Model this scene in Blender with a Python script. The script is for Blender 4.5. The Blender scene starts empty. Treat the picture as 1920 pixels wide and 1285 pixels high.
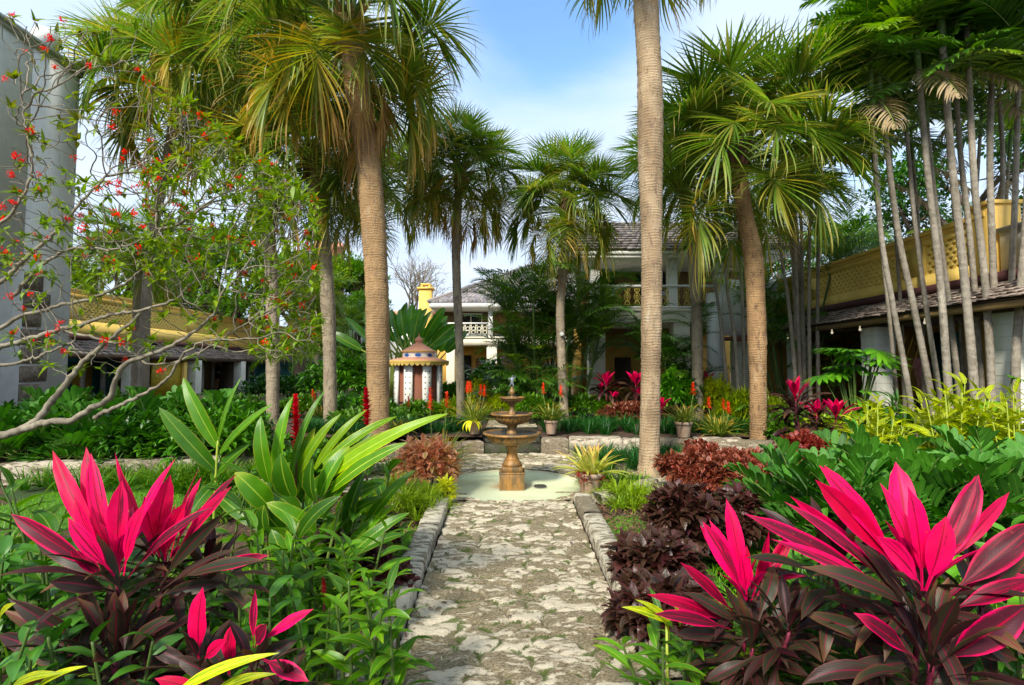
import bpy, bmesh, math, random
import numpy as np
from mathutils import Vector, Matrix, noise
R = math.radians
rng = np.random.default_rng(7)
random.seed(7)
SC = bpy.context.scene
COL = SC.collection

# ------------------------------------------------------------ camera, sky, sun, exposure
CAMZ, F, HOR = 1.6, 950.0, 690.0
PITCH = math.atan((HOR - 642.5) / F)
cd = bpy.data.cameras.new('camera'); cam = bpy.data.objects.new('camera', cd); COL.objects.link(cam)
cd.sensor_width = 36.0; cd.lens = F / 1920 * 36; cd.clip_end = 2000; cd.clip_start = 0.05
cam.location = (0, 0, CAMZ); cam.rotation_euler = (R(90) + PITCH, 0, 0)
SC.camera = cam

SUN_EL, SUN_AZ = 40.0, 206.0       # azimuth clockwise from +Y: the sun stands behind the camera, a little to the left
w = bpy.data.worlds.new('World'); SC.world = w; w.use_nodes = True
nt = w.node_tree; nt.nodes.clear()
def N(t, typ, **kw):
    n = t.nodes.new(typ)
    for k, v in kw.items(): setattr(n, k, v)
    return n
def lk(t, a, b): t.links.new(a, b)
sky = N(nt, 'ShaderNodeTexSky', sky_type='NISHITA', sun_disc=False)
sky.sun_elevation = R(SUN_EL); sky.sun_rotation = R(SUN_AZ); sky.air_density = 1.0; sky.dust_density = 0.3; sky.ozone_density = 1.5
tc = N(nt, 'ShaderNodeTexCoord')
sep = N(nt, 'ShaderNodeSeparateXYZ'); lk(nt, tc.outputs['Generated'], sep.inputs[0])
# project the direction on a flat cloud layer
zz = N(nt, 'ShaderNodeMath', operation='MAXIMUM'); lk(nt, sep.outputs[2], zz.inputs[0]); zz.inputs[1].default_value = 0.0
za = N(nt, 'ShaderNodeMath', operation='ADD'); lk(nt, zz.outputs[0], za.inputs[0]); za.inputs[1].default_value = 0.22
dv = N(nt, 'ShaderNodeVectorMath', operation='DIVIDE'); lk(nt, tc.outputs['Generated'], dv.inputs[0])
cb = N(nt, 'ShaderNodeCombineXYZ')
for i in range(3): lk(nt, za.outputs[0], cb.inputs[i])
lk(nt, cb.outputs[0], dv.inputs[1])
mp = N(nt, 'ShaderNodeMapping'); lk(nt, dv.outputs[0], mp.inputs[0])
mp.inputs['Rotation'].default_value = (0, 0, R(-38)); mp.inputs['Scale'].default_value = (0.55, 1.25, 1.0); mp.inputs['Location'].default_value = (0.3, 0.1, 0)
nz = N(nt, 'ShaderNodeTexNoise'); lk(nt, mp.outputs[0], nz.inputs['Vector'])
nz.inputs['Scale'].default_value = 1.5; nz.inputs['Detail'].default_value = 7; nz.inputs['Roughness'].default_value = 0.52; nz.inputs['Distortion'].default_value = 0.5
# the open patch of blue up in the middle of the sky
bd = Vector((0.08, 1.0, 0.74)).normalized()
dt = N(nt, 'ShaderNodeVectorMath', operation='DISTANCE'); dt.inputs[1].default_value = bd
nrm = N(nt, 'ShaderNodeVectorMath', operation='NORMALIZE'); lk(nt, tc.outputs['Generated'], nrm.inputs[0]); lk(nt, nrm.outputs[0], dt.inputs[0])
mr = N(nt, 'ShaderNodeMapRange'); lk(nt, dt.outputs['Value'], mr.inputs[0])
mr.inputs[1].default_value = 0.02; mr.inputs[2].default_value = 0.27; mr.inputs[3].default_value = -0.30; mr.inputs[4].default_value = 0.26
ad = N(nt, 'ShaderNodeMath', operation='ADD'); lk(nt, nz.outputs['Fac'], ad.inputs[0]); lk(nt, mr.outputs[0], ad.inputs[1])
cr = N(nt, 'ShaderNodeMapRange', interpolation_type='SMOOTHSTEP'); lk(nt, ad.outputs[0], cr.inputs[0])
cr.inputs[1].default_value = 0.30; cr.inputs[2].default_value = 0.74; cr.inputs[3].default_value = 0.0; cr.inputs[4].default_value = 1.0
n2 = N(nt, 'ShaderNodeTexNoise'); lk(nt, mp.outputs[0], n2.inputs['Vector']); n2.inputs['Scale'].default_value = 1.9; n2.inputs['Detail'].default_value = 5
cc = N(nt, 'ShaderNodeMix', data_type='RGBA'); lk(nt, n2.outputs['Fac'], cc.inputs[0])
cc.inputs[6].default_value = (2.5, 3.7, 5.5, 1); cc.inputs[7].default_value = (4.7, 4.85, 5.1, 1)
mx = N(nt, 'ShaderNodeMix', data_type='RGBA'); lk(nt, cr.outputs[0], mx.inputs[0]); sg_ = N(nt, 'ShaderNodeVectorMath', operation='MULTIPLY'); lk(nt, sky.outputs[0], sg_.inputs[0]); sg_.inputs[1].default_value = (1.25, 1.5, 1.6); lk(nt, sg_.outputs[0], mx.inputs[6]); lk(nt, cc.outputs[2], mx.inputs[7])
bg = N(nt, 'ShaderNodeBackground'); lk(nt, mx.outputs[2], bg.inputs[0]); bg.inputs[1].default_value = 0.13
wo = N(nt, 'ShaderNodeOutputWorld'); lk(nt, bg.outputs[0], wo.inputs[0])

sd = bpy.data.lights.new('sun', 'SUN'); sd.energy = 3.2; sd.angle = R(9); sd.color = (1.0, 0.93, 0.80)
so = bpy.data.objects.new('sun', sd); COL.objects.link(so)
az = R(SUN_AZ); el = R(SUN_EL)
sv = Vector((math.sin(az) * math.cos(el), math.cos(az) * math.cos(el), math.sin(el)))
so.rotation_euler = sv.to_track_quat('Z', 'Y').to_euler(); so.location = (0, -5, 20)

SC.view_settings.view_transform = 'Standard'; SC.view_settings.look = 'None'
SC.view_settings.exposure = 0.88; SC.view_settings.gamma = 1.0
SC.cycles.max_bounces = 6; SC.cycles.diffuse_bounces = 4; SC.cycles.glossy_bounces = 3
SC.cycles.transmission_bounces = 4; SC.cycles.transparent_max_bounces = 6
SC.cycles.use_denoising = True
SC.cycles.use_adaptive_sampling = True; SC.cycles.adaptive_threshold = 0.015
SC.cycles.caustics_reflective = False; SC.cycles.caustics_refractive = False

# ------------------------------------------------------------ helpers
def P(px, py, D):
    """point that stands D metres ahead of the camera along a sight line of the survey (px, py in 1920x1285)"""
    x = (px - 960) / F; z = (642.5 - py) / F
    c, s = math.cos(PITCH), math.sin(PITCH)
    y2 = c - z * s; z2 = s + z * c
    return np.array([x / y2 * D, D, CAMZ + z2 / y2 * D])
def Xat(px, D): return P(px, 690, D)[0]
def Zat(py, D): return P(960, py, D)[2]

def unit(v):
    v = np.asarray(v, float); return v / np.maximum(np.linalg.norm(v, axis=-1, keepdims=True), 1e-9)

class MB:
    def __init__(s): s.V = []; s.Q = []; s.T = []; s.A = []; s.C = []; s.n = 0
    def add(s, V, Q=None, T=None, A=None, C=None):
        V = np.asarray(V, float).reshape(-1, 3); n = len(V)
        s.V.append(V)
        if Q is not None and len(Q): s.Q.append(np.asarray(Q, int).reshape(-1, 4) + s.n)
        if T is not None and len(T): s.T.append(np.asarray(T, int).reshape(-1, 3) + s.n)
        s.A.append(np.zeros((n, 3)) + .5 if A is None else np.asarray(A, float).reshape(-1, 3))
        s.C.append(np.zeros(n) if C is None else np.broadcast_to(np.asarray(C, float), (n,)))
        s.n += n
    def box(s, lo, hi, rz=0, c=0., jit=0., rnd=None):
        lo = np.array(lo, float); hi = np.array(hi, float)
        v = np.array([[x, y, z] for z in (0, 1) for y in (0, 1) for x in (0, 1)], float)
        v = lo + v * (hi - lo)
        if jit: v = v + rng.uniform(-jit, jit, v.shape)
        if rz:
            m = (lo + hi) / 2; ca, sa = math.cos(rz), math.sin(rz); d = v - m
            v = np.stack([m[0] + d[:, 0] * ca - d[:, 1] * sa, m[1] + d[:, 0] * sa + d[:, 1] * ca, v[:, 2]], 1)
        q = [[0, 2, 3, 1], [4, 5, 7, 6], [0, 1, 5, 4], [2, 6, 7, 3], [0, 4, 6, 2], [1, 3, 7, 5]]
        r = rng.random() if rnd is None else rnd
        s.add(v, q, A=np.tile([.5, .5, r], (8, 1)), C=c)
    def tube(s, pts, rad, sides=8, c=0., cap=True, rough=0., rnd=None):
        pts = np.asarray(pts, float); n = len(pts); rad = np.broadcast_to(np.asarray(rad, float), (n,))
        t = unit(np.gradient(pts, axis=0)); a = np.array([1., 0, 0]) if abs(t[0][0]) < .9 else np.array([0, 1., 0])
        rings = []; ang = np.linspace(0, 2 * math.pi, sides, endpoint=False)
        for i in range(n):
            a = a - t[i] * a.dot(t[i]); a = a / max(np.linalg.norm(a), 1e-9); b = np.cross(t[i], a)
            r = rad[i] * (1 + (rng.uniform(-rough, rough, sides) if rough else 0))
            rings.append(pts[i] + (np.cos(ang) * r)[:, None] * a + (np.sin(ang) * r)[:, None] * b)
        V = np.concatenate(rings); i0 = np.arange(n - 1)[:, None] * sides; j = np.arange(sides)[None]; j2 = (j + 1) % sides
        Q = np.stack([i0 + j, i0 + j2, i0 + sides + j2, i0 + sides + j], -1).reshape(-1, 4)
        T = []
        if cap:
            V = np.concatenate([V, pts[:1], pts[-1:]]); m = n * sides
            for k in range(sides): T += [[m, (k + 1) % sides, k], [m + 1, (n - 1) * sides + k, (n - 1) * sides + (k + 1) % sides]]
        A = np.full((len(V), 3), .5); A[:n * sides, 1] = np.repeat(np.linspace(0, 1, n), sides); A[:, 2] = rng.random() if rnd is None else rnd
        s.add(V, Q, T, A, c)
    def lathe(s, prof, ctr=(0, 0, 0), sides=40, flute=0., fl=(0, 0), nf=24, c=0., caps=True):
        pr = np.array(prof, float); n = len(pr); th = np.linspace(0, 2 * math.pi, sides, endpoint=False)
        rr = np.repeat(pr[:, :1], sides, 1)
        if flute:
            m = (pr[:, 1] > fl[0]) & (pr[:, 1] < fl[1])
            rr[m] *= 1 + flute * np.abs(np.sin(th * nf / 2))[None] - flute * .5
        V = np.stack([rr * np.cos(th), rr * np.sin(th), np.repeat(pr[:, 1:], sides, 1)], -1).reshape(-1, 3) + np.array(ctr)
        i0 = np.arange(n - 1)[:, None] * sides; j = np.arange(sides)[None]; j2 = (j + 1) % sides
        Q = np.stack([i0 + j, i0 + j2, i0 + sides + j2, i0 + sides + j], -1).reshape(-1, 4)
        T = []
        if caps:
            m = len(V); V = np.concatenate([V, [np.array(ctr) + [0, 0, pr[0, 1]], np.array(ctr) + [0, 0, pr[-1, 1]]]])
            for k in range(sides): T += [[m, (k + 1) % sides, k], [m + 1, (n - 1) * sides + k, (n - 1) * sides + (k + 1) % sides]]
        s.add(V, Q, T, None, c)
    def leaves(s, Pt, D, L, W, up=None, droop=0., k=1.5, fold=.25, n=5, prof=None, c=0., roll=0., wav=0., cols=3, tw=0., t0=0.):
        Pt = np.asarray(Pt, float).reshape(-1, 3); M = len(Pt)
        if M == 0: return
        D = unit(np.broadcast_to(np.asarray(D, float), (M, 3)))
        b = lambda x: np.broadcast_to(np.asarray(x, float), (M,)).astype(float)
        L, W, droop, c, roll, fold, tw = b(L), b(W), b(droop), b(c), b(roll), b(fold), b(tw)
        U = np.array([0, 0, 1.]) if up is None else np.asarray(up, float)
        U = np.broadcast_to(U, (M, 3)) + rng.normal(0, .02, (M, 3))
        Nn = unit(U - (U * D).sum(1, keepdims=True) * D); S = np.cross(D, Nn)
        cr_, sr_ = np.cos(roll)[:, None], np.sin(roll)[:, None]
        S2 = S * cr_ + Nn * sr_; N2 = Nn * cr_ - S * sr_
        t = np.linspace(0, 1, n + 1); tm = (t[1:] + t[:-1]) / 2
        a = droop[:, None] * tm[None] ** k
        dirs = np.cos(a)[..., None] * D[:, None] - np.sin(a)[..., None] * Nn[:, None]
        ctr = np.concatenate([np.zeros((M, 1, 3)), np.cumsum(dirs, 1)], 1) * (L / n)[:, None, None] + Pt[:, None]
        at = droop[:, None] * t[None] ** k
        dt_ = np.cos(at)[..., None] * D[:, None] - np.sin(at)[..., None] * Nn[:, None]
        # local frame bent along
        Nb = np.cos(at)[..., None] * Nn[:, None] + np.sin(at)[..., None] * D[:, None]
        Sb = np.repeat(S[:, None], n + 1, 1)
        ang = roll[:, None] + tw[:, None] * t[None]
        ca, sa = np.cos(ang)[..., None], np.sin(ang)[..., None]
        S3 = Sb * ca + Nb * sa; N3 = Nb * ca - Sb * sa
        wt = np.maximum((prof or PR['lance'])(t), .015)
        ww = W[:, None] * wt[None]
        ss = np.linspace(-1, 1, cols); V = []
        cf, sf = np.cos(fold)[:, None], np.sin(fold)[:, None]
        for q in ss:
            hgt = abs(q) * sf * ww
            if wav and abs(q) > .6: hgt = hgt + wav * ww * np.sin(t[None] * 17 + q * 2 + rng.random((M, 1)) * 6) * (t[None] > .05)
            V.append(ctr + S3 * (q * ww * cf)[..., None] + N3 * hgt[..., None])
        V = np.stack(V, 2)                          # M, n+1, cols, 3
        A = np.zeros((M, n + 1, cols, 3)); A[..., 0] = (ss * .5 + .5)[None, None]; A[..., 1] = t[None, :, None]; A[..., 2] = rng.random(M)[:, None, None]
        C = np.repeat(c, (n + 1) * cols)
        base = np.arange(M)[:, None, None] * (n + 1) * cols; i = np.arange(n)[None, :, None] * cols; j = np.arange(cols - 1)[None, None]
        o = base + i + j
        s.add(V.reshape(-1, 3), np.stack([o, o + 1, o + cols + 1, o + cols], -1).reshape(-1, 4), None, A.reshape(-1, 3), C)
    def leaf_to(s, a, b_, W, droop=.5, k=1.5, up=(0, -.4, 1), **kw):
        a = np.array(a, float); b_ = np.array(b_, float); d = b_ - a; L = np.linalg.norm(d); d = d / L
        U = np.array(up, float); Nn = unit(U - U.dot(d) * d); f = droop / (k + 1)
        s.leaves([a], [math.cos(f) * d + math.sin(f) * Nn], L * (1 + droop * droop * .03), W, up=U, droop=droop, k=k, **kw)
    def mesh(s, name):
        V = np.concatenate(s.V); Q = np.concatenate(s.Q) if s.Q else np.zeros((0, 4), int); T = np.concatenate(s.T) if s.T else np.zeros((0, 3), int)
        me = bpy.data.meshes.new(name); me.vertices.add(len(V)); me.vertices.foreach_set('co', V.astype(np.float32).ravel())
        me.loops.add(len(Q) * 4 + len(T) * 3); me.loops.foreach_set('vertex_index', np.concatenate([Q.ravel(), T.ravel()]).astype(np.int32))
        me.polygons.add(len(Q) + len(T))
        me.polygons.foreach_set('loop_start', np.concatenate([np.arange(len(Q)) * 4, len(Q) * 4 + np.arange(len(T)) * 3]).astype(np.int32))
        a = me.attributes.new('lf', 'FLOAT_VECTOR', 'POINT'); a.data.foreach_set('vector', np.concatenate(s.A).astype(np.float32).ravel())
        a = me.attributes.new('cc', 'FLOAT', 'POINT'); a.data.foreach_set('value', np.concatenate(s.C).astype(np.float32))
        me.update(calc_edges=True)
        return me
    def build(s, name, mat, parent=None, smooth=False, loc=None):
        me = s.mesh(name); me.materials.append(mat)
        if smooth: me.polygons.foreach_set('use_smooth', np.ones(len(me.polygons), bool))
        o = bpy.data.objects.new(name, me); COL.objects.link(o)
        if parent is not None:
            o.parent = parent
            if loc is None:   # geometry given in world coordinates
                o.matrix_parent_inverse = parent_world(parent).inverted()
        if loc is not None: o.location = loc
        return o
def parent_world(p):
    m = p.matrix_basis.copy()
    if p.parent is not None: m = parent_world(p.parent) @ p.matrix_parent_inverse @ m
    return m

PR = {
 'lance': lambda t: np.sin(np.pi * np.clip(t, 0, 1) ** .72) ** .85,
 'broad': lambda t: np.sin(np.pi * np.clip(t * .97 + .03, 0, 1) ** .8) ** .6,
 'ovate': lambda t: np.sin(np.pi * np.clip(t * .96 + .04, 0, 1) ** .55) ** .9,
 'strap': lambda t: np.clip(1.02 - t ** 3.2, 0, 1) * (.75 + .25 * np.minimum(t * 4, 1)),
 'cordy': lambda t: np.where(t < .26, .13 + .12 * t, .15 + .95 * np.maximum(np.sin(np.pi * np.clip((t - .24) / .76, 0, 1) ** .92), 0) ** .85) * np.clip((1.0 - t) * 9, 0, 1),
 'seg': lambda t: np.clip(np.minimum(.25 + t * 2.1, 1.25 * (1 - t) ** .75), 0, 1),
 'zamia': lambda t: np.clip(np.minimum(.22 + t * 2.0, 1), 0, 1) * (1 - np.clip((t - .72) / .3, 0, 1) ** 2) ** .5,
 'paddle': lambda t: np.clip(np.minimum(.1 + t * 3, 1), 0, 1) * (1 - np.clip((t - .55) / .47, 0, 1) ** 2.2) ** .6,
}

def tag(o, label=None, cat=None, group=None, kind=None):
    if label: o['label'] = label
    if cat: o['category'] = cat
    if group: o['group'] = group
    if kind: o['kind'] = kind
    return o
def thing(name, label, cat, loc, group=None, rz=0):
    o = bpy.data.objects.new(name, None); COL.objects.link(o); o.location = loc; o.rotation_euler = (0, 0, rz)
    o.empty_display_size = .2
    return tag(o, label, cat, group)
def struct(o): o['kind'] = 'structure'; return o

# ------------------------------------------------------------ materials
MATS = {}
def newmat(name):
    m = bpy.data.materials.new(name); m.use_nodes = True; t = m.node_tree; t.nodes.clear()
    out = N(t, 'ShaderNodeOutputMaterial'); b = N(t, 'ShaderNodeBsdfPrincipled'); lk(t, b.outputs[0], out.inputs[0]); MATS[name] = m
    return m, t, b, out
def mixc(t, f, a, b_):
    m = N(t, 'ShaderNodeMix', data_type='RGBA')
    for sock, v in ((m.inputs[0], f), (m.inputs[6], a), (m.inputs[7], b_)):
        if hasattr(v, 'is_linked'): lk(t, v, sock)
        elif isinstance(v, (int, float)): sock.default_value = v
        else: sock.default_value = (*v, 1)
    return m.outputs[2]
def mth(t, op, a, b_=None, c=None):
    m = N(t, 'ShaderNodeMath', operation=op)
    for i, v in enumerate((a, b_, c)):
        if v is None: continue
        if hasattr(v, 'is_linked'): lk(t, v, m.inputs[i])
        else: m.inputs[i].default_value = v
    return m.outputs[0]
def rmp(t, v, a, b_, c=0., d=1., smooth=True):
    m = N(t, 'ShaderNodeMapRange', interpolation_type='SMOOTHSTEP' if smooth else 'LINEAR'); lk(t, v, m.inputs[0])
    for i, x in enumerate((a, b_, c, d)): m.inputs[1 + i].default_value = x
    return m.outputs[0]
def nze(t, vec, scale, detail=4, rough=.55, dist=0., out='Fac'):
    n = N(t, 'ShaderNodeTexNoise'); n.inputs['Scale'].default_value = scale; n.inputs['Detail'].default_value = detail
    n.inputs['Roughness'].default_value = rough; n.inputs['Distortion'].default_value = dist
    if vec is not None: lk(t, vec, n.inputs['Vector'])
    return n.outputs[out]
def mapv(t, vec, scale=(1, 1, 1), loc=(0, 0, 0), rot=(0, 0, 0)):
    m = N(t, 'ShaderNodeMapping'); lk(t, vec, m.inputs[0]); m.inputs['Scale'].default_value = scale
    m.inputs['Location'].default_value = loc; m.inputs['Rotation'].default_value = rot
    return m.outputs[0]
def bump(t, b, h, strength=.4, dist=.02):
    n = N(t, 'ShaderNodeBump'); n.inputs['Strength'].default_value = strength; n.inputs['Distance'].default_value = dist
    lk(t, h, n.inputs['Height']); lk(t, n.outputs[0], b.inputs['Normal'])
def leafmat(name, c0, c1, spec=.45, streak=None, ribw=.055, rib=None, edge=None, tip=None, old=None, stripe=None, trans=.3, rough=.42, tcol=None, ew=.3, veins=.25, tipat=(.55, 1.), objvar=True, spots=None):
    m, t, b, out = newmat(name)
    at = N(t, 'ShaderNodeAttribute', attribute_name='lf'); sp = N(t, 'ShaderNodeSeparateXYZ'); lk(t, at.outputs['Vector'], sp.inputs[0])
    ac = N(t, 'ShaderNodeAttribute', attribute_name='cc'); u, v, r = sp.outputs
    au = mth(t, 'ABSOLUTE', mth(t, 'SUBTRACT', u, .5))
    geo = N(t, 'ShaderNodeNewGeometry'); pos = geo.outputs['Position']
    big = nze(t, pos, 2.2, 2)
    f = mth(t, 'MULTIPLY', mth(t, 'ADD', r, rmp(t, big, .3, .7)), .5)
    col = mixc(t, f, c0, c1)
    if old: col = mixc(t, ac.outputs['Fac'], col, old)
    if stripe:
        cb = N(t, 'ShaderNodeCombineXYZ'); lk(t, mth(t, 'SUBTRACT', mth(t, 'MULTIPLY', u, 9.), 0), cb.inputs[0]); lk(t, mth(t, 'ADD', mth(t, 'MULTIPLY', v, 2.), mth(t, 'MULTIPLY', au, -6.)), cb.inputs[1]); lk(t, mth(t, 'MULTIPLY', r, 40.), cb.inputs[2])
        # stripes run from the midrib outwards and forwards
        s_ = nze(t, mapv(t, cb.outputs[0], (.5, 2.2, 1)), 2.4, 2)
        col = mixc(t, rmp(t, s_, .46, .56), col, stripe)
    if streak:
        cb = N(t, 'ShaderNodeCombineXYZ'); lk(t, mth(t, 'MULTIPLY', u, 7.), cb.inputs[0]); lk(t, mth(t, 'SUBTRACT', mth(t, 'MULTIPLY', v, 1.6), mth(t, 'MULTIPLY', au, 2.5)), cb.inputs[1]); lk(t, mth(t, 'MULTIPLY', r, 60.), cb.inputs[2])
        sk = mth(t, 'ADD', nze(t, cb.outputs[0], 1.1, 5, .65), mth(t, 'ADD', mth(t, 'MULTIPLY', ac.outputs['Fac'], .40), mth(t, 'MULTIPLY', mth(t, 'SUBTRACT', r, .5), .16)))
        col = mixc(t, mth(t, 'MULTIPLY', rmp(t, sk, .54, .66, 0, .92), rmp(t, au, .47, .30)), col, streak)
    if edge: col = mixc(t, rmp(t, mth(t, 'ADD', au, mth(t, 'MULTIPLY', nze(t, at.outputs['Vector'], 9., 2), .12)), .56 - ew, .56), col, edge)
    if tip: col = mixc(t, mth(t, 'MULTIPLY', rmp(t, mth(t, 'ADD', v, mth(t, 'MULTIPLY', mth(t, 'SUBTRACT', r, .5), .5)), *tipat), 1.), col, tip)
    if rib: col = mixc(t, rmp(t, au, ribw, ribw * .35), col, rib)
    if spots: col = mixc(t, rmp(t, nze(t, pos, 60., 2), .68, .74, 0, .7), col, spots)
    oi = N(t, 'ShaderNodeObjectInfo'); hs = N(t, 'ShaderNodeHueSaturation'); lk(t, col, hs.inputs['Color'])
    vv = mth(t, 'ADD', mth(t, 'MULTIPLY', nze(t, pos, 14., 3), .5), .75)
    vv = mth(t, 'MULTIPLY', vv, mth(t, 'ADD', mth(t, 'MULTIPLY', r, .55), .74))
    if objvar: vv = mth(t, 'MULTIPLY', vv, mth(t, 'ADD', mth(t, 'MULTIPLY', oi.outputs['Random'], .3), .85))
    lk(t, vv, hs.inputs['Value']); hs.inputs['Saturation'].default_value = 1.05
    lk(t, hs.outputs[0], b.inputs['Base Color']); b.inputs['Roughness'].default_value = rough
    b.inputs['Specular IOR Level'].default_value = spec
    if veins:
        wv = mth(t, 'SINE', mth(t, 'MULTIPLY', mth(t, 'SUBTRACT', v, mth(t, 'MULTIPLY', au, .35)), 150.))
        bump(t, b, mth(t, 'ADD', mth(t, 'MULTIPLY', wv, .3), nze(t, pos, 45., 2)), veins, .004)
    if trans:
        tr = N(t, 'ShaderNodeBsdfTranslucent'); ms = N(t, 'ShaderNodeMixShader'); ms.inputs[0].default_value = trans
        h2 = N(t, 'ShaderNodeHueSaturation'); lk(t, hs.outputs[0], h2.inputs['Color']); h2.inputs['Value'].default_value = 1.7; h2.inputs['Saturation'].default_value = 1.1
        if tcol: h2.inputs['Hue'].default_value = tcol
        lk(t, h2.outputs[0], tr.inputs[0]); lk(t, b.outputs[0], ms.inputs[1]); lk(t, tr.outputs[0], ms.inputs[2]); lk(t, ms.outputs[0], out.inputs[0])
    return m
def plain(name, c0, c1=None, rough=.7, scale=6., bmp=.2, bscale=40., dist=.01, metal=0., stretch=(1, 1, 1), dirt=None, dscale=2., spec=.4, rnd=False):
    m, t, b, out = newmat(name)
    tc = N(t, 'ShaderNodeTexCoord'); v = mapv(t, tc.outputs['Object'], stretch)
    col = mixc(t, rmp(t, nze(t, v, scale, 5), .3, .7), c0, c1 or tuple(x * .8 for x in c0))
    if rnd:
        at = N(t, 'ShaderNodeAttribute', attribute_name='lf'); sp = N(t, 'ShaderNodeSeparateXYZ'); lk(t, at.outputs['Vector'], sp.inputs[0])
        hs = N(t, 'ShaderNodeHueSaturation'); lk(t, col, hs.inputs['Color']); lk(t, mth(t, 'ADD', mth(t, 'MULTIPLY', sp.outputs[2], .8), .6), hs.inputs['Value']); col = hs.outputs[0]
    if dirt: col = mixc(t, rmp(t, nze(t, mapv(t, tc.outputs['Object'], (1, 1, .35)), dscale, 7, .7), .5, .75, 0, .75), col, dirt)
    if dirt: col = mixc(t, rmp(t, nze(t, mapv(t, tc.outputs['Object'], (5, 5, .5)), 2.2, 6, .7), .56, .74, 0, .55), col, tuple(x * .6 for x in dirt))
    lk(t, col, b.inputs['Base Color']); b.inputs['Roughness'].default_value = rough; b.inputs['Metallic'].default_value = metal
    b.inputs['Specular IOR Level'].default_value = spec
    if bmp: bump(t, b, nze(t, v, bscale, 4, .65), bmp, dist)
    return m

M = MATS
leafmat('sabal', (.085, .17, .028), (.15, .26, .04), rib=(.23, .31, .07), tip=(.32, .28, .08), old=(.5, .36, .08), trans=.40, rough=.38, tipat=(.75, 1.25), veins=0)
leafmat('sabal_yellow', (.11, .20, .03), (.21, .31, .04), rib=(.38, .42, .08), tip=(.42, .24, .06), old=(.5, .33, .06), trans=.3, rough=.45, tipat=(.45, .95), veins=0)
leafmat('sabal_dry', (.33, .20, .07), (.45, .28, .10), rib=(.42, .3, .1), tip=(.30, .14, .05), trans=.2, rough=.6, veins=0)
leafmat('pinnate', (.045, .13, .014), (.13, .26, .025), rib=(.14, .24, .03), tip=(.14, .2, .03), trans=.3, rough=.36, veins=0)
leafmat('pinnate_bright', (.10, .24, .02), (.24, .38, .03), rib=(.3, .4, .05), tip=(.3, .36, .05), trans=.35, rough=.4, veins=0)
leafmat('pinnate_dark', (.035, .12, .016), (.10, .22, .028), rib=(.06, .12, .02), trans=.22, rough=.33, veins=0)
leafmat('dry_frond', (.30, .22, .12), (.42, .33, .2), trans=.2, rough=.7, veins=0)
leafmat('cordy_pink', spec=.2, c0=(.72, .005, .045), c1=(.78, .016, .15), streak=(.07, .012, .022), tip=(.6,.05,.12), tipat=(.95,1.3), spots=(.25,.06,.05), edge=(.80, .015, .12), rib=(.30, .005, .03), old=(.05, .013, .02), trans=.25, rough=.46, tcol=.49, ew=.14, objvar=False, veins=.025)
leafmat('cordy_dark', spec=.22, c0=(.016, .008, .009), c1=(.038, .012, .013), streak=(.022, .028, .014), edge=(.12, .03, .028), rib=(.14, .01, .03), tip=(.14, .07, .03), old=(.075, .045, .022), trans=.10, rough=.42, ew=.07, tipat=(.8, 1.3), objvar=False, veins=.12)
leafmat('ginger', (.05, .18, .012), (.13, .32, .018), ribw=.035, rib=(.34, .46, .06), edge=(.26, .30, .03), tip=(.32, .34, .03), old=(.03, .10, .012), trans=.32, rough=.33, ew=.07, tipat=(.9, 1.4))
leafmat('ginger_light', (.15, .33, .015), (.32, .48, .02), old=(.05,.17,.012), ribw=.035, rib=(.5, .6, .1), edge=(.5, .55, .03), trans=.4, rough=.33, ew=.07)
leafmat('shell_ginger', (.07, .20, .015), (.12, .28, .02), stripe=(.62, .62, .03), rib=(.5, .55, .06), edge=(.62, .6, .04), trans=.3, rough=.38, ew=.12)
leafmat('glossy_green', (.04, .16, .014), (.12, .30, .024), rib=(.12, .28, .04), trans=.22, rough=.28)
leafmat('mid_green', (.045, .14, .014), (.12, .26, .02), rib=(.18, .32, .04), trans=.3, rough=.4)
leafmat('dark_green', (.022, .095, .012), (.07, .19, .022), trans=.2, rough=.35, veins=.1)
leafmat('zamia', (.026, .115, .012), (.065, .20, .018), rib=(.10, .22, .03), old=(.01, .045, .008), trans=.18, rough=.6, veins=.1)
leafmat('lime', (.28, .42, .02), (.5, .55, .03), old=(.06, .16, .015), trans=.4, rough=.4, veins=0)
leafmat('grass', (.04, .15, .012), (.11, .28, .02), tip=(.2, .3, .03), trans=.3, rough=.45, veins=0)
leafmat('lawn', (.09, .28, .015), (.2, .42, .02), trans=.35, rough=.5, veins=0)
leafmat('liriope', (.012, .07, .012), (.03, .14, .02), trans=.2, rough=.4, veins=0)
leafmat('spider', (.12, .26, .02), (.3, .42, .03), edge=(.42, .5, .06), trans=.35, rough=.4, veins=0, ew=.2)
leafmat('copper', (.15, .012, .020), (.48, .065, .07), streak=(.09, .04, .02), edge=(.5, .15, .10), rib=(.3, .05, .05), old=(.10, .12, .02), trans=.25, rough=.35)
leafmat('purple', (.028, .007, .012), (.11, .020, .026), streak=(.03, .03, .012), rib=(.12, .015, .03), old=(.17, .07, .05), trans=.18, rough=.3)
leafmat('croton', (.72, .20, .14), (.78, .36, .22), edge=(.80, .46, .30), rib=(.6, .14, .1), old=(.14, .30, .03), trans=.3, rough=.35)
leafmat('lime_tree', (.16, .28, .02), (.34, .42, .03), old=(.08,.2,.02), trans=.4, rough=.4, veins=0)
leafmat('bromel_pale', (.36, .40, .10), (.46, .44, .16), tip=(.55, .32, .10), old=(.5, .55, .05), trans=.3, rough=.38, veins=0, tipat=(.6, 1.1))
leafmat('bromel', (.16, .23, .03), (.32, .36, .07), tip=(.48, .28, .05), old=(.06, .14, .02), trans=.25, rough=.38, veins=0, tipat=(.6, 1.1))
leafmat('red_flower', (.75, .012, .01), (.85, .04, .02), trans=.2, rough=.45, veins=0)
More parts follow.
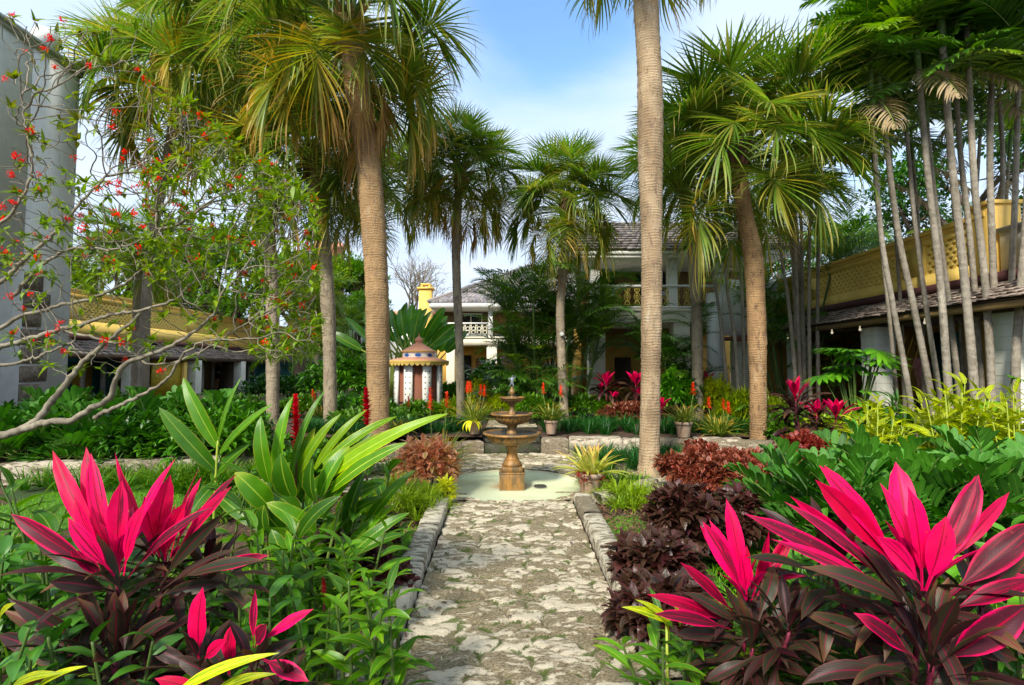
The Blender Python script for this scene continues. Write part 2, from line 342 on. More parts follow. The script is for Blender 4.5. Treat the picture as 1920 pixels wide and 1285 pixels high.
leafmat('ginger_bract', (.5, .004, .012), (.72, .012, .03), tip=(.75, .05, .08), trans=.15, rough=.35, veins=0)
leafmat('orange_flower', (.82, .06, .03), (.85, .16, .09), trans=.25, rough=.5, veins=0)
leafmat('yellow_leaf', (.7, .6, .03), (.62, .66, .06), old=(.2, .35, .02), trans=.3, rough=.45, veins=0)
leafmat('mulch_chip', (.09, .04, .025), (.2, .10, .06), trans=0, rough=.9, veins=0)
plain('bark_branch', (.30, .26, .19), (.15, .125, .09), scale=18, bscale=60, bmp=.6, dirt=(.32, .30, .24), dscale=9, rough=.85)
plain('bark_dark', (.10, .07, .045), (.055, .04, .03), scale=12, bscale=50, bmp=.5)
plain('stem_green', (.09, .16, .03), (.06, .10, .02), scale=10, rough=.5)
plain('stem_pink', (.22, .015, .05), (.10, .02, .03), scale=14, rough=.5)
plain('petiole', (.20, .27, .05), (.14, .2, .04), scale=8, rough=.5, bmp=0)

def trunkmat(name, c0, c1, dark, ring=28., rs=.5, spots=(.05, .035, .025), vert=5.):
    m, t, b, out = newmat(name)
    tc = N(t, 'ShaderNodeTexCoord'); v = tc.outputs['Object']
    big = nze(t, mapv(t, v, (1.5, 1.5, .6)), 2.2, 5)
    col = mixc(t, rmp(t, big, .3, .7), c0, c1)
    wv = N(t, 'ShaderNodeTexWave', wave_type='BANDS', bands_direction='Z'); lk(t, v, wv.inputs['Vector']); wv.inputs['Scale'].default_value = ring / 6.28
    wv.inputs['Distortion'].default_value = 5.0; wv.inputs['Detail'].default_value = 4; wv.inputs['Detail Scale'].default_value = 1.6
    rmask = rmp(t, nze(t, mapv(t, v, (3, 3, 4)), 2.0, 4, .6), .35, .6)
    col = mixc(t, mth(t, 'MULTIPLY', rmp(t, wv.outputs['Fac'], .3, .0, 0, rs), rmask), col, dark)
    fis = nze(t, mapv(t, v, (14, 14, vert)), 2.4, 5, .7)
    col = mixc(t, rmp(t, fis, .56, .72, 0, .75), col, dark)
    col = mixc(t, rmp(t, nze(t, mapv(t, v, (9, 9, 7)), 3.2, 4, .6), .64, .74, 0, .85), col, spots)
    col = mixc(t, rmp(t, nze(t, mapv(t, v, (3, 3, 1.2)), 2.0, 6, .7), .55, .75, 0, .6), col, (.50, .45, .36))
    col = mixc(t, rmp(t, nze(t, v, 1.5, 6, .7), .50, .62, 0, .55), col, tuple(x * .62 for x in c1))
    col = mixc(t, rmp(t, nze(t, mapv(t, v, (7, 7, 2.2)), 1.7, 7, .75), .52, .64, 0, .8), col, tuple(x * 1.3 for x in dark))
    lk(t, col, b.inputs['Base Color']); b.inputs['Roughness'].default_value = .85; b.inputs['Specular IOR Level'].default_value = .2
    bump(t, b, mth(t, 'ADD', mth(t, 'MULTIPLY', mth(t, 'MULTIPLY', wv.outputs['Fac'], rmask), .4), mth(t, 'MULTIPLY', fis, 1.3)), .8, .02)
    return m
trunkmat('trunk_tan', (.44, .28, .135), (.32, .20, .10), (.17, .115, .07), ring=42, rs=.38)
trunkmat('trunk_pale', (.47, .35, .22), (.31, .215, .125), (.14, .10, .065), ring=46, rs=.10, spots=(.08, .06, .045), vert=2.5)
trunkmat('trunk_grey', (.44, .36, .25), (.30, .24, .17), (.10, .08, .06), ring=60, rs=.4)
trunkmat('trunk_brown', (.46, .29, .14), (.30, .18, .09), (.10, .06, .035), ring=44, rs=.5)
trunkmat('trunk_slender', (.36, .32, .26), (.24, .21, .165), (.13, .11, .08), ring=14, rs=.22)

# ------------------------------------------------------------ palm fronds (shared meshes)
def fan_frond(elev, dry=0., seed=0, pet=.92, blade=1.0, nseg=58, yel=0., old=0.):
    mb = MB(); e = R(elev); n = 9; pts = [np.zeros(3)]; a = e
    for i in range(n):
        pts.append(pts[-1] + np.array([math.cos(a), 0, math.sin(a)]) * pet / n); a -= R(22) / n * (1 if elev > -40 else .4)
    hub = pts[-1]; mb2 = MB(); mb2.tube(pts, np.linspace(.026, .011, n + 1), 5)
    # costa bends down strongly
    cost = [hub]; ca = a; m = 6; down = R(38 if elev > 50 else 52 if elev > 20 else 66 if elev > -20 else 34)
    dirs = []
    for i in range(m):
        cost.append(cost[-1] + np.array([math.cos(ca), 0, math.sin(ca)]) * blade * .42 / m); dirs.append(ca); ca -= down / m
    cost = np.array(cost); dirs.append(ca)
    k = np.arange(nseg); s = (k / (nseg - 1) * 2 - 1)                 # -1..1 side to side
    fa = np.abs(s) ** .9 * R(138 if not dry else 80)
    pos_f = np.clip(1 - np.abs(s) * 1.15, 0, 1) * m                   # outer segments leave at the hub, the middle ones at the costa's end
    i0 = np.clip(pos_f.astype(int), 0, m - 1); fr = (pos_f - i0)[:, None]
    Pt = cost[i0] * (1 - fr) + cost[i0 + 1] * fr
    an = np.array(dirs)[i0] * (1 - fr[:, 0]) + np.array(dirs)[i0 + 1] * fr[:, 0]
    Tn = np.stack([np.cos(an), np.zeros(nseg), np.sin(an)], 1); Nn = np.stack([-np.sin(an), np.zeros(nseg), np.cos(an)], 1)
    side = np.sign(s)[:, None] * np.array([0, 1., 0])
    vfold = R(18)
    D = np.cos(fa)[:, None] * Tn + np.sin(fa)[:, None] * (side * math.cos(vfold) + Nn * math.sin(vfold)) + rng.normal(0, .035, (nseg, 3))
    L = blade * (.92 - .22 * np.abs(s)) * rng.uniform(.88, 1.06, nseg)
    dr = rng.uniform(.4, 1.4, nseg) * (1.4 if dry else (.22 if elev > 50 else .42 if elev > 20 else .75)) * (.6 + .6 * np.abs(s))
    cvals = np.clip(rng.normal(old, .22, nseg), 0, 1)
    mb.leaves(Pt, D, L, (.024 if not dry else .018) * blade, droop=dr, k=3.2, fold=.42, n=7, prof=PR['seg'], c=cvals, tw=rng.normal(0, .5, nseg))
    # frayed threads at the tips
    if not dry:
        idx = rng.integers(0, nseg, 16)
        mb.leaves(Pt[idx] + unit(D[idx]) * L[idx, None] * .62, D[idx] + rng.normal(0, .3, (16, 3)) - [0, 0, .6], L[idx] * .5, .006, droop=1.1, k=1.2, fold=0, n=5, prof=PR['seg'], c=.6)
    return mb.mesh('blade'), mb2.mesh('petiole')
def two(meshes, mats):
    """join blade and petiole in one mesh with two material slots"""
    a, b_ = meshes
    bm = bmesh.new(); bm.from_mesh(a); n0 = len(bm.faces); bm.from_mesh(b_); bm.faces.ensure_lookup_table()
    for f in bm.faces[n0:]: f.material_index = 1; f.smooth = True
    me = bpy.data.meshes.new('frond'); bm.to_mesh(me); bm.free()
    for x in mats: me.materials.append(x)
    return me
FAN = {}
for cls, el_, kw, mt in (('a', 80, {}, 'sabal'), ('b', 58, {}, 'sabal'), ('c', 38, {}, 'sabal'), ('d', 15, {}, 'sabal'), ('e', -8, dict(old=.1), 'sabal'), ('e', -30, dict(old=.2), 'sabal'),
                     ('f', -18, dict(old=.3), 'sabal_yellow'), ('f', -45, dict(old=.3), 'sabal_yellow'), ('g', -66, dict(dry=1., nseg=30), 'sabal_dry'), ('c', 25, dict(old=.15), 'sabal')):
    FAN.setdefault(cls, []).append(two(fan_frond(el_, **kw), [M[mt], M['petiole'] if mt != 'sabal_dry' else M['sabal_dry']]))

def pin_frond(L=1.6, nl=30, ll=.42, lw=.016, elev=60, arch=80, ldroop=.7, mat='pinnate', vee=.35, sweep=.55, stub=.12, cols=3, nseg=5, prof='seg', taper=.45, rr=.012, k=1.6):
    mb = MB(); mb2 = MB(); n = 18; pts = [np.zeros(3)]; a = R(elev); angs = [a]
    for i in range(n):
        pts.append(pts[-1] + np.array([math.cos(a), 0, math.sin(a)]) * L / n); a -= R(arch) / n * (.5 + 1.0 * i / n); angs.append(a)
    pts = np.array(pts); angs = np.array(angs); mb2.tube(pts, np.linspace(rr, rr * .3, n + 1), 5)
    for sd in (-1, 1):
        u = np.linspace(stub, .995, nl) + rng.normal(0, .006, nl); u = np.clip(u, 0, .999)
        f = u * n; i0 = np.clip(f.astype(int), 0, n - 1); fr = (f - i0)[:, None]
        Pt = pts[i0] * (1 - fr) + pts[i0 + 1] * fr; an = angs[i0]
        Tn = np.stack([np.cos(an), np.zeros(nl), np.sin(an)], 1); Nn = np.stack([-np.sin(an), np.zeros(nl), np.cos(an)], 1)
        fa = sweep + .9 * (1 - u) ** 1.3 + .0
        D = np.cos(fa)[:, None] * Tn + np.sin(fa)[:, None] * (sd * np.array([0, 1., 0]) * math.cos(vee) + Nn * math.sin(vee)) + rng.normal(0, .05, (nl, 3))
        Ls = ll * (np.sin(np.pi * np.clip(u * .88 + .10, 0, 1)) ** .6) * rng.uniform(.9, 1.08, nl) * (1 - taper * (u > .9) * 1.)
        mb.leaves(Pt, D, Ls, lw, droop=rng.uniform(.6, 1.3, nl) * ldroop, k=k, fold=.2, n=nseg, prof=PR[prof], c=0, up=Nn * .3 + np.array([0, 0, .8]), cols=cols)
    return two((mb.mesh('l'), mb2.mesh('r')), [M[mat], M['petiole']])
ARECA = [pin_frond(1.9, 34, .5, .017, 76, 75, .8, 'pinnate'), pin_frond(1.8, 34, .5, .017, 60, 90, .9, 'pinnate_dark'), pin_frond(1.7, 32, .48, .017, 45, 90, .9, 'pinnate_dark'), pin_frond(1.6, 32, .45, .017, 66, 80, .8, 'pinnate_bright')]
SOLIT = [pin_frond(1.35, 22, .42, .030, 62, 75, .5, 'pinnate_dark', vee=.1, stub=.18), pin_frond(1.35, 22, .42, .030, 35, 80, .6, 'pinnate', vee=.1, stub=.18), pin_frond(1.35, 22, .42, .028, 8, 60, .6, 'pinnate_dark', vee=.05, stub=.18), pin_frond(1.2, 22, .4, .022, -35, 30, .9, 'dry_frond', vee=0, stub=.2), pin_frond(1.3, 22, .4, .03, 25, 70, .6, 'pinnate_bright', vee=.1, stub=.18)]
COCO = [pin_frond(2.8, 44, .62, .02, 70, 85, 1.1, 'pinnate'), pin_frond(2.8, 44, .62, .02, 45, 90, 1.2, 'pinnate_bright'), pin_frond(2.7, 44, .6, .02, 15, 80, 1.2, 'pinnate')]

def put(me, name, parent, loc, rz, sc, tilt=(0, 0), label=None):
    o = bpy.data.objects.new(name, me); COL.objects.link(o); o.parent = parent
    o.location = loc; o.rotation_euler = (tilt[0], tilt[1], rz); o.scale = (sc, sc, sc)
    if label: o['label'] = label
    return o
def spline(pts, n):
    pts = np.array(pts, float); m = len(pts)
    d = np.concatenate([[0], np.cumsum(np.linalg.norm(np.diff(pts, axis=0), axis=1))]); d /= d[-1]
    out = []
    for u in np.linspace(0, 1, n):
        i = min(np.searchsorted(d, u, side='right') - 1, m - 2); f = (u - d[i]) / (d[i + 1] - d[i])
        p0 = pts[max(i - 1, 0)]; p1 = pts[i]; p2 = pts[i + 1]; p3 = pts[min(i + 2, m - 1)]
        out.append(.5 * ((2 * p1) + (-p0 + p2) * f + (2 * p0 - 5 * p1 + 4 * p2 - p3) * f * f + (-p0 + 3 * p1 - 3 * p2 + p3) * f ** 3))
    return np.array(out)

def rough_trunk(path, r, mat, parent, sides=18, ring=.05, bump_=.03, name='trunk'):
    L = np.sum(np.linalg.norm(np.diff(path, axis=0), axis=1)); n = int(L / ring); p = spline(path, n); u = np.linspace(0, 1, n)
    rr = np.interp(u, np.linspace(0, 1, len(r)), r) * (1 + rng.uniform(-bump_, bump_, n) * 1.0) * (1 + .03 * np.sin(u * 23 + rng.random() * 6))
    rr = rr * (1 + .30 * np.exp(-u * L / .16)); rr = rr * (1 + .007 * np.sin(u * L / .085 * 6.28 + np.cumsum(rng.normal(0, .5, n))))
    mb = MB(); mb.tube(p, rr, sides, rough=.016)
    return mb.build(name, M[mat], parent, smooth=True, loc=None)

def sabal(label, pxpath, D, zbase, r, mat, s=1., counts=(4, 7, 9, 9, 8, 4, 3), seed=1, group='fan palms around the courtyard', boot=True, Dtop=None):
    """counts: a(up) b c d e(hanging) f(yellow hanging) g(dry)"""
    rs = np.random.default_rng(seed); m = len(pxpath); Ds = np.linspace(D, Dtop or D, m)
    pts = [P(x, y, d) for (x, y), d in zip(pxpath, Ds)]; pts[0][2] = zbase
    t = thing('fan_palm', label, 'palm tree', tuple(pts[0]), group)
    rough_trunk(pts, r, mat, t)
    top = pts[-1]; inv = np.array(pts[0])
    if boot:
        mb = MB(); nb = 46; th = rs.uniform(0, 6.28, nb); h = rs.uniform(-.55, .12, nb)
        d = np.stack([np.cos(th), np.sin(th), rs.uniform(.8, 1.8, nb)], 1)
        mb.leaves(top + np.stack([np.cos(th) * r[-1] * .9, np.sin(th) * r[-1] * .9, h], 1), d, rs.uniform(.22, .5, nb), .05, droop=-.3, fold=.5, n=3, prof=PR['strap'])
        mb.tube(top + np.array([[0, 0, -.6], [0, 0, -.3], [0, 0, 0], [0, 0, .22]]), [r[-1] * 1.02, r[-1] * 1.25, r[-1] * 1.3, r[-1] * .7], 12, rough=.1)
        mb.build('leaf_base', M['sabal_dry'] if counts[5] + counts[6] > 6 else M['bark_fibre'], t)
    ph = rs.random() * 6
    for ci, (cls, cnt) in enumerate(zip('abcdefg', counts)):
        for i in range(cnt):
            ph += 2.39996 + rs.normal(0, .15)
            me = FAN[cls][rs.integers(len(FAN[cls]))]
            o = put(me, 'frond', t, tuple(top - inv + np.array([math.cos(ph) * r[-1] * .5, math.sin(ph) * r[-1] * .5, (.15 - ci * .07) * 1.2])), ph, s * rs.uniform(.85, 1.1) * (.85 if cls == 'a' else 1), (rs.normal(0, .12), rs.normal(0, .12)),
                    {'f': 'yellowing frond', 'g': 'dry brown hanging frond'}.get(cls))
    return t
plain('bark_fibre', (.16, .08, .045), (.09, .045, .03), scale=20, bscale=70, bmp=.7, rough=.9)
# ------------------------------------------------------------ setting: ground, path, pool, terrace wall
def soilmat():
    m, t, b, out = newmat('soil')
    tc = N(t, 'ShaderNodeTexCoord'); v = tc.outputs['Object']
    col = mixc(t, rmp(t, nze(t, v, 14, 6, .7), .35, .65), (.045, .022, .014), (.13, .075, .045))
    col = mixc(t, rmp(t, nze(t, v, .9, 4), .52, .62), col, (.035, .08, .015))
    lk(t, col, b.inputs['Base Color']); b.inputs['Roughness'].default_value = .95; bump(t, b, nze(t, v, 50, 5, .7), .9, .02)
soilmat()
def stonemat(name, light, mid, dark, moss, mossamt=.5, scale=1., light_amt=.5):
    m, t, b, out = newmat(name)
    tc = N(t, 'ShaderNodeTexCoord'); v = tc.outputs['Object']
    at = N(t, 'ShaderNodeAttribute', attribute_name='lf'); sp = N(t, 'ShaderNodeSeparateXYZ'); lk(t, at.outputs['Vector'], sp.inputs[0])
    ac = N(t, 'ShaderNodeAttribute', attribute_name='cc')
    fine = nze(t, mapv(t, v, (1, 1.5, 1.5)), 30 * scale, 8, .72); medn = nze(t, mapv(t, v, (.55, 1.7, 1.5)), 6.5 * scale, 8, .66, .5)
    col = mixc(t, rmp(t, fine, .38, .62), dark, mid)
    lit = mth(t, 'ADD', medn, mth(t, 'MULTIPLY', mth(t, 'SUBTRACT', sp.outputs[2], .5), .22))
    col = mixc(t, mth(t, 'MULTIPLY', rmp(t, lit, .60 - light_amt * .16, .66 - light_amt * .1), rmp(t, fine, .25, .45)), col, light)
    mo = mth(t, 'ADD', nze(t, mapv(t, v, (1, 1, 1)), 3.2 * scale, 8, .75), mth(t, 'MULTIPLY', mth(t, 'SUBTRACT', .5, ac.outputs['Fac']), .28))
    col = mixc(t, rmp(t, mo, .66 - mossamt * .14, .74 - mossamt * .14, 0, .9), col, mixc(t, fine, moss, tuple(x * 2.6 for x in moss)))
    col = mixc(t, rmp(t, nze(t, v, 70 * scale, 3, .6), .62, .72, 0, .8), col, tuple(x * .5 for x in dark))
    lk(t, col, b.inputs['Base Color']); b.inputs['Roughness'].default_value = .9; b.inputs['Specular IOR Level'].default_value = .25
    bump(t, b, mth(t, 'ADD', fine, medn), 1.0, .03)
stonemat('flagstone', (.82, .72, .54), (.48, .395, .25), (.17, .135, .075), (.06, .085, .015), .85, 2.2, .75)
stonemat('kerbstone', (.78, .71, .55), (.42, .36, .25), (.16, .13, .08), (.06, .075, .02), .5, 1.8, .8)
stonemat('wallstone', (.62, .54, .42), (.34, .28, .20), (.15, .12, .08), (.05, .06, .02), .1, 1.2, .7)
stonemat('riserstone', (.25, .23, .18), (.13, .12, .09), (.05, .045, .035), (.03, .04, .015), .4, 1.4, .3)

def flags(name, poly_x, y0, y1, nx, ny, z0=0., sx=.26, sy=.11, dz=.028, hole=None, mat='flagstone', seed=3):
    """rough flagstones: a sheet whose heights follow irregular stones; poly_x(y) -> (left, right)"""
    rs = np.random.default_rng(seed)
    ys = np.linspace(y0, y1, ny); V = []
    for y in ys:
        a, b_ = poly_x(y); V.append(np.stack([np.linspace(a, b_, nx), np.full(nx, y)], 1))
    V = np.array(V); XY = V.reshape(-1, 2)
    lo = XY.min(0) - .3; hi = XY.max(0) + .3; gx = np.arange(lo[0], hi[0], sx); gy = np.arange(lo[1], hi[1], sy)
    S = np.array([[x + rs.uniform(-.5, .5) * sx, y + rs.uniform(-.55, .55) * sy] for y in gy for x in gx]); val = rs.random(len(S)); tl = rs.normal(0, .05, (len(S), 2))
    wob = np.array([[noise.noise((x * 5, y * 6, 0)), noise.noise((x * 5, y * 6, 9))] for x, y in XY]) * .09
    Q = (XY + wob) / [1.9, 1.]; S2 = S / [1.9, 1.]
    d1 = np.zeros(len(Q)); d2 = np.zeros(len(Q)); id1 = np.zeros(len(Q), int)
    for i in range(0, len(Q), 4000):
        d = np.linalg.norm(Q[i:i + 4000, None] - S2[None], axis=2); o = np.argpartition(d, 1, 1)[:, :2]; dd = np.take_along_axis(d, o, 1); sw = dd[:, 0] > dd[:, 1]
        o[sw] = o[sw][:, ::-1]; dd[sw] = dd[sw][:, ::-1]; id1[i:i + 4000] = o[:, 0]; d1[i:i + 4000] = dd[:, 0]; d2[i:i + 4000] = dd[:, 1]
    edge = np.clip((d2 - d1) / .03, 0, 1)
    nzv = np.array([noise.fractal((x * 9, y * 14, 3.3), .8, 2.1, 4) for x, y in XY])
    h = z0 + dz * (edge ** .6) + .012 * (val[id1] - .5) + ((XY - S[id1]) * tl[id1]).sum(1) + .007 * nzv
    n = len(XY); A = np.zeros((n, 3)); A[:, 2] = val[id1]; A[:, 0] = A[:, 1] = .5
    i = np.arange(ny - 1)[:, None] * nx; j = np.arange(nx - 1)[None]; o = (i + j)
    q = np.stack([o, o + 1, o + nx + 1, o + nx], -1).reshape(-1, 4)
    V3 = np.concatenate([XY, h[:, None]], 1)
    if hole is not None:
        cx, cy, r = hole; c = V3[q].mean(1); q = q[np.hypot(c[:, 0] - cx, c[:, 1] - cy) > r]
    mb = MB(); mb.add(V3, q, None, A, edge)
    return struct(mb.build(name, M[mat], smooth=True))

mb = MB(); mb.add([[-400, -60, -.03], [400, -60, -.03], [400, 700, -.03], [-400, 700, -.03]], [[0, 1, 2, 3]]); struct(mb.build('ground', M['soil']))

PR0 = lambda y: (np.interp(y, [0, 3.1, 6.1], [-.66, -.64, -.70]), np.interp(y, [0, 3.1, 6.1], [.74, .69, .71]))
flags('path', PR0, 1.6, 6.12, 110, 330, 0.)
PC = (0., 7.04)
flags('pool_surround', lambda y: (-math.sqrt(max(2.6 ** 2 - (y - 7.15) ** 2, .3)) if y > 6.5 else -1.25, math.sqrt(max(2.6 ** 2 - (y - 7.15) ** 2, .3)) if y > 6.5 else 1.25), 6.125, 9.42, 230, 200, 0., .34, .13, hole=(PC[0], PC[1], .97), seed=5)

# pool: pale mineral water in a shallow round basin
m, t, b, out = newmat('pool_floor')
tc = N(t, 'ShaderNodeTexCoord'); v = tc.outputs['Object']
gr = N(t, 'ShaderNodeVectorMath', operation='LENGTH'); lk(t, v, gr.inputs[0])
col = mixc(t, rmp(t, nze(t, mapv(t, v, (1, 2, 1)), 1.6, 5, .6), .35, .7), (.68, .74, .47), (.62, .64, .36))
col = mixc(t, rmp(t, mth(t, 'ADD', gr.outputs['Value'], mth(t, 'MULTIPLY', nze(t, v, 5, 4), .25)), .28, .46, .8, 0), col, (.50, .24, .06))
col = mixc(t, rmp(t, gr.outputs['Value'], .86, .98, 0, .7), col, (.55, .48, .30))
lk(t, col, b.inputs['Base Color']); b.inputs['Roughness'].default_value = .7
m, t, b, out = newmat('water_film')
b.inputs['Base Color'].default_value = (.9, .95, .85, 1); b.inputs['Roughness'].default_value = .04; b.inputs['IOR'].default_value = 1.33; b.inputs['Alpha'].default_value = .16
tc = N(t, 'ShaderNodeTexCoord'); bump(t, b, nze(t, tc.outputs['Object'], 9, 3, .5, 1.), .25, .02)
mb = MB(); mb.lathe([(.001, -.012), (.5, -.012), (.93, -.010), (.975, .012), (1.03, .016), (1.04, -.02)], sides=72, caps=False)
o = struct(mb.build('pool_basin', M['pool_floor'], loc=(PC[0], PC[1], 0), smooth=True))
mb = MB(); mb.lathe([(.001, .002), (.955, .002)], sides=64, caps=False)
o = struct(mb.build('pool_water', M['water_film'], loc=(PC[0], PC[1], 0), smooth=True))
plain('drain_metal', (.05, .05, .045), (.10, .09, .07), rough=.5, metal=.3)
dr = MB(); dr.lathe([(.001, .004), (.085, .006), (.09, .0)], sides=20, caps=False)
for k in range(5): dr.box((-.07 + k * .03, -.06, .006), (-.058 + k * .03, .06, .012))
X_, Y_ = Xat(1012, 6.95), 6.93
tag(dr.build('pool_drain', M['drain_metal'], loc=(X_, Y_, .006)), 'small dark drain cover in the pale pool right of the fountain', 'drain')

# kerbs along the path: weathered blocks in one low wall on each side
def kerb(name, pts, wd, hgt, blk=.8, mat='kerbstone'):
    mb = MB(); pts = np.array(pts, float); L = np.concatenate([[0], np.cumsum(np.linalg.norm(np.diff(pts, axis=0), axis=1))]); u = 0
    while u < L[-1] - .05:
        l = min(blk * rng.uniform(.6, 1.4), L[-1] - u); a = np.array([np.interp(u, L, pts[:, k]) for k in range(2)]); b_ = np.array([np.interp(u + l, L, pts[:, k]) for k in range(2)])
        d = b_ - a; ang = math.atan2(d[1], d[0]); c = (a + b_) / 2; hh = hgt * rng.uniform(.9, 1.08); ww = wd * rng.uniform(.9, 1.05)
        # a block with rounded, worn edges
        nx, ny = max(3, int(l / .035)), 7; gx = np.linspace(-l / 2 + .002, l / 2 - .002, nx); prof = [(-.5, -.02), (-.5, .72), (-.44, .95), (-.15, 1.0), (.15, 1.), (.44, .96), (.5, .70), (.5, -.02)]
        V = []; r0 = rng.random()
        for i, x in enumerate(gx):
            en = .93 if i in (0, nx - 1) else 1.
            for (py_, pz) in prof:
                q = (x * 1., py_ * ww * en, pz * hh * en); p = Vector((c[0] + q[0], c[1] + q[1], q[2])) * 9
                nn = noise.noise(p) * .014
                V.append([c[0] + math.cos(ang) * q[0] - math.sin(ang) * (q[1] + nn), c[1] + math.sin(ang) * q[0] + math.cos(ang) * (q[1] + nn), q[2] + nn * (pz > 0)])
        m_ = len(prof); Q = [[i * m_ + j, i * m_ + j + 1, (i + 1) * m_ + j + 1, (i + 1) * m_ + j] for i in range(nx - 1) for j in range(m_ - 1)]
        T = [[0, j, j + 1] for j in range(1, m_ - 1)] + [[(nx - 1) * m_, (nx - 1) * m_ + j + 1, (nx - 1) * m_ + j] for j in range(1, m_ - 1)]
        mb.add(V, Q, T, np.tile([.5, .5, r0], (len(V), 1)), .8)
        u += l + .006
    return struct(mb.build(name, M[mat], smooth=True))
kerb('kerb_left', [(-.78, 1.5), (-.76, 3.1), (-.82, 6.02)], .2, .12)
kerb('kerb_right', [(.86, 1.5), (.81, 3.1), (.83, 6.10)], .2, .13)
kerb('kerb_left_arc', [(-.98, 6.0), (-1.5, 6.3), (-1.95, 6.9)], .22, .12)
kerb('kerb_right_arc', [(1.0, 6.1), (1.5, 6.4), (1.9, 6.95)], .22, .12)

# terrace wall with a broad step in the middle
def blockwall(name, pts, h, mat='wallstone', th=.34, label=None):
    """smooth rendered low wall, worn coping"""
    o = kerb(name, pts, th, h, .8, mat); del o['kind']
    return tag(o, label, 'low wall', 'low stone terrace walls')
blockwall('low_wall', [(-7.6, 7.1), (-5.6, 7.35), (-4.2, 7.8), (-2.4, 8.95), (-.56, 9.52)], .27, label='low pale stone terrace wall left of the fountain step')
blockwall('low_wall', [(.54, 9.52), (2.4, 9.4), (4.6, 9.1), (7.0, 8.6)], .34, label='low pale stone terrace wall right of the fountain step')
mb = MB()
for k in range(3): mb.box((-.56, 9.42 + k * .42, -.02), (.54, 9.9 + k * .42, .17 + k * .09), jit=.006)
struct(mb.build('steps', M['riserstone']))
mb = MB(); mb.add([[-30, 9.62, .30], [-.56, 9.62, .30], [-.56, 60, .30], [-30, 60, .30], [.54, 9.62, .30], [30, 9.62, .30], [30, 60, .30], [.54, 60, .30]], [[0, 1, 2, 3], [4, 5, 6, 7]]); struct(mb.build('terrace_soil', M['soil']))
flags('terrace_path', lambda y: (-.56, .54), 10.7, 26, 26, 160, .30, .4, .25, seed=8)
mb = MB(); mb.add([[-20, 15.5, .325], [20, 15.5, .325], [20, 17.4, .325], [-20, 17.4, .325]], [[0, 1, 2, 3]]); struct(mb.build('terrace_walk', M['wallstone']))

# lawn patches with blades
def lawn(x0, x1, y0, y1, n=4000, h=.045, cut=None):
    xs = rng.uniform(x0, x1, n); ys = rng.uniform(y0, y1, n)
    d = rng.normal(0, .5, (n, 3)); d[:, 2] = 1
    mb = MB(); mb.leaves(np.stack([xs, ys, np.full(n, -.025)], 1), d, rng.uniform(.5, 1.3, n) * h, .003, droop=.9, n=2, cols=2, prof=PR['strap'])
    return tag(mb.build('grass', M['lawn']), 'short bright green lawn grass', 'grass', kind='stuff')
mb = MB()
for (x0, x1, y0, y1) in ((-1.75, -.90, 3.2, 5.3), (.96, 1.95, 3.2, 5.6), (1.6, 3.4, 3.2, 5.2), (-6., -3.2, 5.2, 7.3)):
    mb.add([[x0, y0, -.02], [x1, y0, -.02], [x1, y1, -.02], [x0, y1, -.02]], [[0, 1, 2, 3]])
plain('turf', (.05, .14, .015), (.09, .2, .02), scale=20, bscale=80); struct(mb.build('lawn', M['turf']))
lawn(-1.75, -.90, 3.2, 5.3, 9000); lawn(.96, 3.4, 3.2, 5.6, 16000); lawn(-6., -3.2, 5.2, 7.3, 9000, .06)
n = 5000; side = rng.choice([-1, 1], n); xs = side * rng.uniform(.93, 2.6, n); ys = rng.uniform(4.9, 6.9, n); ok = (np.hypot(xs, ys - 7.04) > 1.3)
mb = MB(); d = rng.normal(0, 1, (n, 3)); d[:, 2] *= .25
mb.leaves(np.stack([xs, ys, np.full(n, -.01) + rng.random(n) * .03], 1)[ok], d[ok], rng.uniform(.03, .08, ok.sum()), .012, droop=.4, n=2, prof=PR['lance'])
tag(mb.build('mulch', M['mulch_chip']), 'brown leaf litter and bark mulch on the beds', 'mulch', kind='stuff')
# moss and weeds in the path joints
n = 900; xs = rng.uniform(-.62, .66, n); ys = rng.uniform(2.4, 6.1, n); w_ = np.array([noise.noise((x * 2.2, y * 2.2, 4.)) for x, y in zip(xs, ys)]); ok = (w_ > .12) | (np.abs(xs) > .6)
c = np.stack([xs, ys, np.full(n, .012)], 1)[ok]; c = np.repeat(c, 7, 0) + rng.normal(0, .012, (len(c) * 7, 3)) * [1, 1, .1]; d = rng.normal(0, 1, (len(c), 3)); d[:, 2] = np.abs(d[:, 2]) * .5 + .2
mb = MB(); mb.leaves(c, d, rng.uniform(.008, .022, len(c)), .004, droop=.5, n=2, prof=PR['ovate']); tag(mb.build('path_weeds', M['mid_green']), 'tiny green weeds and moss growing between the flagstones', 'weeds', kind='stuff')

# ------------------------------------------------------------ fountain
m, t, b, out = newmat('fountain_stone')
tc = N(t, 'ShaderNodeTexCoord'); v = tc.outputs['Object']
col = mixc(t, rmp(t, nze(t, mapv(t, v, (1, 1, .35)), 9, 7, .68), .34, .64), (.40, .19, .04), (.13, .085, .035))
col = mixc(t, rmp(t, nze(t, mapv(t, v, (1.6, 1.6, .25)), 16, 5, .6), .55, .7, 0, .75), col, (.07, .055, .03))
col = mixc(t, rmp(t, nze(t, v, 4, 6, .7), .60, .72, 0, .6), col, (.42, .33, .17))
lk(t, col, b.inputs['Base Color']); b.inputs['Roughness'].default_value = .42; bump(t, b, nze(t, v, 40, 5, .7), .5, .01)
m, t, b, out = newmat('bowl_water')
b.inputs['Base Color'].default_value = (.05, .06, .07, 1); b.inputs['Roughness'].default_value = .05; tc = N(t, 'ShaderNodeTexCoord'); bump(t, b, nze(t, tc.outputs['Object'], 60, 3, .5), .8, .02)
plain('verdigris', (.26, .29, .33), (.10, .12, .15), rough=.5, metal=.3, scale=20)
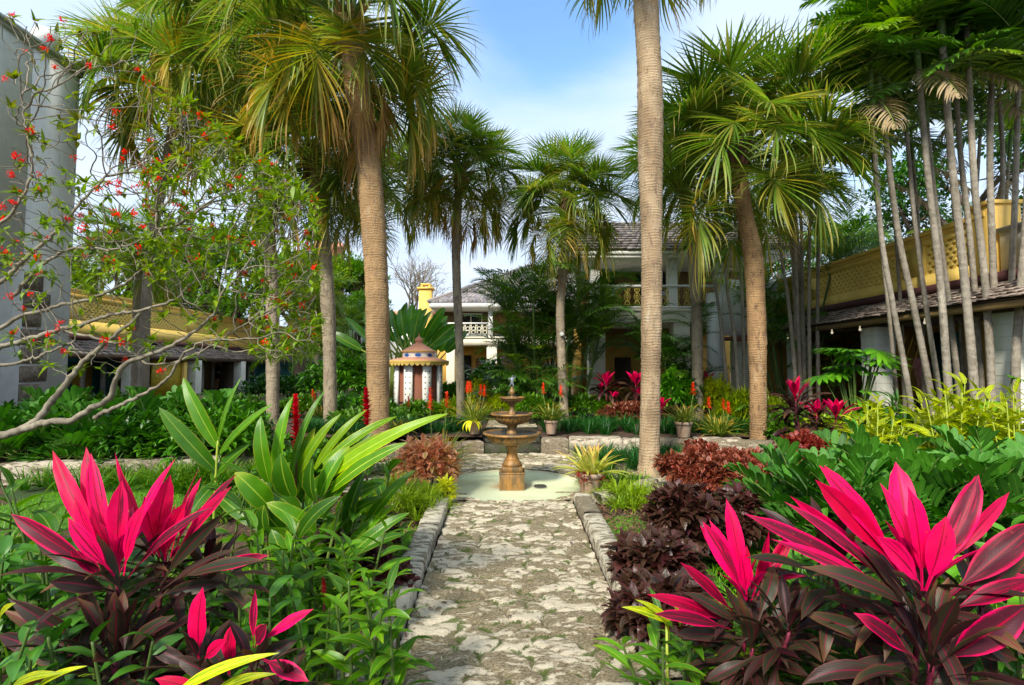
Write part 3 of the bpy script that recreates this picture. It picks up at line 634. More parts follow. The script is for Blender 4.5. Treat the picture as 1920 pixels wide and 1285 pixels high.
ft = thing('fountain', 'three-tiered brown stone fountain standing in the round pale pool', 'fountain', (0, 6.9, 0))
S_ = M['fountain_stone']
def rprof(pts, sub=4):
    return spline(np.array([[a, 0, b_] for a, b_ in pts]), len(pts) * sub)[:, [0, 2]]
mb = MB(); mb.box((-.165, -.165, -.02), (.165, .165, .20)); mb.box((-.172, -.172, .20), (.172, .172, .222)); mb.box((-.14, -.14, .222), (.14, .14, .285), rnd=.4)
o = mb.build('pedestal', S_, ft, loc=(0, 0, 0)); bv = o.modifiers.new('bevel', 'BEVEL'); bv.width = .008; bv.segments = 2
mb = MB(); mb.lathe(rprof([(.115, .285), (.125, .30), (.118, .33), (.098, .36), (.10, .375), (.08, .39), (.07, .46), (.078, .51), (.10, .545), (.085, .56)]), sides=48); mb.build('column', S_, ft, smooth=True, loc=(0, 0, 0))
def bowl(zr, R_, zb, rb, nf):
    mb = MB(); dz = zr - zb
    pr = rprof([(rb, zb), (R_ * .34, zb + .03 * dz), (R_ * .58, zb + .16 * dz), (R_ * .76, zb + .42 * dz), (R_ * .83, zb + .68 * dz), (R_ * .83, zb + .78 * dz)])
    mb.lathe(pr, sides=144, flute=.06, fl=(zb + .12 * dz, zb + .74 * dz), nf=nf, caps=False)
    mb.lathe(rprof([(R_ * .82, zb + .78 * dz), (R_ * .9, zb + .80 * dz), (R_ * .985, zb + .84 * dz), (R_, zb + .93 * dz), (R_ * .97, zr), (R_ * .90, zr - .004), (R_ * .86, zr - .03), (R_ * .6, zr - .05 - .1 * dz), (.02, zr - .05 - .15 * dz)], 3), sides=72, caps=False)
    o = mb.build('bowl', S_, ft, smooth=True, loc=(0, 0, 0))
    mb = MB(); mb.lathe([(.001, zr - .016), (R_ * .885, zr - .016)], sides=64, caps=False)
    mb.build('water', M['bowl_water'], o, smooth=True, loc=(0, 0, 0))
bowl(.735, .395, .555, .075, 28); bowl(.992, .29, .83, .07, 26); bowl(1.205, .178, 1.125, .05, 18)
mb = MB(); mb.lathe(rprof([(.075, .68), (.07, .735), (.06, .76), (.062, .80), (.085, .835)]), sides=40, caps=False); mb.build('stem', S_, ft, smooth=True, loc=(0, 0, 0))
mb = MB(); mb.lathe(rprof([(.058, .95), (.05, .995), (.034, 1.03), (.032, 1.07), (.055, 1.12), (.06, 1.128)]), sides=40, caps=False); mb.build('stem', S_, ft, smooth=True, loc=(0, 0, 0))
mb = MB(); mb.lathe(rprof([(.04, 1.17), (.03, 1.20), (.022, 1.225), (.036, 1.255), (.038, 1.28), (.02, 1.32), (.016, 1.345)]), sides=32); mb.build('finial', S_, ft, smooth=True, loc=(0, 0, 0))
# small figure on top, arms raised round a fish
def skin_fig(name, verts, edges, radii, mat, parent=None, loc=(0, 0, 0), sub=2, smooth=True):
    me = bpy.data.meshes.new(name); me.from_pydata(verts, edges, []); o = bpy.data.objects.new(name, me); COL.objects.link(o)
    mo = o.modifiers.new('skin', 'SKIN'); mo.use_smooth_shade = True
    for i, r in enumerate(radii):
        v = me.skin_vertices[0].data[i]; v.radius = (r, r) if isinstance(r, (int, float)) else r; v.use_root = (i == 0)
    s_ = o.modifiers.new('sub', 'SUBSURF'); s_.levels = sub; s_.render_levels = sub
    me.materials.append(mat); o.location = loc
    if parent is not None: o.parent = parent
    return o
v_ = [(0, 0, .045), (0, 0, .065), (.002, 0, .085), (.004, 0, .097), (.006, -.002, .115), (.018, 0, .083), (.032, -.004, .096), (.026, -.008, .115), (-.014, 0, .083), (-.030, -.004, .07), (-.040, -.006, .09), (.010, 0, .03), (.016, -.004, .0), (-.010, 0, .03), (-.018, .006, .012), (-.03, .01, .004)]
e_ = [(0, 1), (1, 2), (2, 3), (3, 4), (2, 5), (5, 6), (6, 7), (2, 8), (8, 9), (9, 10), (0, 11), (11, 12), (0, 13), (13, 14), (14, 15)]
r_ = [.013, .012, .012, .006, .011, .006, .005, .004, .006, .005, .004, .008, .005, .008, .005, .004]
fg = skin_fig('statuette', v_, e_, r_, M['verdigris'], None, (0, 6.9, 1.343), 2)
fg.scale = (1.45, 1.45, 1.35); tag(fg, 'small blue-grey cherub statuette on the very top of the fountain', 'statue')

# ------------------------------------------------------------ pots
plain('terracotta', (.46, .30, .20), (.30, .2, .14), rough=.85, dirt=(.5, .46, .38), scale=8)
def pot_mb(r, h):
    mb = MB(); mb.lathe([(r * .66, 0), (r * .70, .01), (r * .93, h * .78), (r * .95, h * .80), (r * 1.06, h * .81), (r * 1.09, h * .97), (r * 1.05, h), (r * .92, h), (r * .88, h * .86), (.001, h * .85)], sides=36); return mb
def rosette(mb, c, n, L, W, e0, e1, droop, prof='strap', cc=(0., 1.), fold=.3, nseg=6, k=1.5, tw=0., jit=.08, lf=(.75, 1.), up=None, cols=3, wav=0., pw=1.):
    """leaves in a spiral from upright (young) to spreading (old)"""
    i = np.arange(n); u = (i + .5) / n; th = i * 2.39996 + rng.random() * 6; el = R(e0) + (R(e1) - R(e0)) * u ** pw + rng.normal(0, jit, n)
    D = np.stack([np.cos(th) * np.cos(el), np.sin(th) * np.cos(el), np.sin(el)], 1)
    D = D + rng.normal(0, .04, D.shape)
    Ls = L * (lf[0] + (lf[1] - lf[0]) * np.sin(u * math.pi * .7)) * rng.uniform(.9, 1.1, n)
    c = np.asarray(c, float); Pt = c + np.stack([np.cos(th), np.sin(th), np.zeros(n)], 1) * .012 * (1 + u[:, None])
    mb.leaves(Pt, D, Ls, W * rng.uniform(.85, 1.1, n), droop=droop * (.5 + u * .8) * rng.uniform(.7, 1.3, n), k=k, fold=fold, n=nseg, prof=PR[prof] if isinstance(prof, str) else prof, c=cc[0] + (cc[1] - cc[0]) * u, tw=rng.normal(0, tw, n) if tw else 0., cols=cols, wav=wav)

# ------------------------------------------------------------ buildings
def paint(name, c, dirt=None, rough=.75): return plain(name, c, tuple(x * .88 for x in c), rough=rough, scale=3, bscale=60, bmp=.15, dirt=dirt, dscale=1.6)
paint('yellow_stucco', (.90, .63, .15), (.84, .56, .15)); paint('yellow_trim', (.82, .54, .12), (.66, .42, .13)); paint('white_stucco', (.84, .84, .80), (.66, .66, .62)); paint('white_block', (.78, .79, .70), (.58, .60, .52))
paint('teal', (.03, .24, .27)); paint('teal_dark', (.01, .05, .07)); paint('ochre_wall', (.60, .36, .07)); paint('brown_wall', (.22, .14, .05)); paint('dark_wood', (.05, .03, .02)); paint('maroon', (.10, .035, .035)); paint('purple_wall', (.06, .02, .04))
paint('cream', (.78, .74, .58)); paint('salmon', (.78, .36, .22)); paint('blue_paint', (.03, .13, .5)); paint('rust_door', (.22, .075, .04)); paint('kiosk_white', (.84, .83, .76), (.7, .68, .6)); paint('kiosk_yellow', (.62, .42, .10)); paint('black_paint', (.015, .015, .015)); paint('gold', (.5, .30, .03)); paint('grey_stone_wall', (.55, .56, .53), (.42, .43, .4))
plain('shingle', (.36, .30, .25), (.17, .12, .10), rough=.9, scale=9, bscale=60, bmp=.6, stretch=(1, 1, 1), rnd=True)
plain('slate', (.19, .18, .20), (.24, .20, .17), rough=.6, scale=4, bscale=50, bmp=.5, rnd=True)
plain('coral_stone', (.34, .27, .20), (.16, .12, .09), rough=.95, scale=14, bscale=30, bmp=1., dist=.03, dirt=(.05, .04, .03), dscale=14)
plain('gold_mosaic', (.62, .40, .02), (.20, .22, .02), rough=.5, scale=16, bscale=60)
plain('pale_brown_frame', (.2, .11, .05), rough=.6)
m, t, b, out = newmat('dark_glass'); b.inputs['Base Color'].default_value = (.015, .02, .022, 1); b.inputs['Roughness'].default_value = .08
m, t, b, out = newmat('bulb'); b.inputs['Base Color'].default_value = (.9, .85, .75, 1); b.inputs['Emission Color'].default_value = (1, .85, .6, 1); b.inputs['Emission Strength'].default_value = .35

def part_box(name, mat, parent, *boxes, bev=0., label=None):
    for lo, hi in boxes:
        mb = MB(); mb.box(lo, hi); o = mb.build(name, M[mat], parent)
        if bev: q = o.modifiers.new('bevel', 'BEVEL'); q.width = bev; q.segments = 2
        if label: o['label'] = label
    return o

def perforated(mb, X, th, y0, y1, z0, z1, cell=.16, hole=.5, rows=None):
    """vertical screen in the plane x = X, pierced by staggered square holes"""
    nz_ = rows or max(2, int((z1 - z0) / (cell * .62))); ch = (z1 - z0) / nz_; ny = max(2, int((y1 - y0) / cell)); cw = (y1 - y0) / ny
    for r in range(nz_):
        off = (r % 2) * .5; za, zb = z0 + r * ch, z0 + (r + 1) * ch; hz = ch * (1 - .62) / 2
        cells = [(y0 + (k + off) * cw, y0 + (k + 1 + off) * cw) for k in range(ny - (1 if off else 0))]
        if off: mb.add([[X, y0, za], [X, y0 + cw / 2, za], [X, y0 + cw / 2, zb], [X, y0, zb], [X, y1 - cw / 2, za], [X, y1, za], [X, y1, zb], [X, y1 - cw / 2, zb]], [[0, 1, 2, 3], [4, 5, 6, 7]])
        for (ya, yb) in cells:
            hy = cw * (1 - hole) / 2; a0, a1, b0, b1 = ya + hy, yb - hy, za + hz, zb - hz
            V = [[X, ya, za], [X, yb, za], [X, yb, zb], [X, ya, zb], [X, a0, b0], [X, a1, b0], [X, a1, b1], [X, a0, b1]] + [[X + th, a0, b0], [X + th, a1, b0], [X + th, a1, b1], [X + th, a0, b1]]
            Q = [[i, (i + 1) % 4, 4 + (i + 1) % 4, 4 + i] for i in range(4)] + [[4 + i, 4 + (i + 1) % 4, 8 + (i + 1) % 4, 8 + i] for i in range(4)]
            mb.add(V, Q)

def pent_roof(parent, Xe, ze, Xw, zw, y0, y1, rows=6, w_=.16, zm=None):
    """row upon row of split shingles"""
    mb = MB(); sg = 1 if Xw > Xe else -1
    ang = math.atan2(zw - ze, abs(Xw - Xe)); L = math.hypot(Xw - Xe, zw - ze); st = L / rows
    for r in range(rows):
        y = y0
        while y < y1:
            ww = w_ * rng.uniform(.6, 1.4); ww = min(ww, y1 - y + .01); u0 = r * st - rng.uniform(0, .035); u1 = (r + 1.45) * st if r < rows - 1 else L; th = rng.uniform(.014, .03)
            lift = rng.uniform(.02, .035); V = []
            for (u, l) in ((u0, lift), (u1, .004)):
                for yy in (y + .004, y + ww - .004):
                    for t_ in (l, l + th * (1 if u == u0 else .3)):
                        V.append([Xe + sg * (u * math.cos(ang) - t_ * math.sin(ang)), yy + rng.uniform(-.003, .003), ze + u * math.sin(ang) + t_ * math.cos(ang)])
            mb.add(V, [[0, 1, 3, 2], [4, 6, 7, 5], [0, 2, 6, 4], [1, 5, 7, 3], [0, 4, 5, 1], [2, 3, 7, 6]], None, np.tile([.5, .5, rng.random()], (8, 1)))
            y += ww
    rf = mb.build('shingle_roof', M['shingle'], parent)
    mb = MB(); V = [[Xe + sg * .02, y0, ze - .03], [Xe + sg * .02, y1, ze - .03], [Xw, y1, zw - .01], [Xw, y0, zw - .01], [Xe + sg * .02, y0, ze], [Xe + sg * .02, y1, ze], [Xw, y1, zw + .002], [Xw, y0, zw + .002]]
    mb.add(V, [[0, 1, 2, 3], [7, 6, 5, 4], [0, 4, 5, 1], [1, 5, 6, 2], [2, 6, 7, 3], [3, 7, 4, 0]]); mb.build('roof_boards', M['dark_wood'], parent)
    return rf

# right arcade
ra = thing('arcade_building', 'yellow pierced parapet over a shingled arcade on the right side', 'building', (7.6, 12, 0))
XE, XW, ZE, ZJ, ZP = 7.56, 8.5, 2.66, 3.06, 4.30
Y0, Y1 = 8.95, 17.2
pent_roof(ra, XE, ZE, XW, ZJ + .03, 3.2, Y1)
part_box('flashing', 'maroon', ra, ((XW - .10, 3.2, ZJ + .04), (XW + .02, Y1, ZJ + .20)))
mb = MB(); pan = [(9.35, 10.35), (10.75, 13.95), (14.3, 16.6)]; zl, zh = 3.50, 4.12; e = [Y0 + .32] + [q for p in pan for q in p] + [Y1]
mb.box((XW, Y0, ZJ + .15), (XW + .2, Y1, zl)); mb.box((XW, Y0, zh), (XW + .2, Y1, ZP))
for a, b_ in zip(e[0::2], e[1::2]): mb.box((XW, a, zl), (XW + .2, b_, zh))
wl = mb.build('parapet', M['yellow_stucco'], ra)
for a, b_ in pan:
    mb = MB(); perforated(mb, XW + .03, .17, a, b_, zl, zh, .165, .46, rows=7)
    mb.build('lattice_screen', M['yellow_stucco'], ra)
part_box('parapet_cap', 'yellow_trim', ra, ((XW - .07, Y0 - .02, ZP), (XW + .25, Y1, ZP + .09)), ((XW - .035, Y0, ZP - .07), (XW + .0, Y1, ZP - .005)), bev=.01)
part_box('corner_pier', 'yellow_trim', ra, ((XW - .05, Y0 - .12, ZJ + .19), (XW + .5, Y0 + .3, 4.50)), ((XW - .09, Y0 - .16, 4.50), (XW + .54, Y0 + .34, 4.57)), bev=.01)
for y in (4.9, 8.0, 11.15, 14.3):
    mbb = [((8.0, y, -.02), (8.46, y + .46, 2.52))]
    c_ = part_box('column', 'white_block', ra, *mbb, bev=.01)
    mb = MB()
    for k in range(1, 12): mb.box((7.996, y - .004, .21 * k), (8.464, y + .464, .21 * k + .006))
    mb.build('block_joint', M['grey_stone_wall'], c_)
part_box('beam', 'dark_wood', ra, ((7.95, 3.2, 2.50), (8.5, Y1, 2.72)))
part_box('gutter_board', 'brown_wall', ra, ((XE + .03, 3.2, ZE - .14), (XE + .09, Y1, ZE - .035)))
part_box('arcade_floor', 'grey_stone_wall', ra, ((7.9, 3.2, -.02), (12, Y1, .36)))
part_box('back_wall', 'ochre_wall', ra, ((11.2, 11.9, .3), (11.4, Y1, 3.0)), ((8.0, Y1, .3), (11.4, Y1 + .2, 3.0)))
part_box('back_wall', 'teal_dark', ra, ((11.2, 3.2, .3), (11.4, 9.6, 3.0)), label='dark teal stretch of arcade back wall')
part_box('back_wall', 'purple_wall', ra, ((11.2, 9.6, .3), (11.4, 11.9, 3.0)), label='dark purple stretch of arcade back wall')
part_box('arcade_ceiling', 'dark_wood', ra, ((8.4, 3.2, 2.72), (11.3, Y1, 2.80)))
part_box('door', 'teal', ra, ((11.13, 9.9, .36), (11.19, 10.8, 2.5)), ((11.13, 12.6, .36), (11.19, 13.5, 2.5)), label='teal door leaves')
part_box('terrace_slab', 'grey_stone_wall', ra, ((8.52, 3.2, 2.9), (12, Y1, 3.05)))
for i, y in enumerate((9.6, 10.5, 11.4, 12.4, 13.4, 14.4)):
    mb = MB(); mb.lathe([(.001, -.03), (.02, -.024), (.028, 0), (.02, .024), (.012, .04), (.012, .09)], sides=14, caps=False)
    o = mb.build('eave_light', M['bulb'], ra, smooth=True, loc=None); o.matrix_parent_inverse = Matrix.Identity(4); o.location = (7.85 - 7.6, y - 12, 2.46)
# gilded wire sculpture hanging beside the column
mb = MB()
for k in range(5):
    x0 = rng.uniform(-.12, .12); z = np.linspace(0, 1.5, 14); mb.tube(np.stack([x0 + .09 * np.sin(z * 3 + k), .05 * np.cos(z * 4 + k), z], 1), .012, 5)
o = mb.build('wire_sculpture', M['gold'], smooth=True, loc=(8.75, 11.2, .85)); tag(o, 'gilded wavy wire sculpture hanging in the right arcade beside the column', 'sculpture')
# yellow chair in the arcade
ch = thing('armchair', 'yellow slatted armchair in the shade of the right arcade', 'chair', (9.35, 12.9, .36), rz=R(200))
def pbl(name, mat, parent, *boxes):
    mb = MB()
    for lo, hi in boxes: mb.box(lo, hi)
    return mb.build(name, M[mat], parent, loc=(0, 0, 0))
pbl('seat', 'gold', ch, ((-.3, -.28, .40), (.3, .28, .45)))
pbl('backrest', 'gold', ch, *[((-.3 + k * .125, .25, .45), (-.2 + k * .125, .29, .88)) for k in range(5)], ((-.31, .24, .88), (.31, .30, .94)))
for sx in (-1, 1):
    pbl('armrest', 'gold', ch, ((sx * .31 - .035, -.28, .62), (sx * .31 + .035, .28, .66)))
    for sy in (-1, 1): pbl('leg', 'gold', ch, ((sx * .29 - .025, sy * .25 - .025, 0), (sx * .29 + .025, sy * .25 + .025, .40 if sy > 0 else .62)))

# white gabled building nearest on the right
wb = thing('white_building', 'white walled building at the right edge beside the yellow parapet', 'building', (8.5, 6, 0))
part_box('wall', 'white_stucco', wb, ((8.52, 3.2, ZJ + .06), (12, Y0 - .2, 3.95)))
part_box('coping', 'grey_stone_wall', wb, ((8.47, 3.2, 3.95), (12.05, Y0 - .17, 4.03)))

# left arcade
la = thing('arcade_building', 'long low yellow arcade with pierced parapet on the left side', 'building', (-16, 30, 0))
XE, XW, ZE, ZJ, ZP = -16., -16.9, 2.10, 2.66, 4.55
Y0, Y1 = 17.6, 46.
pent_roof(la, XE, ZE, XW, ZJ + .03, Y0, Y1, rows=5, w_=.26)
part_box('flashing', 'maroon', la, ((XW, Y0, ZJ + .04), (XW + .12, Y1, ZJ + .22)))
mb = MB(); pan = [(19.9, 22.6), (23.4, 26.3), (27.2, 30.2), (31.1, 34.0), (35, 38), (39, 42)]; zl, zh = 3.45, 4.28; e = [Y0] + [q for p in pan for q in p] + [Y1]
mb.box((XW - .2, Y0, ZJ + .15), (XW, Y1, zl)); mb.box((XW - .2, Y0, zh), (XW, Y1, ZP))
for a, b_ in zip(e[0::2], e[1::2]): mb.box((XW - .2, a, zl), (XW, b_, zh))
mb.build('parapet', M['yellow_stucco'], la)
for a, b_ in pan:
    mb = MB(); perforated(mb, XW - .03, -.17, a, b_, zl, zh, .20, .46, rows=8)
    mb.build('lattice_screen', M['yellow_stucco'], la)
part_box('parapet_cap', 'yellow_trim', la, ((XW - .25, Y0, ZP), (XW + .09, Y1, ZP + .1)), ((XW + .002, Y0, ZP - .08), (XW + .05, Y1, ZP - .01)), bev=.01)
for y in (21.3, 25.6, 29.9, 34.2, 38.5, 42.6):
    part_box('column', 'white_block', la, ((-16.4, y, -.02), (-15.95, y + .5, 1.98)), bev=.01)
    part_box('door_frame', 'white_stucco', la, ((-18.9, y + .9, .2), (-18.8, y + 1.1, 1.9)), ((-18.9, y + 2.0, .2), (-18.8, y + 2.2, 1.9)))
part_box('beam', 'dark_wood', la, ((-16.5, Y0, 1.95), (-15.98, Y1, 2.13)))
part_box('arcade_floor', 'grey_stone_wall', la, ((-19, Y0, -.02), (-15.9, Y1, .2)))
part_box('back_wall', 'teal', la, ((-19.2, Y0, .1), (-19, 24.4, 2.6)), ((-19.2, 28, .1), (-19, 31, 2.6)), ((-19.2, 35, .1), (-19, Y1, 2.6)), label='teal arcade back wall')
part_box('back_wall', 'brown_wall', la, ((-19.2, 24.4, .1), (-19, 28, 2.6)), ((-19.2, 31, .1), (-19, 35, 2.6)), label='brown arcade back wall')
part_box('door', 'gold', la, ((-18.98, 21.9, .2), (-18.93, 22.9, 1.75)), label='yellow door')
part_box('arcade_ceiling', 'dark_wood', la, ((-19, Y0, 2.2), (-16.5, Y1, 2.3)))
part_box('window', 'dark_glass', la, *[((-18.98, y, .9), (-18.94, y + .9, 1.7)) for y in (19.4, 26, 32.5, 36.5, 40.6)])
part_box('mosaic_panel', 'gold_mosaic', la, ((-16.3, 22.9, .2), (-16.22, 24.9, 1.95)))
part_box('post', 'yellow_trim', la, ((-16.3, 24.9, 0), (-16.1, 25.15, 1.95)), ((-16.3, 34.9, 0), (-16.1, 35.15, 1.95)))

# white gabled building at the left edge, with coral quoins and a ball finial
lg = thing('gabled_building', 'tall white walled building with coral stone quoins at the left edge', 'building', (-11, 9, 0))
H = 1.6 + .67 * 11
part_box('wall', 'white_stucco', lg, ((-18, 3.0, -.02), (-11, 5.2, H)), ((-18, 11.3, -.02), (-11, 12.55, H)), ((-18, 5.2, 3.9), (-11, 11.3, H)))
part_box('inner_wall', 'grey_stone_wall', lg, ((-17.9, 5.2, 0), (-17.7, 11.3, 3.9)))
part_box('coping', 'grey_stone_wall', lg, ((-18, 3, H), (-10.95, 12.57, H + .10)), ((-18, 3, H + .10), (-10.90, 12.60, H + .2)))
mb = MB()
for k in range(9):
    a = .0 + k * .42; wd = .9 if k % 2 else .62
    mb.box((-10.995, 11.32, a + .02), (-10.96, 11.32 + wd * .72, a + .385), jit=.012)
mb.build('quoin', M['coral_stone'], lg)
mb = MB(); ph = np.linspace(-1.35, 1.57, 16); mb.lathe([(.17, -.34), (.17, -.24)] + [(max(.30 * math.cos(a), .001), .30 * math.sin(a) + .06) for a in ph], sides=32)
o = mb.build('ball_finial', M['white_stucco'], lg, smooth=True); o.matrix_parent_inverse = Matrix.Identity(4); o.location = (-.35, 2.95, H + .54)

# right wing of the house: balcony over an open loggia
rw = thing('house_wing', 'cream two-storey house wing with an ornate yellow balcony railing', 'building', (4.8, 16.2, 0))
YF = 15.7; XL, XR = 2.35, 8.3
def pb(name, mat, *boxes, parent=None, **k): return part_box(name, mat, parent or rw, *boxes, **k)
pb('balcony_slab', 'cream', ((XL - .1, YF, 3.02), (XR, YF + 2.6, 3.36)), ((XL - .16, YF - .06, 3.36), (XR, YF + 2.6, 3.44)), bev=.01)
for x in (XL + .05, 5.05, 7.0):
    pb('column', 'cream', ((x, YF + .05, .3), (x + .5, YF + .55, 3.02)), bev=.01)
for x in (XL + .12, 4.9, 6.4):
    pb('upper_column', 'white_stucco', ((x, YF + .03, 3.44), (x + .28, YF + .31, 5.1)), bev=.01)
pb('loggia_wall', 'ochre_wall', ((XL, YF + 3.6, .3), (XR, YF + 3.8, 3.0)), ((XL - .02, YF + 2.6, .3), (XL + .15, YF + 3.6, 3.4)))
pb('upper_wall', 'brown_wall', ((XL, YF + 2.5, 3.44), (XR, YF + 2.7, 5.2)))
pb('floor', 'grey_stone_wall', ((XL, YF, -.02), (XR, YF + 3.6, .42)))
pb('loggia_ceiling', 'brown_wall', ((XL, YF + 2.6, 2.98), (XR, YF + 3.8, 3.4)))
pb('eave', 'white_stucco', ((XL - .5, YF - .35, 5.08), (XR + .3, YF + 2.9, 5.22)), ((XL - .45, YF - .3, 4.98), (XR + .25, YF - .2, 5.08)))
mb = MB()
for r in range(12):
    x = XL - .6
    while x < XR + .3:
        ww = rng.uniform(.18, .3); y = YF - .42 + r * .28; z = 5.24 + r * .15
        mb.box((x, y, z - .012), (x + ww - .008, y + .34, z + .045), jit=.008); x += ww
mb.build('roof', M['slate'], rw)
pb('door', 'dark_wood', ((3.0, YF + 3.5, .42), (3.45, YF + 3.58, 2.3)), ((3.9, YF + 3.5, .9), (4.5, YF + 3.58, 2.0)), ((5.9, YF + 3.5, .42), (6.9, YF + 3.58, 2.5)))
pb('upper_window', 'dark_glass', ((2.9, YF + 2.42, 3.6), (3.7, YF + 2.48, 5.0)), ((4.5, YF + 2.42, 3.6), (5.6, YF + 2.48, 5.0)))
pb('side_wall', 'white_stucco', ((6.05, YF - .35, .3), (6.4, YF + .04, 3.9)), ((6.4, YF - .3, 2.6), (8.1, YF + .0, 4.3)))
pb('tile_ledge', 'rust_door', ((6.35, YF - .75, 2.42), (8.0, YF - .3, 2.52)))
pb('top_rail', 'white_stucco', ((XL, YF, 4.12), (XR, YF + .09, 4.19)), ((XL, YF + .01, 3.47), (XR, YF + .08, 3.52)))
def baluster_me(h):
    mb = MB(); th = np.linspace(0, 2 * math.pi, 17)
    for (cz, rx, rz_) in ((.17, .075, .10), (.5, .095, .19), (.83, .075, .10)):
        mb.tube(np.stack([np.cos(th) * rx, 0 * th, cz * h + np.sin(th) * rz_ * h], 1), .011, 5, cap=False)
    mb.tube(np.stack([np.cos(th) * .045, 0 * th, .5 * h + np.sin(th) * .08 * h], 1), .010, 5, cap=False)
    for s in (-1, 1):
        for a, b_ in (((s * .11, 0, 0), (s * .03, 0, .33 * h)), ((s * .03, 0, .67 * h), (s * .11, 0, h))): mb.tube([a, b_], .010, 5)
    mb.tube([(0, 0, 0), (0, 0, h)], .010, 5)
    return mb.mesh('baluster')
bme = baluster_me(.60); paint('gold_paint', (.62, .50, .10)); bme.materials.append(M['gold_paint'])
for k in range(18):
    o = bpy.data.objects.new('baluster', bme); COL.objects.link(o); o.parent = rw; o.location = (XL + .32 + k * .31 - 4.8, YF + .045 - 16.2, 3.52)
fan = thing('ceiling_fan', 'dark ceiling fan hanging in the open loggia of the cream wing', 'fan', (3.9, 17.2, 2.4))
mb = MB(); mb.lathe([(.012, .6), (.012, .1), (.06, .08), (.09, .03), (.07, -.03), (.001, -.05)], sides=18); mb.build('motor', M['black_paint'], fan, loc=(0, 0, 0))
for k in range(4):
    mb = MB(); mb.box((.09, -.05, .0), (.62, .05, .012)); o = mb.build('blade', M['dark_wood'], fan, loc=(0, 0, 0)); o.rotation_euler = (R(8), 0, R(12 + 90 * k))

# main house far back on the left of the axis
mh = thing('main_house', 'cream house with grey slate hip roof and balcony behind the palms', 'building', (-1, 31, 0))
def pm(name, mat, *boxes, **k): return part_box(name, mat, mh, *boxes, **k)
Yh = 30.; A_, B_ = -4.75, 9.
pm('balcony_slab', 'cream', ((-3.9, Yh, 2.95), (B_, Yh + 2.2, 3.35)), ((-3.96, Yh - .06, 3.35), (B_, Yh + 2.2, 3.45)))
pm('column', 'cream', ((-1.5, Yh + .05, .3), (-.9, Yh + .6, 2.95)), ((-3.9, Yh + .05, .3), (-3.4, Yh + .6, 2.95)), bev=.01)
pm('upper_column', 'white_stucco', ((-1.42, Yh + .05, 3.45), (-1.15, Yh + .3, 5.15)))
pm('wall', 'ochre_wall', ((A_, Yh + 2.2, .3), (B_, Yh + 2.4, 3.0)))
pm('upper_wall', 'brown_wall', ((A_, Yh + 2.2, 3.45), (B_, Yh + 2.4, 5.3)))
pm('window', 'dark_glass', ((-3.3, Yh + 2.12, 3.8), (-1.9, Yh + 2.18, 5.0)), ((-3.4, Yh + 2.12, .8), (-2.6, Yh + 2.18, 2.4)))
pm('window_frame', 'cream', *[((x, Yh + 2.08, 3.75), (x + .07, Yh + 2.14, 5.05)) for x in (-3.35, -2.65, -1.95)], *[((-3.35, Yh + 2.085, z), (-1.88, Yh + 2.135, z + .06)) for z in (3.75, 4.4, 5.0)])
pm('picture_frame', 'pale_brown_frame', ((-2.3, Yh + 2.1, 1.5), (-1.7, Yh + 2.16, 2.2)))
pm('eave', 'white_stucco', ((A_ - .1, Yh - .5, 5.15), (B_ + .5, Yh + 2.4, 5.45)))
pm('top_rail', 'white_stucco', ((-3.9, Yh, 4.20), (-1.45, Yh + .1, 4.29)), ((-3.9, Yh + .01, 3.5), (-1.45, Yh + .09, 3.57)))
bm2 = bpy.data.meshes.new('baluster'); mbx = MB(); th = np.linspace(0, 6.283, 13)
for cz in (.16, .5): mbx.tube(np.stack([np.cos(th) * .1, 0 * th, cz * .6 + .05 + np.sin(th) * .12], 1), .022, 4, cap=False)
for sx in (-.13, .13): mbx.tube([(sx, 0, 0), (sx, 0, .62)], .02, 4)
bm2 = mbx.mesh('baluster'); bm2.materials.append(M['cream'])
for k in range(7):
    o = bpy.data.objects.new('baluster', bm2); COL.objects.link(o); o.parent = mh; o.location = (-3.65 + k * .34 + 1, Yh + .05 - 31, 3.57)
# hip roof, tiles in courses
a = np.array([A_ - .15, Yh - .55, 5.46]); r1 = np.array([1.2, Yh + 4.6, 8.6])
mb = MB(); nr = 34
for r in range(nr):
    f = r / nr; z = 5.46 + (8.6 - 5.46) * f; y = Yh - .55 + 5.2 * f; x = A_ - .15 + (1.2 - A_ + .15) * f
    while x < 9.5:
        ww = rng.uniform(.16, .3); V = np.array([[x, y, z - .02], [x + ww - .015, y, z - .02], [x + ww - .015 + .0, y + .22, z + .115], [x + .0, y + .22, z + .115]]); V2 = V + [0, 0, .05]
        V2[:2] += rng.uniform(0, .02); mb.add(np.concatenate([V, V2]), [[4, 5, 6, 7], [0, 1, 5, 4], [0, 4, 7, 3], [1, 2, 6, 5]], None, np.tile([.5, .5, rng.random()], (8, 1))); x += ww
mb.add([a, [9.5, a[1], a[2]], [9.5, r1[1], r1[2]], r1, [A_ - .15, Yh + 9, 5.46], [1.2, Yh + 4.7, 8.6]], [[0, 1, 2, 3]], [[0, 3, 4]])
mb.tube([a + [0, 0, .03], r1 + [0, 0, .05]], [.11, .11], 7); mb.build('roof', M['slate'], mh)
ck = thing('chimney', 'square yellow chimney rising left of the grey slate roof', 'chimney', (-5.95, 35, 0))
part_box('shaft', 'gold_yellow' if 'gold_yellow' in M else 'yellow_trim', ck, ((-6.4, 34.6, 0), (-5.55, 35.4, 7.0)))
part_box('cap', 'yellow_trim', ck, ((-6.52, 34.5, 7.0), (-5.42, 35.5, 7.15)), ((-6.3, 34.7, 7.3), (-5.62, 35.3, 7.42)), *[((x, y, 7.15), (x + .14, y + .14, 7.3)) for x in (-6.3, -5.76) for y in (34.7, 35.16)])
lw = thing('rear_building', 'low white rear building with salmon roof trim left of the chimney', 'building', (-9, 37, 0))
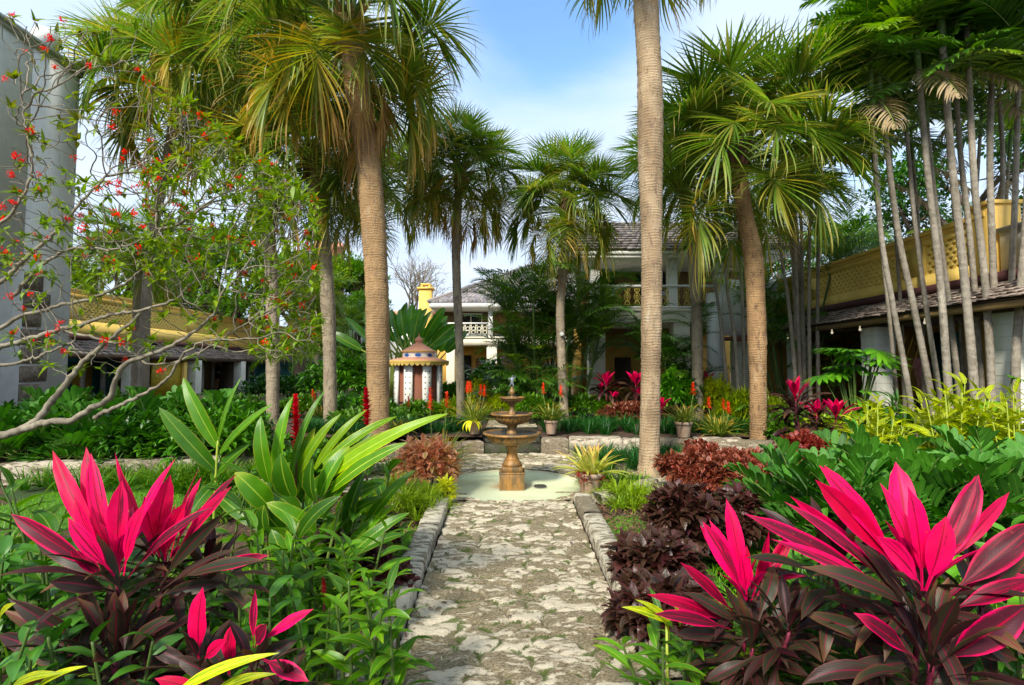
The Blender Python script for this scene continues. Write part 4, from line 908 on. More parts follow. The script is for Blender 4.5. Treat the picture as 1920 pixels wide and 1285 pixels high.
part_box('wall', 'white_stucco', lw, ((-12, 37, 0), (-5.2, 40, 5.4)))
part_box('roof_trim', 'salmon', lw, ((-12.2, 36.8, 5.4), (-5.0, 40, 5.75)))
ct = thing('tower', 'distant salmon pink tower top behind the left palms', 'tower', (-20, 58, 0))
mb = MB(); mb.lathe([(.8, 0), (.8, 15.2), (1.0, 15.3), (1.0, 15.7), (.85, 15.8), (.3, 16.2), (.001, 16.3)], sides=28, ctr=(-20.2, 58, 0)); mb.build('shaft', M['salmon'], ct, smooth=False)

# ------------------------------------------------------------ kiosk
KX, KY = Xat(785, 14.), 14.; ks = thing('garden_kiosk', 'small round white kiosk with a two-tier salmon roof and rust doors', 'kiosk', (KX, KY, .3), rz=R(8))
NS = 8
def ngon(r, z, k0=0): a = np.arange(NS) * 2 * math.pi / NS + math.pi / NS; return np.stack([np.cos(a) * r, np.sin(a) * r, np.full(NS, z)], 1)
def prism(mb, rs_, c=0):
    V = np.concatenate([ngon(r, z) for r, z in rs_]); n = len(rs_)
    mb.add(V, [[i * NS + j, i * NS + (j + 1) % NS, (i + 1) * NS + (j + 1) % NS, (i + 1) * NS + j] for i in range(n - 1) for j in range(NS)])
mb = MB(); prism(mb, [(.60, 0), (.60, 1.46), (.001, 1.46)]); mb.build('door', M['rust_door'], ks, loc=(0, 0, 0))
apo = math.cos(math.pi / NS)
for k in range(NS):
    a = k * 2 * math.pi / NS + math.pi / NS
    mb = MB(); mb.box((.585, -.115, 0), (.66, .115, 1.47)); o = mb.build('pilaster', M['kiosk_white'], ks, loc=(0, 0, 0)); o.rotation_euler = (0, 0, a)
    mb = MB()
    for sy in (-.06, .06):
        for q in range(9): mb.lathe([(.001, .004), (.018, .003), (.018, 0)], sides=10, caps=False)if False else mb.box((.660, sy - .016, .14 + q * .15), (.663, sy + .016, .172 + q * .15))
    mb.build('stud', M['black_paint'], o, loc=(0, 0, 0))
    a2 = k * 2 * math.pi / NS
    mb = MB(); mb.box((.56, -.17, .36), (.575, .17, .40)); mb.box((.56, -.17, .30), (.572, .17, .315)); oo = mb.build('door_bar', M['black_paint'], ks, loc=(0, 0, 0)); oo.rotation_euler = (0, 0, a2)
    mb = MB(); th = np.linspace(0, 6.283, 25)[:-1]; rr_ = .462 * apo
    mb.add(np.concatenate([np.stack([np.full(24, rr_ + .006), np.cos(th) * .085, 1.645 + np.sin(th) * .045], 1), [[rr_ + .008, 0, 1.645]]]), None, [[24, i, (i + 1) % 24] for i in range(24)])
    o2 = mb.build('oval_window', M['blue_paint'], ks, loc=(0, 0, 0)); o2.rotation_euler = (0, 0, a2)
mb = MB(); prism(mb, [(.88, 1.46), (.88, 1.49), (.70, 1.54), (.48, 1.585), (.46, 1.585)]); prism(mb, [(.86, 1.455), (.5, 1.50)]); mb.build('lower_roof', M['salmon'], ks, loc=(0, 0, 0))
mb = MB(); prism(mb, [(.462, 1.57), (.462, 1.735)]); mb.build('drum', M['kiosk_white'], ks, loc=(0, 0, 0))
mb = MB(); prism(mb, [(.50, 1.755), (.36, 1.83), (.2, 1.92), (.10, 1.985), (.09, 2.02), (.001, 2.02)]); prism(mb, [(.5, 1.755), (.3, 1.745)]); mb.build('upper_roof', M['salmon'], ks, loc=(0, 0, 0))
mb = MB(); prism(mb, [(.505, 1.725), (.52, 1.735), (.52, 1.755), (.50, 1.760)]); prism(mb, [(.885, 1.44), (.90, 1.455), (.90, 1.475), (.88, 1.492)])
mb.build('eave_moulding', M['kiosk_yellow'], ks, loc=(0, 0, 0))
mb = MB(); mb2 = MB()
for k in range(NS):
    a = k * 2 * math.pi / NS; c0 = np.array([math.cos(a), math.sin(a), 0]) * .89 * apo; s0 = np.array([-math.sin(a), math.cos(a), 0]); wd = .89 * math.sin(math.pi / NS) * 2
    for q in range(5):
        cc_ = c0 + s0 * (-wd / 2 + wd * (q + .5) / 5); th = np.linspace(math.pi, 2 * math.pi, 9); rr_ = wd / 10
        for m_, rad, o_ in ((mb, 1., .0), (mb2, .68, .003)):
            pts = [cc_ + s0 * math.cos(x) * rr_ * rad * .98 + np.array([0, 0, 1.445 + math.sin(x) * rr_ * 1.3 * rad]) + np.array([math.cos(a), math.sin(a), 0]) * o_ for x in th]
            m_.add(pts + [cc_ + np.array([0, 0, 1.445]) + np.array([math.cos(a), math.sin(a), 0]) * o_], None, [[9, i, i + 1] for i in range(8)])
mb.build('scalloped_valance', M['kiosk_yellow'], ks, loc=(0, 0, 0)); mb2 = MB(); prism(mb2, [(.872, 1.40), (.872, 1.45), (.86, 1.45), (.86, 1.40)]); mb2.build('valance_lining', M['black_paint'], ks, loc=(0, 0, 0))
mb = MB(); mb.lathe(rprof([(.09, 2.02), (.11, 2.05), (.10, 2.10), (.06, 2.14), (.035, 2.16), (.012, 2.20), (.004, 2.28)]), sides=20); mb.build('finial', M['salmon'], ks, smooth=True, loc=(0, 0, 0))

# person in the shade of the right arcade, seen from behind
plain('skin', (.35, .17, .10), rough=.5, bmp=0); plain('pink_shirt', (.50, .20, .22), rough=.8, bmp=.1); plain('navy_cloth', (.02, .02, .04), rough=.8); plain('hair', (.03, .02, .015), rough=.6)
pp = thing('person', 'person in a pink shirt and dark trousers standing in the right arcade', 'person', (9.25, 11.45, .36), rz=R(20))
v_ = [(0, 0, .93), (0, 0, 1.12), (0, .01, 1.32), (0, .01, 1.45), (0, 0, 1.53), (0, -.01, 1.62), (0, -.01, 1.70),
      (.17, .01, 1.42), (.22, .0, 1.16), (.20, -.12, .95), (.19, -.16, .87), (-.17, .01, 1.42), (-.23, .0, 1.16), (-.22, -.05, .92), (-.215, -.07, .84),
      (.09, 0, .86), (.10, .01, .48), (.10, .03, .08), (.11, -.10, .03), (-.09, 0, .86), (-.11, -.01, .48), (-.12, .03, .08), (-.13, -.10, .03)]
e_ = [(0, 1), (1, 2), (2, 3), (3, 4), (4, 5), (5, 6), (2, 7), (7, 8), (8, 9), (9, 10), (2, 11), (11, 12), (12, 13), (13, 14), (0, 15), (15, 16), (16, 17), (17, 18), (0, 19), (19, 20), (20, 21), (21, 22)]
r_ = [(.15, .11), (.14, .10), (.16, .11), (.09, .07), (.055, .055), (.085, .095), (.07, .08), .055, .045, .033, .03, .055, .045, .033, .03, .085, .06, .04, .035, .085, .06, .04, .035]
skin_fig('body', v_, e_, r_, M['skin'], pp)
for s in (1, -1):     # fingers
    c0 = np.array([.188, -.17, .86]) if s > 0 else np.array([-.213, -.075, .825])
    mb = MB()
    for q in range(4):
        x = (q - 1.5) * .018; L = (.07, .082, .077, .06)[q]; mb.tube([c0 + [0, x, 0], c0 + [0, x - .012, -L * .6], c0 + [0, x - .03, -L]], [.009, .008, .006], 6)
    mb.tube([c0 + [0, -.03, .02], c0 + [0, -.052, -.02]], [.010, .008], 6); mb.build('fingers', M['skin'], pp, smooth=True, loc=(0, 0, 0))
skin_fig('shirt', [v_[0], v_[1], v_[2], (0, .01, 1.43), v_[7], (.222, 0, 1.2), v_[11], (-.232, 0, 1.2)], [(0, 1), (1, 2), (2, 3), (2, 4), (4, 5), (2, 6), (6, 7)], [(.175, .135), (.165, .125), (.18, .13), (.11, .09), .075, .068, .075, .068], M['pink_shirt'], pp)
skin_fig('trousers', [(0, 0, .96), (0, 0, .90), (.09, 0, .84), v_[16], (.10, .03, .12), (-.09, 0, .84), v_[20], (-.12, .03, .12)], [(0, 1), (1, 2), (2, 3), (3, 4), (1, 5), (5, 6), (6, 7)], [(.16, .12), (.165, .125), .105, .08, .07, .105, .08, .07], M['navy_cloth'], pp)
mb = MB(); ph = np.linspace(-.5, 1.57, 9); mb.lathe([(max(.098 * math.cos(a), .001), .115 * math.sin(a)) for a in ph], sides=20, ctr=(0, .008, 1.665)); mb.build('hair', M['hair'], pp, smooth=True, loc=(0, 0, 0))
# ------------------------------------------------------------ fan palms
sabal('big fan palm left of the path with thick tan trunk and golden hanging fronds', [(709, 850), (708, 600), (702, 450), (690, 300), (668, 150), (655, 45)], 9., 0, [.22, .195, .21, .215, .22, .22], 'trunk_tan', 1.36, (8, 10, 11, 10, 7, 6, 4), 11)
sabal('tall fan palm with bare pale trunk running out of the top of the photo', [(1217, 892), (1220, 700), (1222, 500), (1220, 330), (1218, 150), (1211, 0), (1204, -250)], 7.6, 0, [.15, .148, .152, .185, .19, .19, .19], 'trunk_pale', 1.15, (5, 7, 8, 8, 7, 2, 0), 12)
sabal('leaning fan palm right of the tall bare trunk with curved brown trunk', [(1421, 815), (1421, 700), (1418, 590), (1412, 480), (1396, 400), (1384, 300)], 9.5, .0, [.135, .15, .165, .172, .15, .125], 'trunk_brown', 1.22, (9, 12, 12, 10, 5, 2, 0), 13)
sabal('dark crowned fan palm behind the tall bare trunk and left of the leaning one', [(1308, 765), (1306, 600), (1300, 480), (1290, 400), (1282, 330)], 12.6, .3, [.14, .13, .13, .125, .13], 'trunk_grey', 1.02, (5, 8, 10, 10, 10, 0, 0), 14)
sabal('slim fan palm right of the fountain with a small grey sign disc on its trunk', [(1058, 778), (1052, 650), (1051, 570), (1058, 480), (1062, 385)], 12.2, .3, [.12, .105, .105, .11, .11], 'trunk_grey', .92, (7, 10, 12, 12, 9, 5, 1), 15)
sabal('slim fan palm left of the fountain with short yellowing fan crown', [(864, 788), (862, 660), (856, 520), (856, 420), (864, 325)], 12., .3, [.10, .095, .10, .112, .11], 'trunk_grey', .86, (7, 10, 12, 11, 7, 9, 5), 16)
sabal('fan palm just left of the big tan trunk with dense dark skirt of fronds', [(620, 768), (617, 620), (608, 480), (597, 390), (585, 290)], 12., .3, [.15, .15, .17, .18, .17], 'trunk_grey', 1.25, (4, 8, 10, 12, 15, 2, 1), 17)
sabal('tall fan palm with grey trunk behind the red-flowered bush', [(512, 758), (511, 600), (505, 450), (492, 300), (458, 75)], 11.5, .3, [.14, .14, .135, .14, .15], 'trunk_grey', 1.36, (8, 10, 12, 10, 8, 3, 2), 18)
sabal('far fan palm at the left rising above the yellow arcade', [(272, 750), (272, 600), (285, 450), (310, 320), (338, 165)], 14.5, .0, [.13, .13, .125, .13, .13], 'trunk_grey', 1.62, (5, 9, 11, 11, 11, 3, 1), 19)
sabal('thin distant fan palm with yellow hanging fronds left of the grey trunk pair', [(603, 710), (590, 620), (588, 560)], 22., .0, [.11, .1, .1], 'trunk_grey', .95, (3, 4, 6, 6, 6, 6, 4), 20)
sabal('fan palm crown half hidden behind the big tan trunk', [(700, 760), (706, 560), (712, 440), (716, 350)], 16., .3, [.13, .13, .12, .12], 'trunk_grey', 1.25, (4, 6, 8, 9, 8, 3, 0), 21)
sabal('low fan palm with hanging fronds directly above the left yellow parapet', [(252, 760), (255, 600), (262, 480)], 17.5, .0, [.12, .11, .12], 'trunk_grey', 1.1, (4, 6, 8, 8, 5, 1, 0), 22)
sabal('fan palm behind the leaning palm with its crown against the right clump', [(1500, 700), (1495, 520), (1480, 370)], 13., .2, [.13, .12, .12], 'trunk_grey', 0.85, (4, 6, 8, 8, 5, 1, 0), 23)
sg = MB(); ph = np.linspace(0, 6.283, 25)[:-1]
sg.add(np.concatenate([np.stack([np.cos(ph) * .045, 0 * ph, np.sin(ph) * .045], 1), [[0, -.004, 0]]]), None, [[24, (i + 1) % 24, i] for i in range(24)])
sg.tube(np.stack([np.cos(np.append(ph, 0)) * .045, 0 * np.append(ph, 0), np.sin(np.append(ph, 0)) * .045], 1), .006, 5, cap=False)
p_ = P(1053, 626, 12.2 - .18); tag(sg.build('sign_disc', M['grey_stone_wall'], loc=tuple(p_)), 'small round grey disc fixed to the trunk right of the fountain', 'tag')

# ------------------------------------------------------------ slender ringed palms at the right
def slender(label, px, D, r, seed, group='slender ringed palm stems at the right', crown=True, zb=.0, s=1., ncr=8, dry=1):
    rs = np.random.default_rng(seed); pts = [P(x, y, D) for x, y in px]; pts[0][2] = zb
    t = thing('slender_palm', label, 'palm tree', tuple(pts[0]), group); inv = np.array(pts[0])
    r = r * .78; path = spline(pts, 60); L = np.sum(np.linalg.norm(np.diff(path, axis=0), axis=1)); n = int(L / .035); path = spline(pts, n)
    rr = np.linspace(r * 1.15, r * .8, n); k_ = np.arange(n); rr = np.where(k_ % 6 == 0, rr * 1.045, rr) * (1 + rs.uniform(-.015, .015, n)); mb = MB(); mb.tube(path, rr, 12, rough=.015); o = mb.build('trunk', M['trunk_slender'], t, smooth=True)
    if crown:
        top = pts[-1]; d = unit(pts[-1] - pts[-2]); mb = MB(); mb.tube([top, top + d * .35, top + d * .7], [r * .95, r * 1.05, r * .5], 10); mb.build('crownshaft', M['stem_green'], t, smooth=True)
        ph = rs.random() * 6
        for i in range(ncr):
            ph += 2.4 + rs.normal(0, .2); k = [0, 0, 1, 1, 4, 2, 2, 1, 2, 4][i % 10]; put(SOLIT[k], 'frond', t, tuple(top + d * .62 - inv), ph, s * rs.uniform(.85, 1.15), (rs.normal(0, .12), rs.normal(0, .12)))
        for i in range(dry): put(SOLIT[3], 'frond', t, tuple(top - inv), rs.random() * 6, s, label='dead straw-coloured frond')
    return t
SL = [([(1720, 850), (1705, 740), (1672, 560), (1650, 420), (1634, 180)], 'speckled slender stem leaning furthest left of the right clump', .052, 8.4),
      ([(1758, 850), (1745, 740), (1712, 570), (1683, 430), (1652, 190)], 'slender grey stem crossing before the white arcade column', .062, 8.6),
      ([(1775, 850), (1760, 730), (1740, 600), (1716, 420), (1700, 250)], 'thin slender stem close behind the one crossing the white column', .050, 8.9),
      ([(1786, 850), (1778, 730), (1762, 520), (1740, 330), (1722, 130)], 'straight slender stem beside the person in pink', .068, 8.3),
      ([(1806, 850), (1798, 740), (1778, 560), (1756, 400), (1738, 240)], 'slender stem just right of the person in pink', .058, 9.0),
      ([(1832, 850), (1826, 720), (1806, 500), (1784, 300), (1768, 90)], 'pale thick slender stem left of the dark teal doorway', .075, 8.1),
      ([(1846, 850), (1838, 700), (1822, 480), (1800, 280), (1790, 120)], 'speckled dark slender stem touching the pale thick one', .060, 8.8),
      ([(1862, 850), (1858, 700), (1846, 520), (1826, 330), (1812, 40)], 'slender stem before the high yellow corner pier', .066, 8.2),
      ([(1874, 850), (1868, 700), (1862, 500), (1856, 300), (1862, 90)], 'upright slender stem just right of the yellow corner pier', .066, 8.5),
      ([(1884, 850), (1880, 700), (1876, 500), (1880, 300), (1872, 160)], 'upright slender stem before the white building', .055, 9.1),
      ([(1893, 850), (1890, 700), (1898, 500), (1905, 320), (1912, 60)], 'slender stem curving outwards at the right', .058, 8.4),
      ([(1908, 880), (1904, 700), (1916, 520), (1926, 380), (1930, 180)], 'slender stem at the very right edge', .072, 7.9)]
for i, (px, lb, r, D) in enumerate(SL): slender(lb, px, D, r, 100 + i, s=1.15 + .12 * (i % 3), ncr=15, dry=1 if i % 3 == 0 else 0)
SL2 = [([(1495, 720), (1482, 600), (1468, 500), (1458, 425)], 'thin stem leaning left in the small clump right of the leaning palm'), ([(1502, 720), (1496, 600), (1490, 460), (1487, 410)], 'second thin stem of the small clump right of the leaning palm'),
       ([(1508, 720), (1506, 600), (1503, 440), (1500, 400)], 'third thin stem of the small clump right of the leaning palm'), ([(1518, 720), (1517, 600), (1518, 440), (1520, 400)], 'fourth thin stem of the small clump right of the leaning palm'),
       ([(1533, 720), (1533, 600), (1535, 440), (1534, 360)], 'thin pale stem standing alone before the yellow parapet end'),
       ([(1368, 740), (1355, 640), (1345, 560), (1335, 500)], 'thin stem leaning left before the white wall and tile ledge'), ([(1387, 750), (1378, 640), (1366, 560), (1360, 500)], 'thin stem before the dark opening left of the leaning palm'),
       ([(1396, 750), (1394, 640), (1392, 560), (1388, 480)], 'thin stem close to the leaning palm trunk')]
for i, (px, lb) in enumerate(SL2): slender(lb, px, 12.4 + .2 * (i % 3), .055, 130 + i, 'thin palm stems in the middle distance', s=.75, ncr=7, dry=0, zb=.3)

for i, (px, lb) in enumerate([([(1690, 850), (1668, 600), (1648, 420), (1640, 330)], 'short slender palm whose crown hangs lowest left in the right clump'), ([(1735, 850), (1730, 600), (1722, 420), (1712, 300)], 'short slender palm with a crown at mid height behind the leaning stems'),
       ([(1812, 850), (1800, 600), (1790, 420), (1778, 270)], 'short slender palm with a crown behind the pale thick stem'), ([(1868, 850), (1876, 600), (1884, 420), (1892, 300)], 'short slender palm with a crown before the white building'), ([(1820, 850), (1815, 600), (1835, 300), (1842, 180)], 'slender palm with a crown under the highest ones at the right'), ([(1700, 850), (1690, 600), (1670, 300), (1650, 60)], 'slender palm with the highest crown left in the right clump')]): slender(lb, px, 10.0 + .4 * (i % 3), .045, 150 + i, s=1.1, ncr=13, dry=1)
# ------------------------------------------------------------ clump palms and far greenery
def clump(name, label, cat, px, D, zb, n, ref, s, spread, seed, hs=(.0, 2.2), group=None, mats=None, stemr=.03, lean=.25, elist=None):
    rs = np.random.default_rng(seed); c = np.array([Xat(px, D), D, zb]); t = thing(name, label, cat, tuple(c), group)
    for i in range(n):
        a = rs.random() * 6.28; rr = spread * math.sqrt(rs.random()); b0 = np.array([math.cos(a) * rr, math.sin(a) * rr * .6, 0]); h = rs.uniform(*hs); top = b0 + np.array([math.cos(a) * lean * h, math.sin(a) * lean * h, h])
        if h > .15: mb = MB(); mb.tube(spline([b0, (b0 + top) / 2 - [0, 0, .0], top], 8), [stemr] * 8, 7); mb.build('stem', M['stem_green'], t, smooth=True, loc=(0, 0, 0))
        for k in range(7):
            a2 = a + rs.normal(0, .6) + k * 2.4; put(ref[rs.integers(len(ref))], 'frond', t, tuple(top), a2, s * rs.uniform(.75, 1.15), (rs.normal(0, .1), rs.normal(0, .15)))
    return t
clump('areca_palm', 'dense dark green clumping palm right of the balcony, behind the fountain', 'palm clump', 1008, 13.6, .3, 19, ARECA, 1.08, .62, 40, (.3, 3.1))
clump('areca_palm', 'feathery clumping palm between the slim palm trunk and the cream column', 'palm clump', 1066, 14.2, .3, 11, ARECA[:2] + ARECA[3:], 1.0, .4, 41, (1., 3.6))
clump('areca_palm', 'dark clumping palm low behind the fountain statue', 'palm clump', 1010, 12.9, .3, 9, ARECA[1:3], .75, .8, 42, (.0, .7))
clump('areca_palm', 'clumping palm between the tall bare trunk and the dark crowned palm', 'palm clump', 1258, 13.8, .3, 11, [ARECA[1], SOLIT[0], SOLIT[1], ARECA[2]], .85, .5, 43, (.6, 2.6))
clump('areca_palm', 'bright clumping palm behind the leaning palm trunk', 'palm clump', 1475, 14.4, .2, 10, ARECA, 1.05, .6, 44, (1., 4.2))
clump('areca_palm', 'clumping palm hanging before the end of the right yellow parapet', 'palm clump', 1538, 14.2, .2, 4, SOLIT[:3] + SOLIT[4:], 1.0, .35, 45, (1.0, 2.8))
clump('areca_palm', 'low fan of broad palm fronds left of the monstera', 'palm clump', 1490, 11.5, .2, 3, SOLIT[1:3], .85, .4, 46, (.1, .5))
clump('coconut_palm', 'yellow-green feather palm between the two left trunks', 'palm tree', 655, 20, 0, 2, COCO, .8, .3, 47, (2.8, 3.6), lean=0)
clump('coconut_palm', 'dark feather palm low between the two left trunks', 'palm tree', 655, 17, 0, 3, COCO[:1] + ARECA[1:2], .7, .5, 48, (.6, 1.6), lean=.1)
clump('coconut_palm', 'feather palm behind the red-flowered bush at the far left', 'palm tree', 560, 24, 0, 3, COCO, .9, .6, 49, (1.5, 4), lean=.1)
clump('coconut_palm', 'feather palm far behind the right yellow parapet', 'palm tree', 1720, 24, 0, 3, COCO, 1.0, 1.5, 50, (6, 8), lean=.1)
clump('coconut_palm', 'feather palm above the parapet beyond the right clump', 'palm tree', 1600, 22, 0, 3, COCO, .9, 1., 51, (4.5, 6.5), lean=.1)
# traveller's palm: a fan of paddle leaves behind the kiosk
def paddle(label, px, D, n, L, seed, zb=.3, lean=60, h0=.6):
    rs = np.random.default_rng(seed); c = np.array([Xat(px, D), D, zb]); t = thing('banana_palm', label, 'banana plant', tuple(c), 'paddle-leaved plants behind the kiosk')
    mb = MB(); mb2 = MB()
    for i in range(n):
        a = (i / (n - 1) - .5) * 2 * R(lean); d = np.array([math.sin(a), rs.normal(0, .15), math.cos(a)]); pl = L * .75 * rs.uniform(.85, 1.1); base = np.array([math.sin(a) * .2, 0, h0]); tip = base + unit(d) * pl
        mb2.tube([base - unit(d) * .3, (base + tip) / 2, tip], [.05, .035, .02], 6)
        mb.leaves([tip], [d], L * rs.uniform(.8, 1.1), .21, up=[0, -1, .3], droop=rs.uniform(.3, .9), k=1.8, fold=.35, n=10, prof=PR['broad'], cols=5, wav=.06, c=0, roll=rs.normal(0, .4))
    mb2.tube([(0, 0, 0), (0, 0, h0)], [.14, .12], 10); mb2.build('petiole', M['petiole_lime'], t, smooth=True, loc=(0, 0, 0)); mb.build('leaf', M['ginger_far'], t, smooth=True, loc=(0, 0, 0))
plain('petiole_lime', (.45, .5, .06), (.3, .4, .05), rough=.5)
leafmat('ginger_far', (.05, .16, .02), (.10, .26, .03), rib=(.3, .4, .07), trans=.3, rough=.35)
paddle('fan of big paddle leaves with yellow stalks rising behind the kiosk', 766, 16.5, 11, 1.2, 60, h0=1.5, lean=48)
paddle('paddle-leaved plant right of the kiosk with dark drooping leaves', 800, 18.5, 8, 1.2, 61, h0=1.2, lean=40)
paddle('paddle-leaved plant left of the kiosk touching the big trunk', 738, 18, 8, 1.4, 62, h0=1.4)

# trees: trunk, limbs, crowns of leaf tufts
def leafcloud(mb, c, rad, nt, per, L, W, prof='lance', seed=0, c0=(0, 1), droop=.4, up=.3, shell=.55, low=-.4, n=3, cols=3, sp=.06, flat=0.):
    rs = np.random.default_rng(seed); c = np.asarray(c, float); rad = np.broadcast_to(np.asarray(rad, float), (3,))
    d = unit(rs.normal(0, 1, (nt * 3, 3))); d = d[d[:, 2] > low][:nt]; m = len(d)
    lump = np.array([.80 + .38 * noise.noise(Vector(q) * 2.3 + Vector((seed, 0, 0))) for q in d])
    r = (shell + (1 - shell) * rs.random(m) ** .6) * lump; pos = c + d * rad * r[:, None]
    ax = unit(d * [1, 1, 1 - flat] + [0, 0, up] + rs.normal(0, .25, (m, 3)))
    pos = np.repeat(pos, per, 0); ax = np.repeat(ax, per, 0); D = unit(ax * .7 + unit(rs.normal(0, 1, ax.shape)) * .8)
    pos = pos + D * sp * rs.random((len(pos), 1)); cv = np.clip(np.repeat(rs.random(m), per) * .6 + rs.random(len(pos)) * .4, 0, 1)
    mb.leaves(pos, D, L * rs.uniform(.6, 1.15, len(pos)), W * rs.uniform(.75, 1.2, len(pos)), droop=rs.uniform(.3, 1.4, len(pos)) * droop, fold=.25, n=n, prof=PR[prof], c=c0[0] + (c0[1] - c0[0]) * cv, cols=cols)
def limbs(mb, base, targets, r0, seed, sub=3):
    rs = np.random.default_rng(seed)
    for tg_ in targets:
        mid = (base + tg_) / 2 + rs.normal(0, .12, 3) * np.linalg.norm(tg_ - base); p = spline([base, mid, tg_], 12); mb.tube(p, np.linspace(r0, r0 * .25, 12), 7, rough=.05)
        for k in range(sub):
            q = p[rs.integers(5, 11)]; e_ = q + unit(rs.normal(0, 1, 3) + unit(tg_ - base)) * np.linalg.norm(tg_ - base) * .4; mb.tube(spline([q, (q + e_) / 2 + rs.normal(0, .03, 3), e_], 6), np.linspace(r0 * .3, r0 * .08, 6), 5)
def tree(label, px, D, zt, zb_, w_, mat, seed, L=.16, nt=900, group='leafy trees beyond the garden', prof='lance'):
    rs = np.random.default_rng(seed); x = Xat(px, D); t = thing('tree', label, 'tree', (x, D, 0), group); c = np.array([x, D, (zt + zb_) / 2]); rz_ = (zt - zb_) / 2
    mb = MB(); tg_ = [c + unit(rs.normal(0, 1, 3) + [0, 0, .4]) * [w_ * .7, w_ * .7, rz_ * .7] for _ in range(9)]
    b0 = np.array([x, D, zb_ + rz_ * .2]); mb.tube(spline([(x, D, 0), (x + .1, D, b0[2] / 2), b0], 8), np.linspace(.3, .2, 8) * w_ / 2.5, 10, rough=.04); limbs(mb, b0, tg_, .13 * w_ / 2.5, seed); mb.build('trunk', M['bark_dark'], t, smooth=True)
    mb = MB()
    for k, g in enumerate(tg_): leafcloud(mb, g, (w_ * .5, w_ * .5, rz_ * .45), nt // 9, 9, L, L * .22, prof, seed * 10 + k, shell=.3, low=-.8, sp=.2)
    mb.build('crown', M[mat], t)
tree('round green tree above the white roof right of the small palm clump', 1600, 30, 10.5, 4.2, 3.2, 'mid_green', 70, .26)
tree('yellow-green tree behind the left arcade beside the grey trunks', 560, 34, 9.5, 3, 4.2, 'lime_tree', 71, .32, 1300) if 'lime_tree' in M else None
tree('dark green tree behind the left fan palms', 430, 32, 10.5, 3.6, 5., 'mid_green', 72, .34, 1300)
tree('dark tree at the right beyond the white building', 1850, 22, 12.8, 5.5, 4., 'dark_green', 73, .26, 1200)
tree('dense dark tree behind the two-storey wing', 1420, 27, 10, 3.5, 3.4, 'dark_green', 74, .26, 900)
tree('small green tree behind the kiosk and the big trunk', 668, 25, 5.2, 1.2, 2.2, 'mid_green', 75, .24, 800)
tree('yellow-green tree rising behind the left parapet at the far left', 215, 30, 9.6, 3.5, 3.6, 'lime_tree', 76, .3, 1200)
tree('loose green tree behind the left parapet before the sky', 385, 36, 11.5, 4, 4.6, 'lime_tree', 77, .34, 1400)
tree('green tree between the two left trunks', 640, 40, 10.5, 3, 4.2, 'mid_green', 78, .34, 1200)
# bare tree
rs = np.random.default_rng(5); x = Xat(757, 48); bt = thing('bare_tree', 'leafless grey tree on the skyline left of the slate roof', 'tree', (x, 48, 0)); mb = MB()
def grow(p, d, L, r, dep):
    q = p + d * L; mid = (p + q) / 2 + rs.normal(0, .06, 3) * L; mb.tube(spline([p, mid, q], 5), np.linspace(r, r * .7, 5), 5 if dep < 3 else 4, cap=False)
    if dep < 7:
        for _ in range(2 if dep < 1 or rs.random() < .35 else 3): grow(q, unit(d * 1.0 + unit(rs.normal(0, 1, 3)) * .75 + [0, 0, .10]), L * rs.uniform(.66, .86), r * .62, dep + 1)
grow(np.array([x, 48, 0.]), np.array([0, 0, 1.]), 3.7, .34, 0); mb.build('trunk', M['bark_branch'], bt)

# ------------------------------------------------------------ red-flowered bush at the left: traced limbs, then twigs that grow into the free space
JD = 4.6
limb_px = [([(-60, 840), (0, 818), (31, 808), (63, 791), (88, 762), (118, 726), (147, 690), (179, 659), (202, 638), (223, 621), (252, 602), (268, 580)], 4.5, 4.9, .062, .02),
    ([(42, 806), (84, 793), (130, 789), (168, 770), (202, 753), (212, 734), (223, 705), (237, 686), (263, 675), (305, 659), (357, 631), (400, 590)], 4.5, 4.2, .05, .016),
    ([(178, 783), (210, 765), (260, 742), (312, 716), (345, 670), (380, 640)], 4.45, 4.1, .03, .012),
    ([(-40, 670), (0, 652), (42, 638), (105, 619), (160, 608), (210, 591), (271, 581), (330, 560)], 4.2, 4.5, .034, .016),
    ([(-40, 640), (0, 615), (42, 591), (105, 573), (160, 560), (240, 525), (300, 470)], 4.6, 4.9, .032, .014),
    ([(118, 621), (189, 638), (252, 665), (273, 680), (305, 682), (357, 669), (410, 640), (470, 600)], 4.3, 4.5, .018, .009),
    ([(-40, 560), (10, 520), (60, 470), (110, 430), (150, 380), (200, 330)], 4.5, 4.7, .034, .014),
    ([(-30, 440), (20, 400), (60, 330), (50, 250), (40, 180)], 4.4, 4.5, .022, .009),
    ([(20, 560), (80, 500), (150, 470), (220, 470), (300, 430)], 4.6, 4.4, .024, .012),
    ([(-30, 690), (60, 665), (140, 640)], 4.0, 4.1, .022, .012)]
jb = thing('flowering_bush', 'large open bush with bare twisting branches and small red flowers at the left', 'bush', tuple(P(-60, 840, 4.5)), None)
mb = MB(); nodes = []; par = []; rad = []
for px, D0, D1, r0, r1 in limb_px:
    Ds = np.linspace(D0, D1, len(px)); p = spline([P(a, b_, d) for (a, b_), d in zip(px, Ds)], 44); p += rng.normal(0, .005, p.shape) + np.array([0, 0, 1]) * (np.cumsum(rng.normal(0, .004, 44)))[:, None] * np.sin(np.linspace(0, np.pi, 44))[:, None]; mb.tube(p, .66 * np.linspace(r0, r1, 44) * (1 + rng.uniform(-.09, .09, 44)), 10, rough=.05)
    for i, q in enumerate(p):
        if i > 8: nodes.append(q); par.append(-1); rad.append(0)
mb.build('main_branch', M['bark_branch'], jb, smooth=True)
rs = np.random.default_rng(21); att = []
